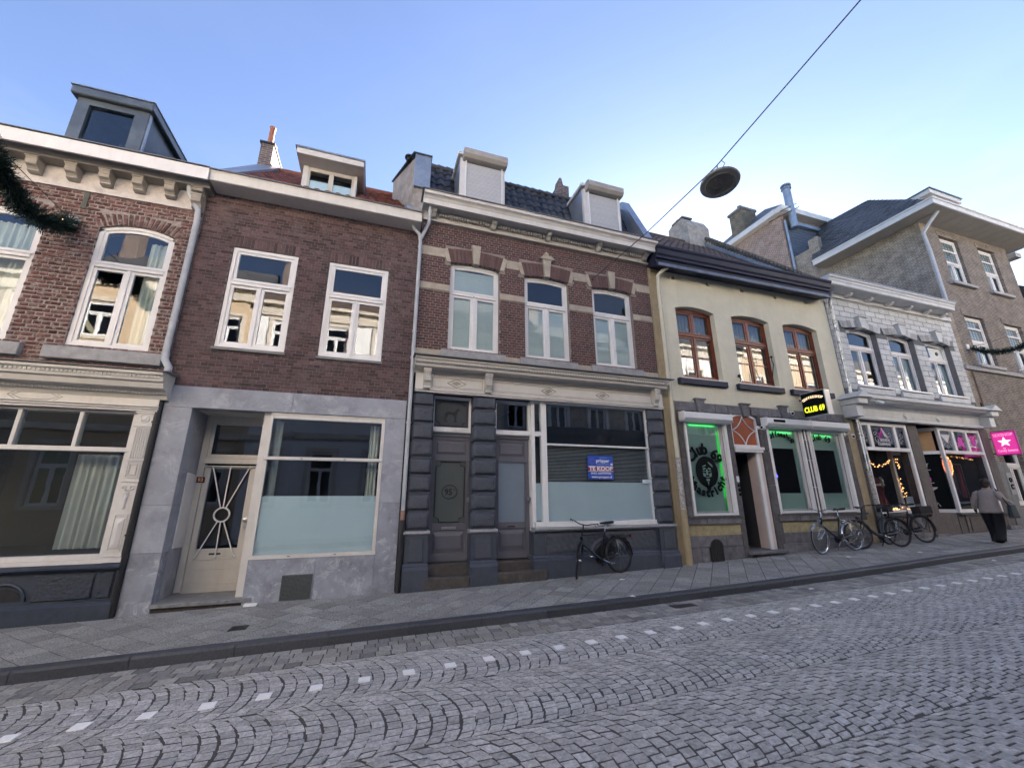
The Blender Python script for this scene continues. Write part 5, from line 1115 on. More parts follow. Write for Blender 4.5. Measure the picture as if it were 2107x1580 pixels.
# =====================================================================
# yellow plastered coffeeshop house
# =====================================================================
M_yel = mat('pale yellow plaster', (.65, .615, .48), .85, .07, 2.5, bump=.35, bscale=45, stain=.3, stcol=(.54, .50, .38), stscale=.9, streak=True)
M_yeld = mat('dirty yellow paint', (.36, .29, .18), .8, .15, 5, bump=.3, stain=.5, stcol=(.2, .16, .1), stscale=3, streak=True)
M_yels = mat('yellow rubble stone', (.34, .29, .17), .85, .25, 9, bump=1.0, bscale=18)
M_bluebl = mat('blue black gloss paint', (.014, .018, .04), .6, .15, 6)
M_blueg = mat('worn grey blue paint', (.14, .17, .24), .5, .3, 5, stain=.5, stcol=(.05, .06, .09), stscale=3)
M_brown = mat('red brown varnish', (.16, .034, .016), .35, .25, 12)
M_stoned = mat('weathered grey stone', (.17, .165, .175), .8, .3, 8, bump=.8, bscale=30, stain=.6, stcol=(.07, .065, .065), stscale=3, piece=.15)
M_stonedk = mat('dark weathered jamb stone', (.10, .095, .095), .8, .35, 8, bump=.8, bscale=25, stain=.5, stcol=(.045, .042, .04), stscale=3, piece=.12, streak=True)
H3 = thing('plastered_house', 'pale yellow plastered house with red brown windows above the coffeeshop with green lit glass', 'house', (9.8, 8, zs(9.8)))
ops3 = [(7.27, 8.56, 2.93, 4.97, .10), (9.17, 10.55, 2.93, 4.98, .10), (11.10, 12.50, 2.94, 4.99, .10)]
opsd = [(7.08, 8.37, -.42, 1.92), (8.56, 9.45, -1.22, 2.12, .12), (9.74, 11.02, -.40, 1.95), (11.2, 12.60, -.40, 1.95)]
holes = [(7.27, 7.37, 5.71, 5.81), (8.45, 8.56, 5.71, 5.82), (9.68, 9.80, 5.73, 5.84), (10.98, 11.09, 5.73, 5.84), (12.24, 12.36, 5.75, 5.86)]
W = wallpanel(H3, 'wall', 6.86, 13.14, 2.3, 6.4, ops3 + holes, M_yel)
for o in holes: b = MB(); b.box(o[0] - .01, o[1] + .01, 8.08, 8.14, o[2] - .01, o[3] + .01); b.box(o[0], o[0] + .05, 8.03, 8.08, o[2], o[2] + .05); b.build('putlog_hole', M_dark, W)
for o in ops3:
    a, c = o[0] - .02, o[1] + .02
    w = window(H3, a, c, o[2] + .01, o[3] - .03, 8.15, M_brown, rise=.03, trans=4.20, tw=.08, fw=.075, sash=.05, mullw=.05, uppermull=True, hbars=(3.58,), bar=.03)
    b = MB(); b.cbox(o[0] - .2, o[1] + .04, 7.90, 8.12, 2.745, 2.895, .01); b.build('sill', M_bluebl, w); b = MB(); b.box(o[0] - .05, o[1] + .02, 7.96, 8.15, 2.896, 2.935); b.build('sill_board', M_whitep, w)
    drape(w, o[0] + .05, o[1] - .05, 3.0, 4.85, 8.34, .02, .12, m=mat('dim net curtain', (.17, .18, .20), .9, .1, 3))
room(H3, 6.9, 13.0, 2.7, 5.4)
b = MB(); b.prism([(7.999, 5.90), (7.62, 5.78), (7.62, 5.88), (7.64, 5.91), (7.64, 5.98), (7.58, 6.0), (7.58, 6.06), (7.54, 6.10), (7.52, 6.22), (7.48, 6.26), (7.48, 6.31), (7.999, 6.33)], 6.50, 12.86, 'x'); b.build('cornice', M_bluebl, H3)
b = MB(); b.box(6.56, 12.80, 7.598, 7.622, 5.79, 5.87); b.build('cornice_face', M_blueg, H3)
# slope of the eave line
for o in H3.children:
    if o.name.startswith('cornice'):
        for v in o.data.vertices: v.co.z += .0 + (v.co.x + wl(H3).x - 6.5) * .012
# left strip and downpipe
b = MB(); b.box(6.5, 6.86, 7.99, 8.3, -2.0, 6.35); b.box(6.5, 6.58, 7.94, 7.99, -2, 6.2); b.box(6.78, 6.86, 7.96, 7.99, -2.0, 2.3); b.build('corner_strip', M_yeld, H3)
downpipe(H3, [(6.95, 7.7, 5.85), (6.80, 7.78, 5.76), (6.70, 7.85, 5.64), (6.68, 7.86, 5.2), (6.68, 7.86, .9)], .045, M_yel, joints=[(6.68, 7.86, 4.75), (6.68, 7.86, 2.95)])
M_stick = mat('sticker remains', (.4, .38, .36), .6, .8, 35, stain=.7, stcol=(.05, .05, .06), stscale=20)
downpipe(H3, [(6.68, 7.86, .9), (6.68, 7.86, -.25)], .055, M_stick); downpipe(H3, [(6.68, 7.86, -.25), (6.69, 7.86, zs(6.7) - .1)], .075, M_yeld)
# ground floor stone front
G = wallpanel(H3, 'ground_floor_wall', 6.86, 13.14, -2.0, 2.3, opsd, M_stonedk, 8.02, 8.3)
def st(x0, x1, z0, z1, m=M_stoned, y0=7.965, name='stone_block', c=.01, jit=.004):
    b = MB(); b.cbox(x0 + .004, x1 - .004, y0 + random.uniform(-.006, .006), 8.1, z0 + .004, z1 - .004, c, jit=jit); return b.build(name, m, G)
xsb = [6.87, 7.55, 7.98, 8.5, 8.95]; 
for (a, c) in ((6.87, 7.52), (7.75, 8.12), (8.12, 8.52), (8.52, 8.97), (9.32, 9.9), (9.9, 10.35), (10.55, 11.3), (11.3, 12.1), (12.1, 12.75)): st(a, c, 2.06, 2.29)
for (a, hgt, lean) in ((7.52, 2.36, .0), (8.97, 2.33, .0), (10.32, 2.36, .0)):
    b = MB(); b.prism([(a + .03, 2.02), (a + .2, 2.02), (a + .25, hgt), (a - .02, hgt)], 7.93, 8.1); b.box(a - .05, a + .28, 7.90, 8.1, hgt, hgt + .035); b.build('keystone', M_stoned, G)
for (a, c) in ((6.88, 7.06), (8.39, 8.55), (9.47, 9.73), (11.03, 11.19), (12.62, 12.83)):
    zc = [-.41, .25, .95, 1.5, 2.06] if a > 8 else [-.2, .9, 2.06]
    if 8.3 < a < 9.6: zc = [-1.35, -.5, .3, 1.15, 2.06]
    for k in range(len(zc) - 1): st(a, c, zc[k], zc[k + 1], M_stonedk)
st(6.88, 7.06, -.42, -.2)
for (a, c) in ((6.84, 7.38), (7.38, 8.38)): st(a, c, -.60, -.45, y0=7.93)
for (a, c) in ((9.62, 10.3), (10.3, 11.5), (11.5, 12.78)): st(a, c, -.585, -.44, y0=7.93)
for (a, c) in ((6.80, 8.40), (9.60, 12.80)): b = MB(); b.box(a, c, 7.90, 8.05, -.452, -.405); b.build('sill', M_stonedk, G)
for (a, c) in ((6.86, 8.38), (9.68, 12.9)): b = MB(); b.box(a, c, 7.975, 8.1, -.84, -.60); b.build('rubble_band', M_yels, G)
st(6.86, 7.9, -1.09, -.84); st(7.9, 8.38, -1.09, -.84); st(6.86, 7.16, -1.5, -1.09); st(7.16, 7.38, -1.5, -1.09); st(7.74, 8.40, -1.5, -1.09)
st(9.62, 11.2, -1.09, -.84); st(11.2, 12.9, -1.09, -.84); st(9.62, 10.9, -1.5, -1.09); st(10.9, 12.9, -1.5, -1.09)
b = MB(); b.box(12.84, 13.14, 7.985, 8.1, -1.9, 2.3); b.build('plaster_strip', M_yeld, G)
# arched iron grate
gt = MB(); cx_ = 7.55; 
for i in range(7):
    x = cx_ - .15 + i * .05; zt = -1.09 + math.sqrt(max(0, .0289 - (x - cx_) ** 2)); gt.box(x - .011, x + .011, 7.90, 7.93, -1.45, zt)
gt.ring((cx_, 7.915, -1.09), .17, .015, 'y', 14, 5, a0=0, a1=PI); gt.box(cx_ - .17, cx_ + .17, 7.93, 7.95, -1.45, -1.09); tag(gt.build('iron_grate', M_iron), 'small arched iron grate leaning on the stone base beside the coffeeshop door', 'grate')
# coffeeshop windows
M_green = glassmat('green tinted glass', tint=(.35, .75, .5), boost=.9, base=.05)
M_gback = mat('window backing board', (.05, .085, .08), .5, .1, 2)
M_led = mat('green lit edge', (.02, .5, .05), .5, emit=(.05, .9, .10), estr=.004)
M_logo = mat('logo black', (.006, .008, .009), .85, spec=.08)
def cafewin(x0, x1, z0, z1, board):
    b = MB(); f = .05
    frame_rect(b, x0, x1, z0, z1, 8.06, f, .09); w = b.build('shop_window', M_whitep, G, bev=.004)
    b = MB(); xr = x1 - f; b.box(xr - .13, xr, 8.07, 8.10, z0 + f, z1 - f); b.box(x0 + f, xr - .13, 8.07, 8.10, z0 + f, z0 + f + .05); b.box(xr - .145, xr - .13, 8.02, 8.10, z0 + f, z1 - f); b.build('inner_frame', M_offw, w)
    b = MB(); b.box(x0 + f, xr - .14, 8.04, 8.048, z0 + f, z1 - f); b.build('pane', M_glassd, w)
    return w
w1 = cafewin(7.10, 8.36, -.41, 1.84, True); w2 = cafewin(9.76, 11.01, -.39, 1.80, False); w3 = cafewin(11.21, 12.58, -.39, 1.76, False)
b = MB(); b.box(7.15, 8.16, 8.075, 8.09, -.31, 1.80); b.build('backing_board', mat('grey green board', (.31, .43, .37), .4, .1, 2), w1)
b = MB(); b.box(8.13, 8.16, 8.055, 8.074, -.30, 1.78); b.box(7.17, 8.13, 8.055, 8.074, 1.75, 1.78); b.build('green_light_strip', M_led, w1)
for (a, c, w) in ((9.81, 10.86, w2), (11.26, 12.42, w3)):
    b = MB(); b.box(a, c, 8.08, 8.09, -.34, .10); b.box(a, c, 8.08, 8.09, 1.25, 1.75); b.box(c - .16, c, 8.08, 8.09, .1, 1.25); b.build('green_film', mat('grey green film', (.31, .43, .37), .4, .1, 2), w)
    b = MB(); b.box(a, c, 8.09, 8.13, 1.72, 1.75); b.build('green_light_strip', M_led, w)
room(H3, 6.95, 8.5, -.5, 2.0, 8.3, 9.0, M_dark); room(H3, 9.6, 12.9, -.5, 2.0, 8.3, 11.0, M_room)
# green glow comes from small tube lights behind the glass
for (x, z, vert) in ((8.13, .8, 1), (7.7, 1.74, 0), (10.35, 1.68, 0), (11.85, 1.65, 0)):
    l = bpy.data.lights.new('green_tube_light', 'AREA'); l.shape = 'RECTANGLE'; l.size = .8; l.size_y = .04; l.energy = .03 if vert else .04; l.color = (.15, 1, .28)
    o = bpy.data.objects.new('green_tube_light', l); COL.objects.link(o); o.location = (x, 8.056, z); o.rotation_euler = (R(62), 0, 0) if not vert else (Matrix.Rotation(R(90), 3, 'X') @ Matrix.Rotation(R(90), 3, 'Z') @ Matrix.Rotation(R(-35), 3, 'X')).to_euler(); l.size = 1.6 if vert else .8
b = MB(); Y_ = 8.036
b.arctext('Club 69', .36, (7.63, Y_, .62), .51, PI / 2 - .05, 2.15, bold=.016); b.build('window_lettering', M_logo, w1); b = MB()
b.arctext('Maastricht', .27, (7.63, Y_, .62), .52, -PI / 2 + .08, 2.5, bold=.012, inside=True); b.build('window_lettering', M_logo, w1)
b = MB(); n = 30; b.prism([(7.655 + .335 * math.cos(a), .60 + .37 * math.sin(a)) for a in np.linspace(0, 2 * PI, n, endpoint=False)], Y_ - .002, Y_ + .002)
b.prism([(7.55, .3), (7.76, .3), (7.70, .18), (7.655, .13), (7.61, .18)], Y_ - .002, Y_ + .002); b.build('portrait_disc', M_logo, w1)
M_face = mat('portrait pale green', (.15, .25, .21), .5)
b = MB(); y = Y_ - .006; cx_, cz_ = 7.655, .57
def fp(pp): b.prism([(cx_ + p[0], cz_ + p[1]) for p in pp], y, y + .003)
fp([(-.13, .10), (-.05, .13), (-.03, .10), (-.10, .07)]); fp([(.13, .10), (.05, .13), (.03, .10), (.10, .07)])
fp([(-.13, .05), (-.03, .05), (-.03, .035), (-.12, .03)]); fp([(.13, .05), (.03, .05), (.03, .035), (.12, .03)])
fp([(-.02, .09), (.015, .09), (.03, -.05), (-.035, -.05)]); fp([(-.13, .01), (-.05, -.02), (-.06, -.09), (-.12, -.08)]); fp([(.13, .01), (.05, -.02), (.06, -.09), (.12, -.08)])
fp([(-.06, -.09), (.06, -.09), (.05, -.11), (-.05, -.11)]); fp([(-.055, -.14), (.055, -.14), (.04, -.19), (-.04, -.19)]); fp([(-.02, -.21), (.02, -.21), (0, -.30)]); fp([(-.12, .16), (-.02, .20), (-.02, .17), (-.13, .13)]); fp([(.06, .27), (.17, .20), (.19, .14), (.15, .16), (.06, .24)])
b.build('portrait_face', M_face, w1)
b = MB(); b.arctext('Coffeeshop', .2, (10.22, Y_, .80), .82, PI / 2 - .05, 1.25, bold=.008); b.build('window_lettering', M_logo, w2)
b = MB(); b.arctext('Club 69', .22, (11.74, Y_, .85), .75, PI / 2 - .02, 1.05, bold=.008); b.build('window_lettering', M_logo, w3)
M_blue = mat('blue neon', (.1, .1, .6), .4, emit=(.15, .12, 1), estr=.3)
b = MB(); b.tube([(10.5, 8.6, .55), (10.55, 8.6, .68), (10.6, 8.6, .55), (10.55, 8.6, .5), (10.5, 8.6, .55)], .018, 6); b.build('blue_light', M_blue, w2)
M_bxw = mat('white shutter box', (.66, .68, .71), .35, .04, 3)
for (x0, x1) in ((6.95, 8.40), (9.58, 11.13), (11.16, 12.62)):
    b = MB(); b.prism([(8.02, 2.03), (7.76, 1.99), (7.76, 1.85), (7.84, 1.77), (8.02, 1.77)], x0, x1, 'x'); s_ = b.build('shutter_box', M_bxw, G, bev=.004)
    b = MB(); b.box(x0 - .012, x0, 7.76, 8.02, 1.80, 2.01); b.box(x1, x1 + .012, 7.76, 8.02, 1.80, 2.01); b.build('end_cap', M_whitep, s_)
    for xr in (x0 + .13, x1 - .06): b = MB(); b.box(xr, xr + .04, 7.96, 8.02, -.42, 1.77); b.build('guide_rail', M_whitep, s_)
b = MB(); b.box(9.78, 10.18, 7.752, 7.762, 1.885, 1.955); b.build('black_label', M_logo, G)
# door
D = holder('doorway', H3, 'open coffeeshop doorway with arched orange toplight and white star bars')
b = MB(); b.box(8.54, 9.47, 7.90, 8.12, 1.16, 1.23); b.box(8.56, 9.45, 7.93, 8.12, 1.10, 1.16); b.box(8.56, 8.60, 8.0, 8.08, 1.23, 2.0); b.box(9.40, 9.45, 8.0, 8.08, 1.23, 2.0); b.box(8.60, 9.40, 8.0, 8.08, 1.23, 1.29)
n = 10
for k in range(n):
    xa1 = 8.56 + .89 * k / n; xb1 = 8.56 + .89 * (k + 1) / n; za, zb = arc_z(xa1, 8.56, 9.45, 2.10, .12), arc_z(xb1, 8.56, 9.45, 2.10, .12); b.prism([(xa1, za - .05), (xb1, zb - .05), (xb1, zb), (xa1, za)], 8.0, 8.08)
b.build('toplight_frame', M_whitep, D)
b = MB(); panepoly(b, 8.60, 9.40, 1.29, 2.05, 8.04, lambda x: arc_z(x, 8.56, 9.45, 2.10, .12) - .05); b.build('orange_pane', mat('orange brown glass', (.36, .105, .05), .15, .15, 3, spec=.6), D)
b = MB(); cx_, cz_ = 9.0, 1.66
for (sx_, sz_) in ((1, 1), (-1, 1), (1, -1), (-1, -1)):
    # concave arcs between the four star points
    pts = []
    for t in np.linspace(0, 1, 9):
        u = (1 - t) ** 2 * 0 + 2 * t * (1 - t) * .10 + t * t * .38; v = (1 - t) ** 2 * .37 + 2 * t * (1 - t) * .10 + 0
        pts.append((cx_ + sx_ * u, 8.02, cz_ + sz_ * v))
    b.tube(pts, .013, 5)
b.build('star_bars', M_whitep, D)
b = MB(); b.add([(9.35, 7.99, -1.21), (9.45, 7.99, -1.21), (9.45, 8.38, -1.21), (9.37, 8.38, -1.21), (9.35, 7.99, 1.10), (9.45, 7.99, 1.10), (9.45, 8.38, 1.10), (9.37, 8.38, 1.10)], [(0, 1, 5, 4), (1, 2, 6, 5), (2, 3, 7, 6), (3, 0, 4, 7), (4, 5, 6, 7), (0, 3, 2, 1)]); b.build('door_leaf', mat('pinkish white paint', (.62, .52, .48), .5, .06, 4), D)
b = MB(); b.box(9.26, 9.35, 7.985, 8.03, -1.21, 1.10); b.build('door_post', M_whitep, D)
room(H3, 8.57, 9.45, -1.22, 1.1, 8.3, 10.6, M_dark)
b = MB(); b.box(8.72, 9.15, 9.2, 9.22, -.9, .1); b.box(8.7, 9.1, 9.6, 9.62, .2, .6); b.build('poster', mat('poster grey', (.16, .14, .13), .6, .5, 14), D)
b = MB(); b.box(8.50, 9.62, 7.84, 8.4, -1.285, -1.215); b.build('doorstep', M_stoned, H3, bev=.008)
b = MB(); b.box(8.55, 9.6, 7.92, 8.3, -1.9, -1.287); b.build('step_base', M_stonedk, H3)
b = MB(); b.box(8.46, 8.53, 7.945, 7.96, .36, .5); tag(b.build('door_sticker', mat('sticker white', (.65, .68, .75), .5)), 'small white sticker on the stone pier left of the coffeeshop door', 'sticker')
b = MB(); b.sphere((8.49, 7.955, .28), .035, 8, 5, sc=(1, .3, 1)); b.sphere((8.5, 7.955, .17), .045, 8, 5, sc=(1, .3, 1)); b.sphere((8.5, 7.955, .07), .04, 8, 5, sc=(1, .3, 1)); tag(b.build('wall_stickers', M_logo), 'column of black round stickers on the pier beside the coffeeshop door', 'sticker')
# hooks on the wall
b = MB(); b.tube([(10.30, 8.0, 3.78), (10.30, 7.9, 3.76), (10.27, 7.88, 3.62), (10.33, 7.9, 3.58), (10.33, 8.0, 3.2)], .014, 5); b.sphere((10.3, 7.9, 3.77), .035, 8, 5); tag(b.build('wall_hook', M_iron), 'black iron hook on the yellow wall right of the middle brown window', 'hook')
b = MB(); b.sphere((9.07, 7.95, 3.12), .045, 8, 5); b.tube([(9.05, 7.95, 3.1), (9.10, 7.93, 3.03), (9.12, 8.0, 2.98)], .014, 5); tag(b.build('wall_hook', M_iron), 'black iron hook on the yellow wall below left of the middle brown window', 'hook')
# roof
M_tilebr = mat('brown plain tile', (.115, .075, .058), .8, .3, 12, piece=.35, col2=(.08, .06, .05))
RF = holder('roof', H3)
b = MB(); b.prism([(7.9, 6.3), (12.35, 10.72), (16.8, 6.3)], 6.65, 13.05, 'x'); b.build('roof_deck', M_pipeb, RF)
rooftiles(RF, 'roof_tile', 6.75, 13.0, 7.95, 6.42, 12.3, 10.76, M_tilebr, .25, .34, limit=290)
b = MB(); b.tube([(6.7, 12.38, 10.8), (13.05, 12.38, 10.8)], .12, 8); b.build('ridge_tiles', M_tilebr, RF)
b = MB(); b.add([(7.3, 8.5, 6.99), (9.4, 8.5, 6.99), (9.4, 8.75, 7.24), (7.3, 8.75, 7.24), (7.3, 8.45, 7.08), (9.4, 8.45, 7.08), (9.4, 8.7, 7.33), (7.3, 8.7, 7.33)], [(0, 1, 5, 4), (1, 2, 6, 5), (2, 3, 7, 6), (3, 0, 4, 7), (4, 5, 6, 7)]); b.build('roof_light', M_zincd, RF)
b = MB(); b.prism([(8.2, 6.3), (12.3, 10.6), (12.6, 11.15), (12.2, 11.2), (8.05, 6.75), (7.95, 6.4)], 13.05, 13.32, 'x'); pw = b.build('gable_wall', M_oldpl, H3)
b = MB()
for i in range(34):
    t = i / 34; y = 8.1 + 4.2 * t; z = 6.80 + 4.48 * t; b.box(13.0 + random.uniform(-.02, .02), 13.38, y, y + .17, z, z + .06 + .10 * .5)
b.build('coping_tiles', mat('mossy coping tile', (.09, .085, .075), .9, .3, 10, bump=.5, stain=.5, stcol=(.05, .05, .04), stscale=5), pw, kind='stuff')
b = MB(); b.prism([(8.0, 6.52), (12.0, 10.55), (12.0, 10.72), (8.0, 6.66)], 12.95, 13.06, 'x'); b.build('flashing', M_zinc, pw)
ch = holder('chimney', H3, 'squat grey plastered chimney on the ridge of the yellow house')
b = MB(); b.prism([(12.02, 10.5), (13.2, 10.5), (13.2, 11.95), (12.6, 12.15), (12.25, 11.95), (12.02, 11.5)], 12.15, 13.32, 'x'); b.build('stack', M_oldpl, ch, bev=.008); b = MB(); b.box(12.10, 12.66, 12.2, 12.9, 12.0, 12.06); b.build('capping', M_stoned, ch)

# =====================================================================
# white painted block house with the lingerie shop
# =====================================================================
M_wblk = mat('grey white painted block', (.50, .52, .53), .6, .12, 5, bump=.25, bscale=60, piece=.10, stain=.35, stcol=(.3, .31, .32), stscale=2, stain2=(.4, (.33, .33, .32), 3, .4))
M_wj = mat('dark block joint', (.12, .125, .13), .9)
M_wrv = mat('grey reveal', (.16, .16, .165), .8, .15, 5)
M_archg = mat('grey arch stone', (.27, .275, .285), .7, .2, 8, piece=.35, col2=(.38, .39, .40))
M_wc = mat('white grey cornice', (.56, .57, .57), .5, .08, 4, stain=.35, stcol=(.33, .33, .32), stscale=3)
H4 = thing('painted_house', 'white painted block house with grey arches above the lingerie shop front', 'house', (16.4, 8, zs(16.4)))
ops4 = [(13.84, 15.27, 3.28, 5.25, .09), (15.82, 17.17, 3.28, 5.25, .09), (17.76, 19.17, 3.27, 5.25, .09)]
W = wallpanel(H4, 'wall', 13.14, 19.72, 2.3, 6.4, ops4, M_wj)
band4 = [(13.1, 13.5, 5.18, 5.40), (15.53, 15.6, 5.18, 5.40), (13.1, 20, 2.3, 3.12)]
ask = [(o[0] - .28, o[1] + .28, 5.08, 5.46) for o in ops4]
pieces(W, 'block', courses(13.16, 19.70, 3.13, 6.30, ops4, .50, .186, .016, 'run', skip=ask), M_wblk, .012, ch=.005, jit=.002, jy=.002)
for o in ops4:
    c = (o[0] + o[1]) / 2; n = 11
    for k in range(n):
        t0, t1 = -1.28 + 2.56 * k / n, -1.28 + 2.56 * (k + 1) / n; h = (o[1] - o[0]) / 2
        if abs(t0 + t1) / 2 < .13: continue
        P = lambda t, kk: (c + t * h + t * kk * .25, arc_z(min(max(c + t * h, o[0]), o[1]), *o[:2], o[3], .09) + kk)
        b = MB(); b.prism([P(t0 + .008, 0), P(t1 - .008, 0), P(t1 - .008, .22), P(t0 + .008, .22)], 7.965, 8.1); b.build('arch_stone', M_archg, W)
    b = MB(); b.prism([(c - .11, 5.20), (c + .11, 5.20), (c + .17, 5.56), (c - .17, 5.56)], 7.86, 8.1); b.box(c - .2, c + .2, 7.82, 8.1, 5.56, 5.61); b.build('keystone', M_wblk, W, bev=.01)
    b = MB(); b.box(o[0] + .001, o[0] + .012, 8.002, 8.2, o[2], o[3] - .14); b.build('reveal', M_wrv, W); b = MB(); b.box(o[1] - .012, o[1] - .001, 8.002, 8.2, o[2], o[3] - .14); b.build('reveal', M_wrv, W)
for (i, o) in enumerate(ops4):
    w = window(H4, o[0] + .012, o[1] - .012, o[2], o[3], 8.15, M_whitep, rise=.09, trans=4.60, tw=.08, fw=.07, sash=.05, mullw=.06)
    b = MB(); b.box(o[0] - .05, o[1] + .06, 7.90, 8.15, 3.225, 3.275); b.build('sill_board', M_whitep, w)
    b = MB(); b.cbox(o[0] - .08, o[1] + .1, 7.93, 8.1, 3.03, 3.20, .01); b.build('sill', M_wblk, w)
    if i: b = MB(); b.box(o[0] + .07, o[1] - .07, 8.24, 8.25, 3.35, 4.55 if i == 1 else 4.56); b.build('frosted_film', mat('pale privacy film', (.30, .34, .38), .4, .05, 2), w)
    if i == 2: b = MB(); b.box(o[0] + .55, o[1] - .1, 8.19, 8.20, 4.66, 5.08); b.build('white_panel', M_whitep, w); b = MB(); b.lathe([(.07, 0), (.07, -.02)], (o[0] + .95, 8.19, 4.88), 10, 'y'); b.build('duct_opening', M_pipeb, w)
room(H4, 13.2, 19.6, 2.9, 5.5)
for (H_, xa1, xb1, xc1, ze) in ((H3, 12.9, 13.1, 6.6, 6.2), (H4, 19.3, 19.5, 13.2, 6.4)):
    b = MB(); b.box(xa1, xb1, 8.31, 12.5, -2.2, ze); b.build('party_wall', M_dark, H_); b = MB(); b.box(xc1, xb1, 12.5, 12.7, -2.2, ze); b.build('back_wall', M_dark, H_)
# glowing lamp disc in the first window
b = MB(); b.ring((14.95, 9.2, 4.45), .16, .03, 'y', 16, 5); b.sphere((14.95, 9.2, 4.45), .06, 8, 6); b.ring((15.0, 9.2, 4.0), .13, .02, 'y', 16, 5)
tag(b.build('warm_lamp', mat('warm lamp', (.9, .5, .2), .5, emit=(1, .42, .15), estr=.45)), 'round orange glowing lamp behind the first window of the white block house', 'lamp')
b = MB(); b.prism([(7.999, 6.30), (7.55, 6.32), (7.52, 6.34), (7.52, 6.44), (7.50, 6.46), (7.50, 6.52), (7.46, 6.55), (7.46, 6.60), (7.999, 6.62)], 12.80, 19.10, 'x'); b.build('cornice', M_wc, H4)
b = MB(); b.box(12.82, 19.12, 7.44, 7.95, 6.602, 6.63); b.build('gutter_lip', M_zinc, H4)
b = MB(); b.box(13.14, 19.68, 7.93, 8.0, 6.16, 6.30); b.build('frieze', M_wc, H4)
for x in (13.1, 14.1, 15.1, 16.1, 17.1, 18.1, 19.0):
    b = MB(); b.prism([(7.93, 6.32), (7.72, 6.32), (7.72, 6.27), (7.80, 6.22), (7.93, 6.20)], x - .07, x + .07, 'x'); b.build('cornice_bracket', M_whitep, H4)
downpipe(H4, [(13.15, 7.6, 6.3), (13.15, 7.75, 6.15), (13.22, 7.88, 5.9), (13.22, 7.9, 2.6), (13.22, 7.9, .7)], .045, mat('galvanised pipe', (.5, .53, .56), .28, .1, 5, metal=.7), brackets=[(13.22, 7.9, 4.7), (13.22, 7.9, 3.2), (13.22, 7.9, 1.6)])
downpipe(H4, [(13.22, 7.9, .7), (13.22, 7.9, -.35)], .055, M_stick); downpipe(H4, [(13.22, 7.9, -.35), (13.22, 7.9, -1.25)], .06, M_stoned)
b = MB(); b.prism([(8.1, 6.5), (11.6, 8.4), (11.6, 6.5)], 13.3, 19.6, 'x'); b.build('roof', M_zincd, H4)
# shopfront
b = MB(); b.cbox(13.3, 19.5, 7.95, 8.1, 2.86, 3.02, .01); b.build('sill_band', M_wblk, H4)
b = MB(); b.prism([(7.999, 2.86), (7.5, 2.80), (7.5, 2.74), (7.56, 2.70), (7.60, 2.66), (7.80, 2.62), (7.86, 2.50), (7.88, 2.28), (7.80, 2.24), (7.80, 2.18), (7.999, 2.18)], 13.05, 19.35, 'x'); b.build('shop_cornice', M_wc, H4)
for x in (13.0, 19.4):
    b = MB(); b.prism([(x - .32, 2.72), (x, 2.92), (x + .32, 2.72)], 7.42, 8.0); b.box(x - .2, x + .2, 7.5, 8.0, 2.55, 2.72); b.box(x - .14, x + .14, 7.62, 8.0, 2.2, 2.55); b.build('corner_console', M_wc, H4, bev=.01)
for x in (15.4, 17.0):
    b = MB(); b.lathe([(.10, 0), (.10, -.02), (.05, -.04)], (x, 7.86, 2.38), 4, 'y'); b.build('lozenge', M_wc, H4)
M_pier = mat('brown grey stone pier', (.115, .10, .095), .75, .25, 7, bump=.6, bscale=30, stain=.5, stcol=(.06, .055, .05), stscale=3, streak=True)
SF = holder('shopfront', H4, 'lingerie shopfront with white framed windows and stickers')
b = MB(); b.box(13.14, 13.40, 7.99, 8.3, -1.9, 2.18); b.box(15.52, 15.98, 7.96, 8.3, -1.9, 2.18); b.box(19.30, 19.72, 7.96, 8.3, -1.9, 2.18); b.box(13.4, 15.52, 7.97, 8.3, -1.9, -.50); b.box(17.2, 19.3, 7.97, 8.3, -1.9, -.52); b.box(16.9, 17.2, 8.0, 8.3, -1.9, -.52); b.build('stone_pier', M_pier, SF)
b = MB(); b.box(13.2, 15.6, 7.90, 8.1, -.52, -.46); b.box(16.9, 19.5, 7.90, 8.1, -.54, -.48); b.build('sill', M_stonedk, SF)
b = MB(); b.box(15.45, 16.05, 7.88, 8.3, -1.9, -1.05); b.box(19.2, 19.8, 7.88, 8.3, -1.9, -.9); b.box(17.1, 19.2, 7.93, 8.3, -1.9, -1.12); b.box(13.4, 15.45, 7.93, 8.3, -1.9, -1.0); b.build('pier_foot', M_stoned, SF)
for (xa1, xb1) in ((17.35, 18.15), (18.35, 19.1), (13.6, 14.4), (14.6, 15.35)):
    b = MB(); frame_rect(b, xa1, xb1, -1.02, -.62, 7.97, .03, .02); b.build('recessed_panel', M_pier, SF)
def shopwin(x0, x1, z0, z1, zt, mul, name):
    b = MB(); frame_rect(b, x0, x1, z0, z1, 8.05, .10, .08); b.box(x0 + .1, x1 - .1, 7.95, 8.05, zt - .05, zt + .05)
    for m_ in mul: b.box(m_ - .06, m_ + .06, 7.97, 8.05, zt + .05, z1 - .1)
    w = b.build('shop_window', M_whitep, SF, bev=.005)
    b = MB(); b.box(x0 + .1, x1 - .1, 8.01, 8.018, z0 + .1, zt - .05); b.build('pane', M_glassd, w)
    ed = [x0 + .1] + [k for m_ in mul for k in (m_ - .06, m_ + .06)] + [x1 - .1]
    for k in range(0, len(ed), 2):
        b = MB(); b.box(ed[k], ed[k + 1], 8.01, 8.018, zt + .05, z1 - .1); b.build('pane', M_glassd, w)
        b = MB(); b.box(ed[k], ed[k + 1], 8.03, 8.04, zt + .05, z1 - .1); b.build('black_film', M_logo, w)
    return w, ed
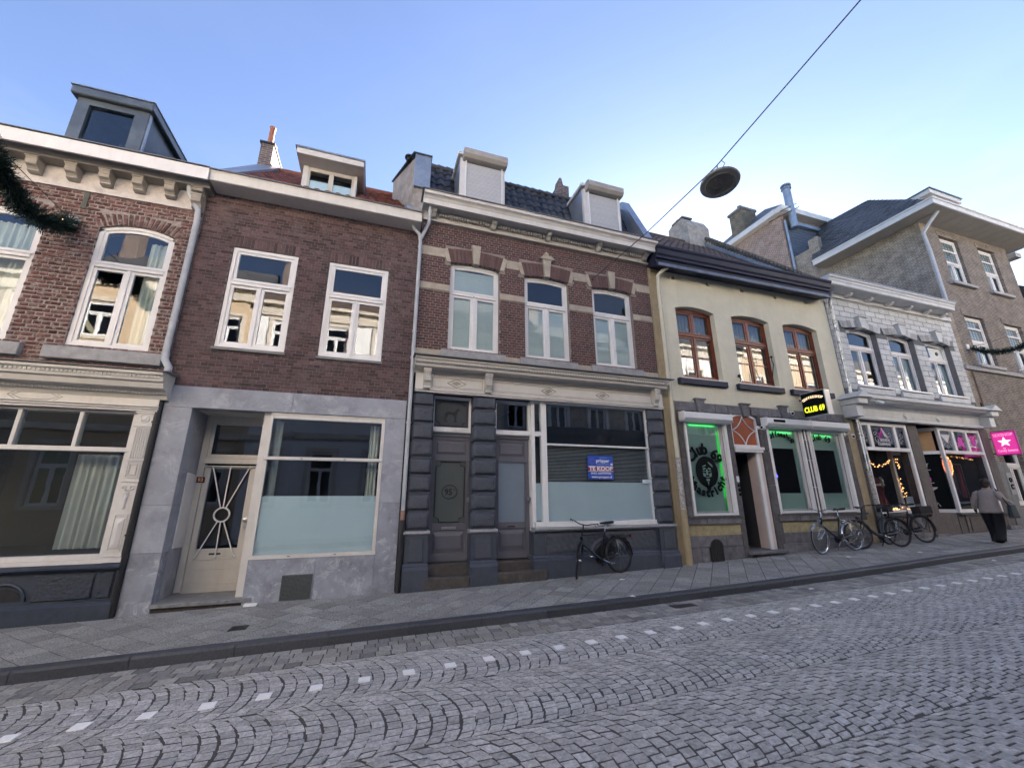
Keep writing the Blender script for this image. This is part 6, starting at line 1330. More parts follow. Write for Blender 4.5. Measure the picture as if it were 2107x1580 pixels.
wA, eA = shopwin(13.38, 15.50, -.46, 2.14, 1.35, (13.80, 14.92), 'a'); wB, eB = shopwin(17.02, 19.28, -.48, 2.14, 1.36, (17.78, 18.5), 'b')
# side light of the recessed entrance, seen obliquely
b = MB()
for z0, z1 in ((1.30, 1.40), (-.48, -.38), (2.04, 2.14)): b.add([(16.08, 8.9, z0), (17.02, 8.05, z0), (17.08, 8.11, z0), (16.14, 8.96, z0), (16.08, 8.9, z1), (17.02, 8.05, z1), (17.08, 8.11, z1), (16.14, 8.96, z1)], [(0, 3, 2, 1), (4, 5, 6, 7), (0, 1, 5, 4), (1, 2, 6, 5), (2, 3, 7, 6), (3, 0, 4, 7)])
b.box(16.06, 16.16, 8.86, 8.96, -.48, 2.1); eb = b.build('entrance_side_window', M_whitep, SF)
b = MB(); b.add([(16.12, 8.92, -.4), (17.02, 8.09, -.4), (17.02, 8.09, 1.3), (16.12, 8.92, 1.3), (16.125, 8.926, -.4), (17.025, 8.096, -.4), (17.025, 8.096, 1.3), (16.125, 8.926, 1.3)], [(0, 1, 2, 3), (7, 6, 5, 4)]); b.build('black_film', M_logo, eb)
b = MB(); b.box(16.1, 17.05, 8.02, 8.96, -1.9, -.48); b.build('entrance_base', M_pier, SF)
b = MB(); b.box(15.98, 16.35, 8.3, 8.9, 1.42, 1.58); b.build('air_curtain', M_whitep, SF)
M_tanp = mat('tan side panel', (.45, .28, .14), .6, .15, 4)  # plain tan colour, slightly mottled
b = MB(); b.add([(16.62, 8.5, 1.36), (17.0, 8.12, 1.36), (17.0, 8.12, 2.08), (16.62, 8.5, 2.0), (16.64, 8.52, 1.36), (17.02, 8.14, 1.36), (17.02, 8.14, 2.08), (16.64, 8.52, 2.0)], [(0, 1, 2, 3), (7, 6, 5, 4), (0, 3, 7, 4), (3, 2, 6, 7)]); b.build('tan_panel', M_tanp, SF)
M_mag = mat('magenta sticker', (.55, .03, .38), .5); M_lil = mat('pale sticker', (.55, .54, .56), .5)
def star(b, x, z, r_, y):
    pts = []
    for i in range(10): a = PI / 2 + i * PI / 5; rr = r_ if i % 2 == 0 else r_ * .42; pts.append((x + rr * math.cos(a), z + rr * math.sin(a)))
    for i in range(0, 10, 2): b.prism([pts[i], pts[(i + 1) % 10], (x, z), pts[(i - 1) % 10]], y, y + .003)
def scroll(b, x, z, s, y, r_=.008):
    pts = []
    for t in np.linspace(0, 2.2 * PI, 18): rr = .10 * abs(s) * (1 - t / 9); pts.append((x + (1 if s > 0 else -1) * rr * math.cos(t), y, z + rr * math.sin(t)))
    b.tube(pts, r_, 4)
b = MB(); y = 8.003
for (x, z, s) in ((13.6, 1.62, 1.1), (13.55, 1.78, -.9), (14.1, 1.62, 1.3), (14.05, 1.80, .8), (14.65, 1.62, -1.3), (14.7, 1.78, -.8), (15.15, 1.6, 1.1), (15.22, 1.76, -.9)): scroll(b, x, z, s, y)
b.text('SHOES &', .12, (14.42, y, 1.62), bold=.003, maxw=.42); b.text('CLUBWEAR', .12, (14.36, y, 1.50), bold=.003, maxw=.55)
b.prism([(14.36, 1.98), (14.40, 1.99), (14.58, 1.74), (14.55, 1.70), (14.44, 1.73)], y, y + .004); b.build('window_sticker', M_lil, wA)
b = MB(); b.prism([(14.22, 1.70), (14.33, 1.98), (14.38, 1.96), (14.34, 1.75), (14.30, 1.68)], y, y + .004); b.prism([(14.18, 1.68), (14.30, 1.66), (14.32, 1.80), (14.20, 1.84)], y, y + .004); b.build('shoe_sticker', M_mag, wA)
b = MB()
for (x, z, s) in ((17.25, 1.62, 1.0), (17.6, 1.62, -1.0), (17.95, 1.60, .9), (18.35, 1.6, -.9), (18.65, 1.6, .9), (19.05, 1.6, -.9), (17.42, 1.52, .8)): scroll(b, x, z, s, y)
b.prism([(17.2, 1.92), (17.66, 1.92), (17.64, 1.87), (17.46, 1.66), (17.42, 1.66), (17.22, 1.87)], y, y + .004)
star(b, 18.66, 1.78, .10, y); star(b, 19.08, 1.78, .10, y); b.build('window_sticker', M_lil, wB)
b = MB(); b.sphere((18.14, y, 1.72), .13, 10, 6, sc=(1, .03, 1.2)); b.sphere((18.02, y, 1.6), .08, 8, 5, sc=(1, .03, 1)); b.sphere((18.27, y, 1.6), .08, 8, 5, sc=(1, .03, 1)); b.sphere((18.86, y, 1.72), .11, 8, 5, sc=(1, .03, 1.3)); b.build('flower_sticker', M_mag, wB)
ex = Vector((17.02 - 16.12, 8.09 - 8.92, 0)).normalized()
def eo(t, z): return Vector((16.12, 8.905, 0)) + ex * t + Vector((0, -.01, z))
b = MB()
def estar(t, z, r_):
    for i in range(0, 10, 2):
        P = lambda k: eo(t + (r_ if k % 2 == 0 else r_ * .42) * math.cos(PI / 2 + k * PI / 5), z + (r_ if k % 2 == 0 else r_ * .42) * math.sin(PI / 2 + k * PI / 5))
        b.add([P(i), P(i + 1), eo(t, z), P(i - 1)], [(0, 1, 2, 3)])
estar(.35, .98, .09); estar(.80, .98, .09)
b.add([eo(.25, .28), eo(.95, .28), eo(.93, .24), eo(.66, .08), (eo(.60, .0)), eo(.54, .08), eo(.27, .24)], [(0, 1, 2, 3, 4, 5, 6)])
for z in (.80, .40): b.add([eo(.3, z), eo(.9, z), eo(.9, z + .02), eo(.3, z + .02)], [(0, 1, 2, 3)])
for k in range(7): b.tube([eo(.2 + .1 * k, -.32), eo(.25 + .1 * k, -.18), eo(.3 + .1 * k, -.3)], .01, 4)
b.build('window_sticker', M_lil, eb)
b = MB(); b.add([eo(.45, 1.03), eo(.7, 1.03), eo(.7, .93), eo(.45, .93)], [(0, 1, 2, 3)]); b.add([eo(.40, .58), eo(.62, .54), eo(.85, .58), eo(.85, .46), eo(.62, .49), eo(.40, .46)], [(0, 1, 4, 5), (1, 2, 3, 4)]); b.build('bow_sticker', M_mag, eb)
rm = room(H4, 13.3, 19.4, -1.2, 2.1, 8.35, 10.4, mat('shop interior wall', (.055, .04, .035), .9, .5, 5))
b = MB(); b.box(13.48, 15.4, 8.3, 8.32, -.44, -.36); b.box(13.5, 15.4, 8.1, 8.9, -.46, -.44); b.build('display_floor', mat('display cloth', (.25, .18, .13), .8), wA)
M_bulb = mat('fairy light', (1, .6, .3), .5, emit=(1, .42, .14), estr=.6)
def lights(path, n, label, r_=.012, spread=.03):
    b = MB(); P = [Vector(p) for p in path]; k = len(P) - 1
    for i in range(n):
        t = i / (n - 1) * k; j = min(int(t), k - 1); q = P[j].lerp(P[j + 1], t - j) + Vector((random.uniform(-1, 1), random.uniform(-1, 1), random.uniform(-1, 1))) * spread
        b.sphere(q, r_, 5, 3)
    o = b.build('light_string', M_bulb, None); tag(o, label, 'string lights')
    c = MB(); c.tube(path, .005, 4); c.build('cable', M_pipeb, o)
lights([(13.6, 8.2, 1.15), (13.85, 8.2, .95), (14.15, 8.2, .86), (14.5, 8.2, .92), (14.8, 8.2, 1.08)], 26, 'warm light string swagged inside the top of the left lingerie shop window')
lights([(15.05, 8.2, 1.10), (15.1, 8.2, .8)], 9, 'short warm light string hanging at the top right of the left lingerie shop window')
lights([(15.0, 8.2, .5), (15.05, 8.2, .1), (15.15, 8.2, -.3)], 28, 'warm light string hanging low at the right of the left lingerie shop window', spread=.05)
lights([(13.6, 8.2, -.37), (14.1, 8.15, -.36), (14.6, 8.2, -.37), (15.1, 8.2, -.36)], 80, 'heap of warm lights along the bottom of the left lingerie shop window', spread=.06)
def wreath(cx_, cz_, rx, rz, label, y=8.25):
    b = MB(); b.tube([(cx_ + rx * math.cos(a), y, cz_ + rz * math.sin(a)) for a in np.linspace(0, 2 * PI, 26)], .03, 6); o = tag(b.build('light_wreath', mat('lit red tinsel', (.6, .15, .08), .6, .5, 60, emit=(1, .22, .10), estr=.15)), label, 'wreath')
    c = MB()
    for a in np.linspace(0, 2 * PI, 40): c.sphere((cx_ + (rx + random.uniform(-.03, .03)) * math.cos(a), y - .03, cz_ + (rz + random.uniform(-.03, .03)) * math.sin(a)), .012, 5, 3)
    c.build('bulb', M_bulb, o)
wreath(17.62, .95, .17, .30, 'oval red glowing wreath inside the right lingerie shop window')
# dressed display bust with red dress (headless shop mannequin)
b = MB(); b.lathe([(.02, -.45), (.15, -.42), (.16, -.2), (.10, .02), (.13, .2), (.15, .3), (.10, .40), (.04, .44), (.035, .52)], (14.55, 8.55, .05), 14); mq = tag(b.build('display_bust', mat('wine red satin', (.10, .012, .015), .35, .3, 8), None, smooth='auto'), 'headless display bust in a dark red dress inside the left lingerie shop window', 'mannequin')
b = MB(); b.ring((14.55, 8.55, .34), .14, .035, 'z', 16, 6); b.ring((14.5, 8.5, -.36), .15, .03, 'z', 16, 6); b.tube([(14.5, 8.4, .3), (14.38, 8.3, .45), (14.30, 8.3, .55)], .03, 6); b.build('fur_trim', M_net, mq)
b = MB(); b.box(15.0, 15.3, 8.15, 8.17, -.38, .0); tag(b.build('window_card', mat('pale blue card', (.45, .52, .58), .5)), 'pale paper card standing at the bottom right of the left lingerie shop window', 'card')
GR = thing('garment_rail', 'rail of dark red, purple and black garments hanging inside the right lingerie shop window', 'clothes rail', (18.2, 8.6, .2))
b = MB(); b.tube([(17.3, 8.6, 1.05), (19.1, 8.6, 1.05)], .012, 6); b.tube([(17.3, 8.6, 1.05), (17.3, 8.6, -.5)], .012, 6); b.tube([(19.1, 8.6, 1.05), (19.1, 8.6, -.5)], .012, 6); b.build('rail', M_steel, GR)
for k, c in enumerate(((.25, .01, .03), (.10, .02, .16), (.02, .02, .025), (.35, .03, .14), (.03, .03, .04), (.16, .02, .03))):
    drape(GR, 17.42 + k * .28, 17.62 + k * .28, .15 - .1 * (k % 3), 1.02, 8.6, .03, .10, m=mat('garment %d' % k, c, .6, .2, 8), name='garment')
lights([(17.2, 8.25, 1.22), (18.2, 8.25, 1.25), (19.1, 8.25, 1.2)], 26, 'row of small warm lights along the top of the right lingerie shop window', r_=.008)
# security cameras
def cctv(x, y, z, label, d=(-.6, -.5, -.25)):
    t = thing('security_camera', label, 'camera', (x, y, z)); d = Vector(d).normalized()
    b = MB(); b.tube([(x, y, z), Vector((x, y, z)) + d * .16], .045, 10); b.tube([Vector((x, y, z)) + d * .16, Vector((x, y, z)) + d * .17], .03, 10, 1); b.build('housing', [M_whitep, M_logo], t)
    b = MB(); b.tube([(x, y, z), (x, y + .06, z + .05), (x, 7.98, z + .05)], .018, 6); b.sphere((x, 7.97, z + .05), .05, 8, 5, sc=(1, .4, 1)); b.build('mount', M_whitep, t)
cctv(9.45, 7.8, 1.70, 'white bullet camera left of the middle roller shutter box', (-.8, -.3, .05)); cctv(12.68, 7.78, 1.66, 'white bullet camera at the right end of the last roller shutter box'); cctv(10.62, 7.85, 2.20, 'small white camera above the shutter box beneath the coffeeshop lightbox'); cctv(13.5, 7.45, 2.62, 'white camera on the left corner of the lingerie shop cornice', (.6, -.4, -.3))
# =====================================================================
# tall brown brick building at the right, and buildings behind
# =====================================================================
M_bb = brickmat('brown brick facade', (.165, .135, .11), (.095, .08, .068), (.25, .23, .21), .21, .065, .014, 'XY', .8)
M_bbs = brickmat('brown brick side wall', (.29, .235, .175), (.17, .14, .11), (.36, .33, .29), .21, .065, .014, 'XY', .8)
M_slate = mat('weathered roof slate', (.075, .078, .085), .6, .3, 6, piece=.3, bump=.3, stain=.5, stcol=(.13, .13, .13), stscale=1.2)
H5 = thing('brown_brick_building', 'tall brown brick corner building with wide white eaves and leaded glass windows', 'building', (22.6, 8, zs(22)))
up = [(20.82, 22.05, 8.02, 10.10), (23.42, 24.62, 8.02, 10.10)]; lo = [(20.75, 22.02, 4.62, 6.62), (23.36, 24.6, 4.62, 6.62)]
gr = [(20.35, 21.5, -.30, 1.95, .5), (22.4, 23.6, -.3, 1.95, .5), (24.5, 25.4, -.3, 1.95, .4)]
X0 = 19.56
W = wallpanel(H5, 'wall', X0 + .46, 25.7, -1.9, 10.72, up + lo + gr, M_bb)
b = MB(); b.box(X0 + .16, X0 + .46, 8.0, 11.65, -1.9, 10.5); b.build('side_wall', M_bbs, H5)
b = MB(); b.box(X0 + .16, X0 + .46, 11.651, 12.99, 5, 11.9); b.box(X0 + .17, X0 + .45, 11.66, 12.1, 11.9, 12.35); b.build('side_wall', M_bbs, H5)
b = MB(); b.box(25.4, 25.7, 8.3, 12, 0, 10.7); b.build('side_wall', M_bb, H5)
for (i, o) in enumerate(up + lo):
    w = window(H5, o[0], o[1], o[2], o[3], 8.10, M_whitep, rise=0, trans=o[2] + (.98 if i < 2 else .98), tw=.09, fw=.08, sash=.05, mullw=.05)
    b = MB(); b.box(o[0] + .08, o[1] - .08, 8.09, 8.13, o[2] + 1.5, o[2] + 1.56); b.build('upper_bar', M_whitep, w)
    b = MB(); xs_ = np.linspace(o[0] + .16, o[1] - .16, 6)
    for x in xs_: b.box(x - .008, x + .008, 8.125, 8.135, o[2] + 1.05, o[3] - .1)
    for z in np.linspace(o[2] + 1.12, o[3] - .16, 7): b.box(o[0] + .12, o[1] - .12, 8.124, 8.134, z - .007, z + .007)
    b.build('leading', M_lead, w)
    b = MB(); b.box(o[0] + .1, o[1] - .1, 8.155, 8.16, o[2] + 1.03, o[3] - .1); b.build('cathedral_glass', mat('pale leaded glass', (.42, .46, .46), .3, .1, 8), w)
    b = MB(); b.cbox(o[0] - .25, o[1] + .08, 7.86, 8.12, o[2] - .13, o[2] - .01, .01); b.build('sill', M_sill, w)
    drape(w, o[0] + .1, o[0] + .45, o[2] + .1, o[2] + .95, 8.25, .03, .09); drape(w, o[1] - .5, o[1] - .1, o[2] + .1, o[2] + .95, 8.25, .03, .09)
    b = MB(); b.box(o[0] - .1, o[1] + .1, 7.985, 8.02, o[3] + .0, o[3] + .22); b.build('lintel_course', M_bb, W)
room(H5, X0 + .5, 25.3, 4.2, 10.2)
b = MB(); b.cbox(X0 + .1, 25.72, 7.92, 8.1, 4.35, 4.50, .01); b.build('string_course', M_sill, H5)
b = MB(); b.box(25.66, 26.1, 7.75, 8.3, 10.0, 10.2); b.build('corner_stone', M_sill, H5)
for (i, o) in enumerate(gr):
    w = window(H5, o[0] + .02, o[1] - .02, o[2], o[3], 8.12, M_whitep, rise=o[4], trans=1.0, tw=.1, fw=.08, sash=.05, mullw=.06)
    b = MB(); n = 13
    for k in range(n):
        a = PI * k / n; a2 = PI * (k + 1) / n; c = (o[0] + o[1]) / 2; h = (o[1] - o[0]) / 2
        b.prism([(c + (h + .02) * math.cos(a), o[3] - o[4] + o[4] * math.sin(a)), (c + (h + .25) * math.cos(a), o[3] - o[4] + (o[4] + .22) * math.sin(a)), (c + (h + .25) * math.cos(a2), o[3] - o[4] + (o[4] + .22) * math.sin(a2)), (c + (h + .02) * math.cos(a2), o[3] - o[4] + o[4] * math.sin(a2))], 7.975, 8.1)
    b.build('arch', M_bb, W)
room(H5, X0 + .6, 25.3, -.6, 2.5, 8.3, 10, M_dark)
b = MB(); b.box(X0 + .16, 25.7, 7.93, 8.05, -1.9, -.42); b.box(X0 + .16, 20.3, 7.96, 8.05, -.42, 1.1); b.box(21.6, 22.3, 7.96, 8.05, -.42, 1.1); b.build('stone_base', mat('streaked stone base', (.17, .175, .18), .75, .25, 5, stain=.6, stcol=(.07, .07, .07), stscale=2, streak=True), H5)
b = MB(); b.box(20.0, 20.3, 7.94, 7.965, .05, .75); pp = tag(b.build('wall_notice', mat('grey notice', (.28, .29, .3), .6, .2, 10)), 'grey notice board with dark curls on the stone wall right of the pink sign', 'notice')
b = MB(); b.ring((20.15, 7.935, .52), .06, .02, 'y', 12, 5); b.ring((20.15, 7.935, .30), .07, .02, 'y', 12, 5, a0=.6, a1=5.5); b.build('curl', M_logo, pp)
# eaves
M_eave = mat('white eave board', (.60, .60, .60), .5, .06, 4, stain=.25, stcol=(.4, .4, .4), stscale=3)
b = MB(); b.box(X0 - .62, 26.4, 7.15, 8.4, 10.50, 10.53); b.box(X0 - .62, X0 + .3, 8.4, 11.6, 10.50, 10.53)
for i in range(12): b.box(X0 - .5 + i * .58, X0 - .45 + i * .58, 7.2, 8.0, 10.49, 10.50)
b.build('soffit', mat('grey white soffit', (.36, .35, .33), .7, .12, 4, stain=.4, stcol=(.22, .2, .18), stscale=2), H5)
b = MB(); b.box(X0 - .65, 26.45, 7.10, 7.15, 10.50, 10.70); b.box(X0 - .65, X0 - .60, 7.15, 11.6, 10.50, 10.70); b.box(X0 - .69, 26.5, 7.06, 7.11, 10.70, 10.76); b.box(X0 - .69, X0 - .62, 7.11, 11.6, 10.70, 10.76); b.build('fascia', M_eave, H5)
b = MB(); ea = (X0 - .6, 7.15, 10.72); C_ = (22.6, 10.6, 14.3); B_ = (22.7, 13.2, 14.5)
b.add([(X0 - .6, 7.15, 10.70), (26.4, 7.15, 10.70), (26.4, 13.3, 10.70), (X0 - .6, 11.7, 10.70), (22.4, 10.6, 14.30), (24.0, 10.6, 14.30), (24.0, 13.2, 14.5), (22.6, 13.2, 14.6)], [(0, 1, 5, 4), (1, 2, 6, 5), (0, 4, 7, 3), (4, 5, 6, 7), (3, 7, 6, 2), (0, 3, 2, 1)]); rf = b.build('roof', M_slate, H5)
# slate courses as thin proud strips on the visible slope
b = MB(); A0, A1, T0, T1 = Vector((X0 - .6, 7.15, 10.70)), Vector((X0 - .6, 11.7, 10.70)), Vector((22.4, 10.6, 14.30)), Vector((22.6, 13.2, 14.6)); nrm = (A1 - A0).cross(T0 - A0).normalized(); nrm = nrm if nrm.x < 0 else -nrm
rows = 26
for i in range(rows):
    t = i / rows; t2 = (i + 1.08) / rows
    l0, l1 = A0.lerp(T0, t), A1.lerp(T1, t); u0, u1 = A0.lerp(T0, min(1, t2)), A1.lerp(T1, min(1, t2)); n = max(4, int((l1 - l0).length / .28)); of = .5 if i % 2 else 0
    for k in range(n):
        a, c = (k + of) / n + .004, min(1, (k + 1 + of) / n - .004)
        if a >= 1: continue
        h = nrm * random.uniform(.018, .035); h2 = nrm * .008
        b.add([l0.lerp(l1, a) + h, l0.lerp(l1, c) + h, u0.lerp(u1, c) + h2, u0.lerp(u1, a) + h2, l0.lerp(l1, a), l0.lerp(l1, c)], [(0, 1, 2, 3), (4, 5, 1, 0)], 0, random.random())
b.build('roof_slates', M_slate, rf, kind='stuff', rnd=True)
pb = holder('rooftop_box', H5); b = MB(); b.box(24.1, 26.0, 9.3, 11.5, 12, 13.85); b.build('box_wall', M_bb, pb)
b = MB(); b.box(23.85, 26.3, 8.95, 11.8, 13.80, 14.02); b.build('box_eave', M_eave, pb); b = MB(); b.box(23.8, 26.35, 8.9, 11.85, 14.02, 14.08); b.build('box_roof', M_zincd, pb)
downpipe(H5, [(X0 + .1, 7.35, 10.5), (X0 + .02, 7.6, 10.2), (X0 - .02, 7.88, 9.85), (X0 + .06, 7.88, 9.1), (X0 + .06, 7.88, 6.7)], .06, brackets=[(X0 + .04, 7.88, 9.1), (X0 + .06, 7.88, 8.0)])
b = MB(); b.tube([(19.98, 7.93, 2.3), (19.95, 7.93, 4.3)], .03, 6); b.build('downpipe', mat('brown thin pipe', (.16, .11, .09), .6), H5)
b = MB(); b.box(19.95, 20.55, 7.96, 8.02, 2.35, 3.15); b.build('dark_vent', M_pipeb, H5)
# brick building behind with slate hung wall
M_rb = brickmat('far red brick', (.30, .16, .125), (.18, .11, .095), (.40, .35, .31), .21, .07, .016, 'XY', .8)
H6 = thing('brick_building', 'red brown brick building behind the yellow house with slate hung side and metal flue', 'building', (20, 15, 0))
b = MB(); b.box(19.5, 26, 13.0, 19.0, 0, 14.55); b.build('wall', M_rb, H6)
b = MB(); b.box(19.62, 25.5, 12.94, 12.998, 9, 13.9); b.build('slate_cladding', mat('blue grey slate cladding', (.12, .14, .18), .6, .45, 18, bump=.6, bscale=20), H6)
sl_ = MB()
for i in range(26):
    for k in range(16):
        z = 9.2 + i * .18; x = 19.63 + k * .25 + (.125 if i % 2 else 0); h = random.uniform(.012, .03); sl_.add([(x, 12.94 - h, z), (x + .24, 12.94 - h, z), (x + .24, 12.935, z + .2), (x, 12.935, z + .2), (x, 12.94, z), (x + .24, 12.94, z)], [(0, 1, 2, 3), (4, 5, 1, 0)], 0, random.random())
sl_.build('slates', MATS['blue grey slate cladding'], H6, kind='stuff', rnd=True)
b = MB(); b.box(19.2, 26, 12.6, 13.0, 14.5, 14.8); b.box(19.15, 19.5, 13.0, 19, 14.5, 14.8); b.build('fascia', M_eave, H6)
b = MB(); b.box(20.0, 24.5, 12.75, 12.94, 13.9, 14.1); b.build('gutter', M_zinc, H6)
b = MB(); b.tube([(19.62, 12.9, 14.1), (19.62, 12.9, 10.2)], .06, 8); b.lathe([(.16, 0), (.16, .3), (.10, .34), (.08, -.2)], (21.7, 12.6, 13.1), 10); b.tube([(21.7, 12.6, 13.1), (21.7, 12.6, 12.2)], .07, 8); b.build('downpipe', M_zinc, H6)
b = MB(); b.add([(19.2, 12.6, 14.8), (26, 12.6, 14.8), (26, 19, 14.8), (19.2, 19, 14.8), (22.0, 15.5, 17.4), (24, 15.5, 17.4), (24, 17, 17.4), (22, 17, 17.4)], [(0, 1, 5, 4), (1, 2, 6, 5), (2, 3, 7, 6), (3, 0, 4, 7), (4, 5, 6, 7)]); b.build('roof', M_slate, H6)
ch = holder('chimney', H6); b = MB(); b.box(19.75, 20.85, 15.3, 16.2, 15.0, 16.75); b.build('stack', brickmat('old chimney brick', (.15, .12, .08), (.09, .08, .05), (.2, .18, .15), .2, .07, .014, 'XY'), ch)
b = MB(); b.box(19.68, 20.92, 15.25, 16.27, 16.75, 16.9); b.build('capping', M_stoned, ch); b = MB(); b.lathe([(.12, 0), (.1, .25), (.14, .27)], (20.0, 15.6, 16.9), 8); b.build('chimney_pot', M_stoned, ch)
fl = holder('flue', H6, 'tall galvanised flue pipe with rain cap')
b = MB(); b.tube([(19.95, 12.7, 13.6), (19.95, 12.7, 16.0)], .19, 16); b.build('flue_pipe', M_zinc, fl, smooth='auto')
b = MB(); b.lathe([(.24, 0), (.24, .06), (.16, .08), (.16, .14), (.25, .16), (.25, .24), (.1, .28)], (19.95, 12.7, 16.0), 14); b.build('rain_cap', M_zinc, fl)
b = MB(); b.tube([(18.0, 12.6, 13.4), (20.4, 12.55, 14.9)], .022, 5); b.tube([(19.0, 12.6, 14.3), (20.3, 12.55, 15.1)], .02, 5); b.build('stay_rod', M_pipeb, fl)
# =====================================================================
# signs on the facades
# =====================================================================
LB = thing('lightbox_sign', 'black hanging lightbox reading COFFEESHOP CLUB 69 in yellow beside the third brown window', 'sign', (11.1, 7.6, 2.07))
b = MB(); b.box(11.1, 11.30, 7.24, 7.90, 2.07, 2.755); b.build('box_frame', mat('aluminium sign frame', (.42, .44, .46), .35, .06, 5, metal=.5), LB, bev=.008)
b = MB(); b.box(11.094, 11.10, 7.265, 7.875, 2.095, 2.73); b.build('sign_face', M_logo, LB)
M_neon = mat('lit cream lettering', (.9, .75, .5), .5, emit=(1, .68, .36), estr=.09); M_neony = mat('lit yellow lettering', (.8, .8, .05), .5, emit=(.75, .78, .02), estr=.085)
b = MB(); b.arctext('COFFEESHOP', .088, (11.09, 7.57, 2.0), .60, PI / 2, .95, (0, -1, 0), (0, 0, 1), bold=.003); b.build('sign_lettering', M_neon, LB)
b = MB(); b.text('CLUB 69', .20, (11.09, 7.57, 2.27), (0, -1, 0), (0, 0, 1), bold=.008, maxw=.54); b.build('sign_lettering', M_neony, LB)
b = MB(); b.tube([(11.2, 7.88, 2.6), (11.2, 8.0, 2.6)], .03, 6); b.tube([(11.2, 7.88, 2.2), (11.2, 8.0, 2.2)], .03, 6); b.build('wall_bracket', M_iron, LB)
PS = thing('hanging_sign', 'pink square hanging sign reading SEXSHOP with a white star', 'sign', (19.7, 7.6, 1.3))
b = MB(); b.box(19.70, 19.76, 7.32, 7.90, 1.29, 2.08); b.build('sign_panel', mat('pink lit sign', (.55, .04, .28), .4, .25, 3, emit=None), PS, bev=.006)
b = MB(); b.box(19.695, 19.70, 7.35, 7.87, 1.33, 2.04); b.build('sign_face', mat('hot pink face', (.60, .04, .30), .4, emit=(.9, .05, .38), estr=.045), PS)
M_pk = mat('pale pink lettering', (.9, .5, .7), .5, emit=(1, .5, .75), estr=.05); M_wh = mat('lit white star', (.9, .9, .9), .5, emit=(1, .85, .93), estr=.09)
b = MB(); b.text('SEXSHOP', .12, (19.69, 7.61, 1.95), (0, -1, 0), (0, 0, 1), maxw=.46); b.text('by', .07, (19.69, 7.66, 1.52), (0, -1, 0), (0, 0, 1)); b.text('Candy Sweets', .10, (19.69, 7.60, 1.44), (0, -1, 0), (0, 0, 1), bold=.001, maxw=.46); b.build('sign_lettering', M_pk, PS)
b = MB(); pts = []
for i in range(10): a = PI / 2 + i * PI / 5; rr = .17 if i % 2 == 0 else .07; pts.append((19.688, 7.61 - rr * math.cos(a), 1.72 + rr * math.sin(a)))
for i in range(0, 10, 2): b.add([pts[i], pts[(i + 1) % 10], (19.688, 7.61, 1.72), pts[(i - 1) % 10]], [(0, 1, 2, 3)])
b.build('star', M_wh, PS)
b = MB(); b.tube([(19.73, 7.9, 1.85), (19.73, 8.0, 1.85)], .02, 6); b.tube([(19.73, 7.9, 1.36), (19.73, 8.0, 1.36)], .02, 6); b.build('wall_bracket', M_iron, PS)
# =====================================================================
# street lamp on its span wire, light garlands
# =====================================================================
WPTS = [(4.8, 8.0, 5.25), (4.95, 6.0, 5.26), (5.06, 4.25, 5.36), (5.25, 2.0, 5.92), (5.45, -.4, 6.5), (5.65, -3.2, 7.2)]
b = MB(); b.tube(WPTS, .0095, 6); tag(b.build('span_wire', mat('steel cable', (.08, .08, .09), .5)), 'steel span wire crossing the street from the red brick house to the far side', 'cable')
b = MB(); b.tube([(4.8, 8.0, 5.25), (4.8, 7.94, 5.25)], .02, 6); tag(b.build('wall_eye', M_iron), 'small wall eye under the right arch of the red brick house holding the span wire', 'hook')
SL = thing('street_lamp', 'round disc street lamp hanging from the span wire over the road', 'street lamp', (5.05, 4.2, 4.95))
M_lamp = mat('lamp grey enamel', (.24, .235, .22), .45, .1, 5); M_lampd = mat('lamp dark lens', (.05, .055, .06), .25, .1, 5)
rot = Matrix.Translation((5.05, 4.2, 4.98)) @ Matrix.Rotation(R(-7), 4, 'X') @ Matrix.Rotation(R(5), 4, 'Y')
def lampmesh(prof, name, m):
    b = MB(); b.lathe(prof, (0, 0, 0), 40); b.v = [tuple(rot @ Vector(p)) for p in b.v]; return b.build(name, m, SL, smooth='auto')
lampmesh([(.24, .0), (.29, .0), (.305, .02), (.295, .045), (.24, .075), (.12, .10), (.06, .11)], 'lamp_shade', M_lamp); lampmesh([(.01, .001), (.20, -.004), (.24, .004)], 'lens', M_lampd); lampmesh([(.205, -.004), (.215, -.010), (.225, -.004)], 'lens_ring', M_lamp)
b = MB(); b.tube([(5.05, 4.2, 5.08), (5.05, 4.2, 5.15)], .03, 8); b.lathe([(.045, -.05), (.06, -.03), (.06, .03), (.045, .05)], (5.05, 4.2, 5.20), 12, 'x'); b.tube([(5.05, 4.2, 5.24), (5.055, 4.2, 5.36)], .012, 6); b.tube([(5.07, 4.12, 5.39), (5.09, 4.08, 5.3), (5.06, 4.16, 5.2)], .007, 5); b.build('hanger', M_lamp, SL)
M_fir = mat('fir needle', (.010, .028, .020), .7, .4, 40); M_fir2 = mat('garland core', (.008, .016, .012), .9)
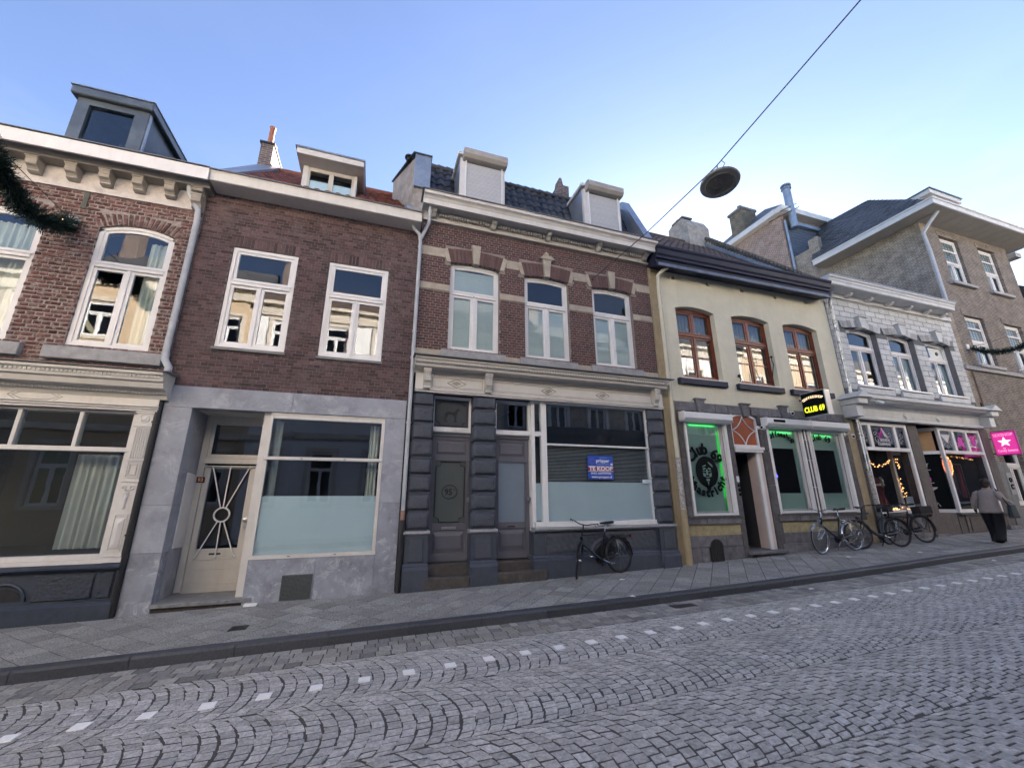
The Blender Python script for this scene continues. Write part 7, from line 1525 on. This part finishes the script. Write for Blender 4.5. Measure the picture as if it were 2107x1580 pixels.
def garland(path, label, rad, nneedle, nbulb, wirepts=None, sz=.07):
    t = thing('fir_garland', label, 'garland', tuple(path[0])); P = [Vector(p) for p in path]; seg = [(P[i + 1] - P[i]).length for i in range(len(P) - 1)]; tot = sum(seg)
    def at(s):
        for i, L_ in enumerate(seg):
            if s <= L_ or i == len(seg) - 1: return P[i].lerp(P[i + 1], s / L_), (P[i + 1] - P[i]).normalized()
            s -= L_
    b = MB(); b.tube(path, rad * .35, 6); b.build('core', M_fir2, t)
    b = MB()
    for i in range(int(nneedle * tot)):
        q, d = at(random.random() * tot); v = Vector((random.gauss(0, 1), random.gauss(0, 1), random.gauss(0, 1))); v = (v - d * v.dot(d)).normalized(); v = (v + d * random.uniform(-.7, .7)).normalized()
        L_ = rad * random.uniform(.55, 1.25); o_ = q + v * rad * .2; e = q + v * L_; w = v.cross(Vector((random.random(), random.random(), random.random()))).normalized() * .006 * (sz / .05)
        b.add([o_ - w, o_ + w, e + w * .6, e - w * .6], [(0, 1, 2, 3)])
        for k in range(3):
            m_ = o_.lerp(e, .4 + .25 * k); sdir = (v + w.normalized() * random.choice((-1, 1)) * 1.2).normalized() * sz * .6; b.add([m_, m_ + sdir + w * .5, m_ + sdir - w * .5], [(0, 1, 2)])
    b.build('needles', M_fir, t, kind='stuff')
    b = MB()
    for i in range(int(nbulb * tot)):
        q, d = at(random.random() * tot); v = Vector((random.gauss(0, 1), random.gauss(0, 1), random.gauss(0, 1))); v = (v - d * v.dot(d)).normalized(); b.sphere(q + v * rad * random.uniform(.6, .9), .008, 6, 4)
    b.build('bulbs', mat('garland bulb', (1, .8, .6), .4, emit=(1, .62, .38), estr=.2), t, kind='stuff')
    if wirepts: b = MB(); b.tube(wirepts, .006, 5); b.build('carrier_wire', M_pipeb, t)
garland([(-5.2, 7.93, 4.53), (-5.2, 7.75, 4.35), (-5.2, 7.4, 4.17), (-5.2, 7.1, 4.16), (-5.2, 6.85, 4.22), (-5.2, 6.6, 4.38), (-5.2, 6.2, 4.55), (-5.2, 5.6, 4.35), (-5.2, 5.0, 4.40), (-5.2, 4.4, 4.8), (-5.2, 3.6, 4.4), (-5.2, 2.8, 4.8)], 'dark fir garland with warm bulbs hanging from the wall plate at the left edge', .18, 900, 7, [(-5.2, 7.97, 4.57), (-5.2, 2.8, 4.75), (-5.2, -3.2, 5.3)])
garland([(20.35, 7.93, 5.20), (20.37, 7.7, 5.02), (20.38, 7.4, 4.87), (20.4, 7.0, 4.80), (20.4, 6.7, 4.86), (20.42, 6.4, 5.0), (20.45, 6.0, 5.2), (20.45, 5.5, 4.95), (20.45, 5.0, 5.1)], 'thin fir garland hanging in front of the lower windows of the brown brick building', .12, 420, 7, [(20.35, 7.97, 5.22), (20.5, -3.2, 6.0)])
b = MB(); b.box(20.2, 20.35, 7.95, 7.99, 5.15, 5.35); tag(b.build('anchor_plate', M_whitep), 'white wall plate on the brown brick building holding the thin garland', 'wall plate')
# =====================================================================
# bicycles
# =====================================================================
M_bk = mat('black bicycle enamel', (.008, .008, .010), .3, .1, 5); M_tyre = mat('tyre rubber', (.014, .014, .016), .7, .1, 20); M_chr = mat('bicycle chrome', (.55, .56, .58), .22, .05, 5, metal=.9)
M_rimb = mat('black rim', (.03, .03, .034), .35, .1, 5, metal=.5); M_rubb = mat('saddle vinyl', (.016, .016, .018), .5, .1, 10); M_greyt = mat('grey sidewall', (.25, .25, .25), .7, .1, 10); M_gb = mat('slate grey bicycle enamel', (.035, .045, .058), .35, .1, 5)
def bicycle(label, rear, front_xy, steer=0.0, lean=0.0, kind='city', mframe=None, mf_metal=None, name='bicycle', stand_y=.26, bar_w=.29, rim=None, sidewall=False, step=False, rack=None, extras=()):
    dx, dy = front_xy[0] - rear[0], front_xy[1] - rear[1]; th = math.atan2(dy, dx); d = math.hypot(dx, dy); zr_ = zp(*rear); zf_ = zp(*front_xy); pit = -math.atan2(zf_ - zr_, d)
    base = Vector((rear[0], rear[1], zr_)); t = thing(name, label, 'bicycle', base, 'bicycles parked against the shopfronts')
    M0 = Matrix.Translation(base) @ Matrix.Rotation(th, 4, 'Z') @ Matrix.Rotation(pit, 4, 'Y') @ Matrix.Rotation(lean, 4, 'X')
    mframe = mframe or M_bk; metal = mf_metal or M_bk; rim = rim or M_rimb; rack = rack or metal
    wb_ = 1.10; ra = Vector((0, 0, .345)); fa = Vector((wb_, 0, .345)); bb_ = Vector((.47, 0, .29)); st_ = Vector((.29, 0, .80)); hd = Vector((.86, 0, .78)); hl = Vector((.905, 0, .64)); sd = Vector((.25, 0, .98))
    axis = (hl - hd).normalized()
    FS = Matrix.Translation(hd) @ Matrix.Rotation(steer, 4, -axis) @ Matrix.Translation(-hd)
    def put(b, nm, m, par, M=None, smooth='auto', kind_=None):
        MM = M0 @ M if M is not None else M0; b.v = [tuple(MM @ Vector(p)) for p in b.v]; return b.build(nm, m, par, smooth=smooth, kind=kind_)
    def wheel(c, M, nm):
        b = MB(); b.ring(tuple(c), .326, .019, 'y', 36, 7); w = put(b, nm, M_tyre, t, M)
        if sidewall: b = MB(); b.ring((c.x, c.y - .012, c.z), .322, .012, 'y', 36, 5); b.ring((c.x, c.y + .012, c.z), .322, .012, 'y', 36, 5); put(b, 'sidewall', M_greyt, w, M)
        b = MB(); b.ring(tuple(c), .302, .011, 'y', 36, 5); put(b, 'rim', rim, w, M)
        b = MB(); b.lathe([(.012, -.05), (.03, -.035), (.022, 0), (.03, .035), (.012, .05)], tuple(c), 10, 'y'); put(b, 'hub', M_chr, w, M)
        b = MB()
        for i in range(28):
            a = 2 * PI * i / 28; s = .03 * (1 if i % 2 else -1); b.tube([(c.x + .028 * math.cos(a + .4 * (1 if i % 4 < 2 else -1)), s, c.z + .028 * math.sin(a + .4 * (1 if i % 4 < 2 else -1))), (c.x + .30 * math.cos(a), 0, c.z + .30 * math.sin(a))], .0018, 3, cap=False)
        put(b, 'spokes', M_chr, w, M, smooth=False)
        return w
    wheel(ra, None, 'rear_wheel'); wheel(fa, FS, 'front_wheel')
    b = MB()
    if step:
        b.tube([hl + Vector((0, 0, .02)), (.78, 0, .46), (.62, 0, .33), bb_], [.032, .038, .038, .034], 10); b.tube([bb_, st_, (.28, 0, .84)], .018, 8); b.tube([hd + Vector((0, 0, .03)), hl], .022, 8)
    else:
        b.tube([hd + Vector((0, 0, .03)), hl], .022, 8); b.tube([hd - Vector((-.0, 0, .01)), st_ - Vector((0, 0, .02))], .017, 8); b.tube([hl, bb_], .021, 8); b.tube([bb_, st_], .017, 8)
    for s in (-.045, .045): b.tube([bb_ + Vector((0, s * .4, 0)), ra + Vector((0, s, 0))], .011, 6); b.tube([st_ - Vector((0, 0, .06)), ra + Vector((0, s, 0))], .009, 6)
    b.lathe([(.03, -.035), (.03, .035)], tuple(bb_), 10, 'y'); put(b, 'frame', mframe, t)
    b = MB(); b.tube([st_ - Vector((0, 0, .05)), sd - Vector((0, 0, .03))], .013, 8); put(b, 'seat_post', M_chr, t)
    b = MB(); b.add([(.08, -.09, 1.0), (.08, .09, 1.0), (.16, .085, 1.005), (.26, .04, .995), (.38, .018, .985), (.38, -.018, .985), (.26, -.04, .995), (.16, -.085, 1.005), (.09, -.08, .95), (.09, .08, .95), (.17, .07, .95), (.26, .03, .95), (.375, .012, .96), (.375, -.012, .96), (.26, -.03, .95), (.17, -.07, .95)],
              [(0, 7, 6, 5, 4, 3, 2, 1), (8, 9, 10, 11, 12, 13, 14, 15)] + [(i, (i + 1) % 8, 8 + (i + 1) % 8, 8 + i) for i in range(8)]); put(b, 'saddle', M_rubb, t)
    b = MB(); st2 = hd + Vector((-.03, 0, .17))
    b.tube([hd + Vector((0, 0, .0)), hd - axis * .14], .014, 8); b.build
    hb = hd - axis * .20; b.tube([hd - axis * .12, hb], .013, 8)
    pts = [(hb.x - .17, -bar_w, hb.z + .03), (hb.x - .06, -bar_w * .93, hb.z + .05), (hb.x + .05, -bar_w * .6, hb.z + .04), (hb.x + .03, -.06, hb.z), (hb.x + .03, .06, hb.z), (hb.x + .05, bar_w * .6, hb.z + .04), (hb.x - .06, bar_w * .93, hb.z + .05), (hb.x - .17, bar_w, hb.z + .03)]
    b.tube(pts, .011, 8); h = put(b, 'handlebar', metal if step else M_chr if metal is M_chr else M_bk, t, FS)
    for s in (-1, 1):
        b = MB(); b.tube([(hb.x - .19, s * bar_w, hb.z + .025), (hb.x - .07, s * bar_w * .94, hb.z + .048)], .018, 8); put(b, 'grip', M_rubb, h, FS)
        b = MB(); b.tube([(hb.x - .0, s * bar_w * .8, hb.z + .03), (hb.x - .10, s * bar_w * .88, hb.z - .01)], .007, 5); put(b, 'brake_lever', M_chr, h, FS)
    b = MB(); fc = hl + axis * .03
    for s in (-.05, .05): b.tube([fc + Vector((0, s * .9, 0)), fc + Vector((.03, s, -.12)), fa + Vector((-.02, s, .05)), fa + Vector((0, s, 0))], [.014, .014, .010, .009], 6)
    b.tube([fc + Vector((0, -.05, 0)), fc + Vector((0, .05, 0))], .016, 6); b.tube([hl, fc], .016, 6); put(b, 'fork', mframe if not metal is M_chr else M_chr, t, FS)
    # mudguards
    def guard(c, a0, a1, M, m):
        b = MB(); n = 18; vs = []
        for i in range(n + 1):
            a = a0 + (a1 - a0) * i / n
            for (rr, yy) in ((.355, -.028), (.368, -.012), (.368, .012), (.355, .028)): vs.append((c.x + rr * math.cos(a), yy, c.z + rr * math.sin(a)))
        b.add(vs, [(4 * i + j, 4 * i + 4 + j, 4 * i + 5 + j, 4 * i + 1 + j) for i in range(n) for j in range(3)]); put(b, 'mudguard', m, t, M)
    guard(ra, R(10), R(190), None, metal); guard(fa, R(35), R(150) if False else R(165), FS, metal) if kind != 'bare' else None
    b = MB(); b.lathe([(.0, -.004), (.085, -.004), (.085, .004), (.0, .004)], (bb_.x, -.05, bb_.z), 18, 'y'); b.add([(.0, -.05, .40), (.46, -.05, .36), (.50, -.05, .30), (.46, -.05, .23), (.0, -.05, .29), (-.04, -.05, .345), (.0, -.062, .40), (.46, -.062, .36), (.50, -.062, .30), (.46, -.062, .23), (.0, -.062, .29), (-.04, -.062, .345)], [(0, 1, 2, 3, 4, 5), (11, 10, 9, 8, 7, 6)] + [(i, 6 + i, 6 + (i + 1) % 6, (i + 1) % 6) for i in range(6)]); put(b, 'chain_case', M_bk, t)
    b = MB(); ca = R(25)
    for s, a in ((-1, ca), (1, ca + PI)):
        e = bb_ + Vector((.165 * math.cos(a), s * .085, .165 * math.sin(a))); b.tube([bb_ + Vector((0, s * .07, 0)), e], .009, 6); b.box(e.x - .045, e.x + .045, e.y + s * .01 - .0, e.y + s * .09, e.z - .012, e.z + .012)
    put(b, 'crank', M_chr, t)
    b = MB()
    for s in (-.065, .065): b.tube([(-.36, s, .70), (.10, s, .72)], .006, 5); b.tube([(-.22, s, .70), (0, s * .9, .345)], .005, 5)
    for x in (-.36, -.24, -.12, 0, .08): b.tube([(x, -.065, .705), (x, .065, .705)], .005, 5)
    b.tube([(.10, -.065, .72), (.27, 0, .72), (.10, .065, .72)], .005, 5); b.tube([(-.33, -.05, .69), (-.36, -.05, .5), (-.30, -.05, .34), (0, -.05, .34)], .004, 4); put(b, 'luggage_rack', rack, t)
    b = MB(); b.box(-.39, -.36, -.04, .04, .66, .70); put(b, 'tail_light', mat('red lens', (.18, .01, .01), .3), t, smooth=False)
    b = MB(); b.lathe([(.02, -.04), (.035, -.02), (.038, .03), (.03, .04)], (hl.x + .07, 0, hl.z + .10), 10, 'x'); put(b, 'headlight', M_chr if metal is M_chr else M_bk, t, FS)
    b = MB(); b.tube([(.40, -.02, .26), (.30, stand_y * -1, .0 + abs(lean) * .0)], .010, 6); b.tube([(.30, -stand_y, .005), (.27, -stand_y - .02, .004)], .013, 6); put(b, 'kickstand', M_chr if kind == 'chrome' else metal, t)
    for e in extras:
        if e == 'bag':
            b = MB(); b.box(-.34, .02, -.12, .12, .73, .92); o = put(b, 'luggage_bag', mat('black luggage bag', (.012, .012, .016), .5, .3, 10), t, smooth=False); b = MB(); b.box(-.355, -.34, -.08, .08, .78, .88); put(b, 'reflective_strip', mat('dark red reflector', (.10, .02, .02), .4), o, smooth=False)
        if e == 'cratebag':
            b = MB(); b.box(hb.x + .06, hb.x + .28, -.13, .13, hb.z - .16, hb.z + .04); put(b, 'front_basket', mat('black basket', (.012, .012, .014), .7, .3, 30), t, FS, smooth=False)
        if e == 'coat':
            b = MB(); b.sphere((.2, 0, 1.03), .14, 10, 6, sc=(1.2, .8, .45)); put(b, 'saddle_cover', mat('grey saddle cover', (.12, .13, .15), .5), t)
    return t
bicycle('black bicycle with strongly turned front wheel in front of the blue black shop plinth', (4.93, 7.80), (3.80, 7.62), steer=R(52), lean=R(5), bar_w=.28)
bicycle('black bicycle with silver mudguards and chrome fork in front of the coffeeshop windows', (11.38, 7.46), (10.28, 7.50), steer=R(10), lean=R(4), kind='chrome', mf_metal=M_chr, rim=M_chr, sidewall=True)
bicycle('dark grey step-through bicycle beside the galvanised downpipe', (12.75, 7.26), (11.72, 7.50), steer=R(-8), lean=R(4), mframe=M_gb, step=True, kind='chrome2')
bicycle('black bicycle with luggage bag and front basket, rightmost of the parked row', (14.00, 7.38), (12.95, 7.62), steer=R(15), lean=R(5), extras=('bag', 'cratebag'))
# =====================================================================
# walking person
# =====================================================================
def skin(nm, joints, edges, radii, m, par, sub=2, loc=Vector((0, 0, 0))):
    me = bpy.data.meshes.new(nm); me.from_pydata([tuple(Vector(j) + loc - wl(par)) for j in joints], edges, []); me.materials.append(m)
    o = link(nm, me, par); md = o.modifiers.new('skin', 'SKIN'); md.use_smooth_shade = True; md.branch_smoothing = .6
    for i, r_ in enumerate(radii): me.skin_vertices[0].data[i].radius = (r_, r_) if not isinstance(r_, tuple) else r_
    me.skin_vertices[0].data[0].use_root = True
    s = o.modifiers.new('sub', 'SUBSURF'); s.levels = sub; s.render_levels = sub
    return o
_px, _py = 15.16, 6.50; PB = Vector((_px, _py, zp(_px, _py)))
P = thing('person', 'woman in a taupe jacket and wide black trousers walking uphill with a dark shoulder bag', 'person', PB)
M_skinp = mat('skin', (.42, .24, .17), .6, .05, 10); M_coat = mat('taupe jacket', (.30, .25, .23), .85, .15, 12, bump=.4, bscale=25); M_trou = mat('black trousers', (.008, .007, .010), .85, .2, 10, bump=.3, bscale=20); M_hair = mat('dark brown hair', (.018, .012, .009), .6, .3, 40, bump=.6, bscale=90)
# heading +x ; y left (towards the shops)
J = [(0, 0, .86), (.03, 0, 1.08), (.07, 0, 1.24), (.10, 0, 1.33), (.115, 0, 1.44), (.125, 0, 1.50),
     (.06, .17, 1.25), (.03, .27, 1.02), (.10, .33, .83), (.06, -.17, 1.25), (-.02, -.30, 1.06), (.13, -.36, .96),
     (-.0, .09, .80), (.10, .10, .46), (.17, .115, .08), (.26, .12, .03), (0, -.09, .80), (-.02, -.10, .45), (-.24, -.12, .12), (-.16, -.12, .05)]
E_ = [(0, 1), (1, 2), (2, 3), (3, 4), (4, 5), (2, 6), (6, 7), (7, 8), (2, 9), (9, 10), (10, 11), (0, 12), (12, 13), (13, 14), (14, 15), (0, 16), (16, 17), (17, 18), (18, 19)]
rad = [.11, .10, .10, .055, .085, .075, .055, .04, .03, .055, .04, .03, .09, .055, .035, .03, .09, .055, .035, .03]
skin('body', J, E_, rad, M_skinp, P, loc=PB)
def loft(b, rings, n=18, fold=0.0, seed=0):
    "rings: (centre, half width across y, half depth along x)"
    vs = []; k = len(rings)
    for i, (c, ry, rx) in enumerate(rings):
        for j in range(n):
            a = 2 * PI * j / n; q = 1 + fold * math.sin(3 * a + seed + i * .9) + fold * .8 * math.sin(7 * a + i * 1.7 + seed); vs.append((PB.x + c[0] + rx * q * math.cos(a), PB.y + c[1] + ry * q * math.sin(a), PB.z + c[2]))
    fs = [(i * n + j, i * n + (j + 1) % n, (i + 1) * n + (j + 1) % n, (i + 1) * n + j) for i in range(k - 1) for j in range(n)] + [tuple(range(n - 1, -1, -1)), tuple((k - 1) * n + j for j in range(n))]
    b.add(vs, fs)
b = MB()
loft(b, [((-.03, 0, .74), .215, .17), ((-.02, 0, .80), .21, .165), ((-.01, 0, .90), .20, .155), ((.0, 0, 1.0), .185, .14), ((.03, 0, 1.12), .19, .135), ((.05, 0, 1.21), .20, .125), ((.06, 0, 1.27), .185, .105), ((.08, 0, 1.31), .12, .08), ((.09, 0, 1.345), .07, .065)], fold=.022)
for pts, rr in (([(.055, .14, 1.25), (.05, .20, 1.21), (.03, .255, 1.08), (.03, .285, 1.0), (.07, .32, .90), (.10, .335, .84)], [.06, .078, .07, .066, .056, .05]), ([(.055, -.14, 1.25), (.04, -.20, 1.21), (.0, -.27, 1.10), (-.02, -.31, 1.05), (.05, -.345, 1.0), (.12, -.36, .965)], [.06, .078, .07, .068, .056, .05])):
    b.tube([tuple(PB + Vector(p)) for p in pts], rr, 12)
b.build('jacket', M_coat, P, smooth=True)
b = MB(); b.tube([tuple(PB + Vector((.085 + .062 * math.cos(a), .068 * math.sin(a), 1.345 + .012 * math.cos(a)))) for a in np.linspace(0, 2 * PI, 14)], .016, 6); b.build('collar', M_coat, P, smooth=True)
b = MB()
loft(b, [((-.0, .06, .84), .12, .13), ((.0, .085, .74), .125, .135), ((.04, .095, .60), .11, .12), ((.08, .10, .45), .10, .11), ((.13, .11, .28), .095, .11), ((.17, .115, .12), .10, .125), ((.18, .115, .035), .10, .135)], fold=.05, seed=1)
loft(b, [((-.0, -.06, .84), .12, .13), ((-.01, -.085, .74), .125, .135), ((-.02, -.095, .60), .11, .12), ((-.04, -.10, .45), .10, .11), ((-.12, -.11, .28), .095, .11), ((-.22, -.12, .15), .10, .125), ((-.25, -.12, .08), .10, .135)], fold=.05, seed=3)
b.build('trousers', M_trou, P, smooth=True)
b = MB(); hc = PB + Vector((.125, 0, 1.475)); b.sphere(hc + Vector((-.012, 0, .015)), .108, 16, 10, sc=(1.0, .92, 1.12)); b.sphere(hc + Vector((-.06, 0, -.05)), .075, 12, 7, sc=(.8, 1.0, 1.0)); b.v = [tuple(Vector(p) + Vector(((noise.noise(Vector(p) * 22)) * .012, noise.noise(Vector(p) * 22 + Vector((5, 0, 0))) * .012, 0))) for p in b.v]; b.build('hair', M_hair, P, smooth=True)
b = MB(); f0 = hc + Vector((.105, 0, -.02)); b.sphere(f0 + Vector((.005, 0, -.01)), .018, 8, 5, sc=(1.2, .8, 1.4)); b.build('nose', M_skinp, P, smooth=True)
b = MB()
for s in (-1, 1): b.sphere(hc + Vector((.092, s * .035, .012)), .011, 8, 5)
b.build('eyes', M_logo, P)
b = MB(); b.box(f0.x - .012, f0.x - .004, f0.y - .02, f0.y + .02, f0.z - .052, f0.z - .044); b.build('mouth', mat('lips', (.3, .1, .09), .5), P)
for (c, dr) in ((PB + Vector((.10, .335, .82)), Vector((.15, 0, -1))), (PB + Vector((.14, -.365, .95)), Vector((1, .1, -.3)))):
    b = MB(); d = dr.normalized(); sd_ = Vector((1, 0, 0)) if abs(d.z) > .5 else Vector((0, 0, 1)); b.tube([c - d * .02, c + d * .03, c + d * .06], [.026, .034, .028], 8)
    for k in range(4): o_ = c + d * .055 + sd_ * (-.026 + .017 * k); b.tube([o_, o_ + d * (.035 + .006 * (k in (1, 2))), o_ + d * .055 + Vector((0, .012, 0))], [.009, .008, .006], 6)
    b.tube([c + sd_ * .028, c + sd_ * .045 + d * .03, c + sd_ * .04 + d * .05], [.011, .009, .007], 6); b.build('hand', mat('dark glove', (.02, .02, .024), .7) if dr.z < -.5 else M_skinp, P, smooth=True)
for (x, y, z) in ((.22, .12, .02), (-.22, -.12, .05)):
    b = MB(); b.sphere(PB + Vector((x, y, z + .02)), .05, 10, 6, sc=(2.5, .9, .8)); b.build('shoe', M_logo, P, smooth=True)
BG = MB(); o_ = PB + Vector((-.02, -.40, .80)); BG.add([o_ + Vector(p) for p in ((-.17, -.05, -.17), (.17, -.05, -.17), (.17, .05, -.17), (-.17, .05, -.17), (-.12, -.03, .16), (.12, -.03, .16), (.12, .03, .16), (-.12, .03, .16))], [(0, 3, 2, 1), (4, 5, 6, 7), (0, 1, 5, 4), (1, 2, 6, 5), (2, 3, 7, 6), (3, 0, 4, 7)])
bag = tag(BG.build('shoulder_bag', mat('dark teal leather bag', (.018, .028, .036), .4, .2, 10), None, bev=.02), 'dark teal leather bag hanging from the walking woman\'s right shoulder', 'bag')
b = MB(); b.tube([o_ + Vector((-.12, 0, .15)), PB + Vector((-.03, -.28, 1.15)), PB + Vector((.05, -.17, 1.34)), PB + Vector((.12, -.27, 1.15)), o_ + Vector((.12, 0, .15))], .011, 5); b.build('strap', M_logo, bag)
# =====================================================================
# houses on the far side of the street (behind the camera, seen in the glass)
# =====================================================================
M_dkb = brickmat('painted shade brick', (.05, .036, .03), (.035, .028, .026), (.07, .065, .06), .21, .065, .012, 'XZ'); M_sdk = mat('sooty stone', (.09, .085, .08), .8, .2, 3)  # the brick's dark tone stands in for street-level shade
def farhouse(x0, x1, eave, m, m2, label, wins, roofh=2.4, mortar=None, mroof=None, base=False):
    t = thing('town_house', label, 'house', ((x0 + x1) / 2, -4.0, zs((x0 + x1) / 2)))
    ops = []; n = wins; pw = (x1 - x0) / n
    for (z0, z1) in ((-.2, 2.0), (3.6, 5.6), (6.5, 8.0)):
        if z1 > eave - .5: continue
        for i in range(n): c = x0 + pw * (i + .5); ops.append((c - .5, c + .5, z0, z1))
    wallpanel(t, 'wall', x0, x1, -2.2, eave, ops, m, -4.3, -4.0)
    for o in ops:
        w = window(t, o[0], o[1], o[2], o[3], -4.2, M_whitep, trans=o[2] + (o[3] - o[2]) * .66); w.scale = (1, -1, 1); w.location = (0, 2 * (-4.12 - (-4.0)) * 1.0, 0)
        b = MB(); frame_rect(b, o[0] - .16, o[1] + .16, o[2] - .14, o[3] + .2, -3.93, .15, .08); b.build('stone_surround', m2, t)
    b = MB(); b.box(x0 + .1, x1 - .1, -6, -5.9, -2, eave - .2); b.build('interior', M_dark, t)
    b = MB(); b.box(x0, x1, -4.0, -3.9, 2.6, 2.85); b.box(x0, x1, -4.0, -3.9, 5.9, 6.1); b.prism([(-4.0, eave - .5), (-3.85, eave - .45), (-3.8, eave - .1), (-3.5, eave), (-3.5, eave + .15), (-4.0, eave + .15)], x0, x1, 'x'); b.build('cornice', m2, t)
    b = MB(); b.prism([(-3.7, eave + .1), (-3.7 - roofh * 1.1, eave + roofh), (-3.7 - roofh * 2.4, eave + .1)], x0, x1, 'x'); b.build('roof', mroof or M_slate, t)
    b = MB(); b.box(x0, x0 + .2, -9, -4.3, -2, eave); b.box(x1 - .2, x1, -9, -4.3, -2, eave); b.box(x0, x1, -9.2, -9, -2, eave); b.build('side_wall', m, t)
    b = MB(); b.box(x0 + .3, x0 + .9, -6.3, -5.7, eave + .8, eave + roofh + 1.1); b.build('chimney', M_chb, t)
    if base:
        b = MB(); b.box(x0 + .1, x1 - .1, -3.98, -3.70, -2.2, 3.4); b.prism([(-3.98, 3.4), (-3.3, 3.3), (-3.3, 3.6), (-3.98, 3.75)], x0, x1, 'x'); b.build('shopfront', M_dkb, t)  # added dark band; its colour imitates shade on the lower fronts in reflections
    return t
M_lime = mat('warm limestone', (.56, .50, .41), .85, .15, 3, bump=.4, bscale=30); M_wpl = mat('white rendered wall', (.70, .69, .67), .85, .08, 2); M_tanb = brickmat('tan brick', (.34, .26, .18), (.26, .19, .14), (.4, .36, .3), .21, .065, .012, 'XZ'); M_pink = mat('ochre render', (.50, .38, .25), .85, .1, 2)
farhouse(-22, -12.5, 8.6, M_tanb, M_lime, 'tan brick town house across the street, farthest left seen only in window reflections', 4)
farhouse(-12.5, -5.6, 9.2, M_pink, M_lime, 'ochre rendered town house across the street with limestone trim', 3)
farhouse(-5.6, 1.2, 8.7, M_wpl, M_lime, 'white rendered town house across the street opposite the grey stone front', 3, mroof=M_tilebr)
farhouse(1.2, 8.2, 9.3, M_lime, M_sill, 'warm limestone town house across the street opposite the for sale shop', 3)
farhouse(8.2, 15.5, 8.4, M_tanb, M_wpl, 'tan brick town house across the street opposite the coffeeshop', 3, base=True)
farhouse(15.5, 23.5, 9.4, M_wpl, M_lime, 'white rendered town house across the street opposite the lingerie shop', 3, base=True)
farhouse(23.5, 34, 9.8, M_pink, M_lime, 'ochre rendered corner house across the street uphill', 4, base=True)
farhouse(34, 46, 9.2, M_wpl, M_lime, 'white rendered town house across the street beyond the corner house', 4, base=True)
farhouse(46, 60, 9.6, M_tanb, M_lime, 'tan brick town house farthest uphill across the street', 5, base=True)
farhouse(60, 76, 9.6, M_lime, M_sill, 'limestone town house at the uphill end across the street', 5)
# row continues on this side beyond the picture
def endhouse(x0, x1, eave, m, label):
    t = thing('town_house', label, 'house', ((x0 + x1) / 2, 8, zs((x0 + x1) / 2))); b = MB(); b.box(x0, x1, 8.0, 15, -2.5, eave); b.build('wall', m, t)
    b = MB(); b.prism([(7.6, eave), (11.5, eave + 3.2), (15.4, eave)], x0, x1, 'x'); b.build('roof', M_slate, t)
    b = MB(); b.prism([(7.999, eave - .5), (7.8, eave - .4), (7.6, eave - .05), (7.5, eave), (7.5, eave + .12), (7.999, eave + .12)], x0, x1, 'x'); b.build('cornice', M_wc, t)
    nw = max(2, int((x1 - x0) / 2.4)); z0_ = zs((x0 + x1) / 2) + 1.4
    for i in range(nw):
        for z in (z0_, z0_ + 3.3, z0_ + 6.3):
            if z + 2.3 > eave: continue
            c = x0 + (x1 - x0) * (i + .5) / nw; b = MB(); frame_rect(b, c - .5, c + .5, z, z + 1.8, 7.99, .08, .06); f = b.build('window', M_whitep, t); b = MB(); b.box(c - .42, c + .42, 7.975, 7.985, z + .08, z + 1.72); b.build('pane', M_glassd, f)
endhouse(-16, -9.05, 4.2, M_tanb, 'tan brick house beyond the left edge of the photograph')
endhouse(36, 58, 8.8, M_tanb, 'unseen tan brick house beyond the right edge, added to block low sun')  # this and the next house are unseen, added to block sun on opposite fronts
endhouse(58, 85, 9.2, M_bb, 'unseen brown brick house farthest uphill, added to block low sun')
endhouse(26.8, 36, 8.5, M_bb, 'brown brick house beyond the right edge of the photograph')
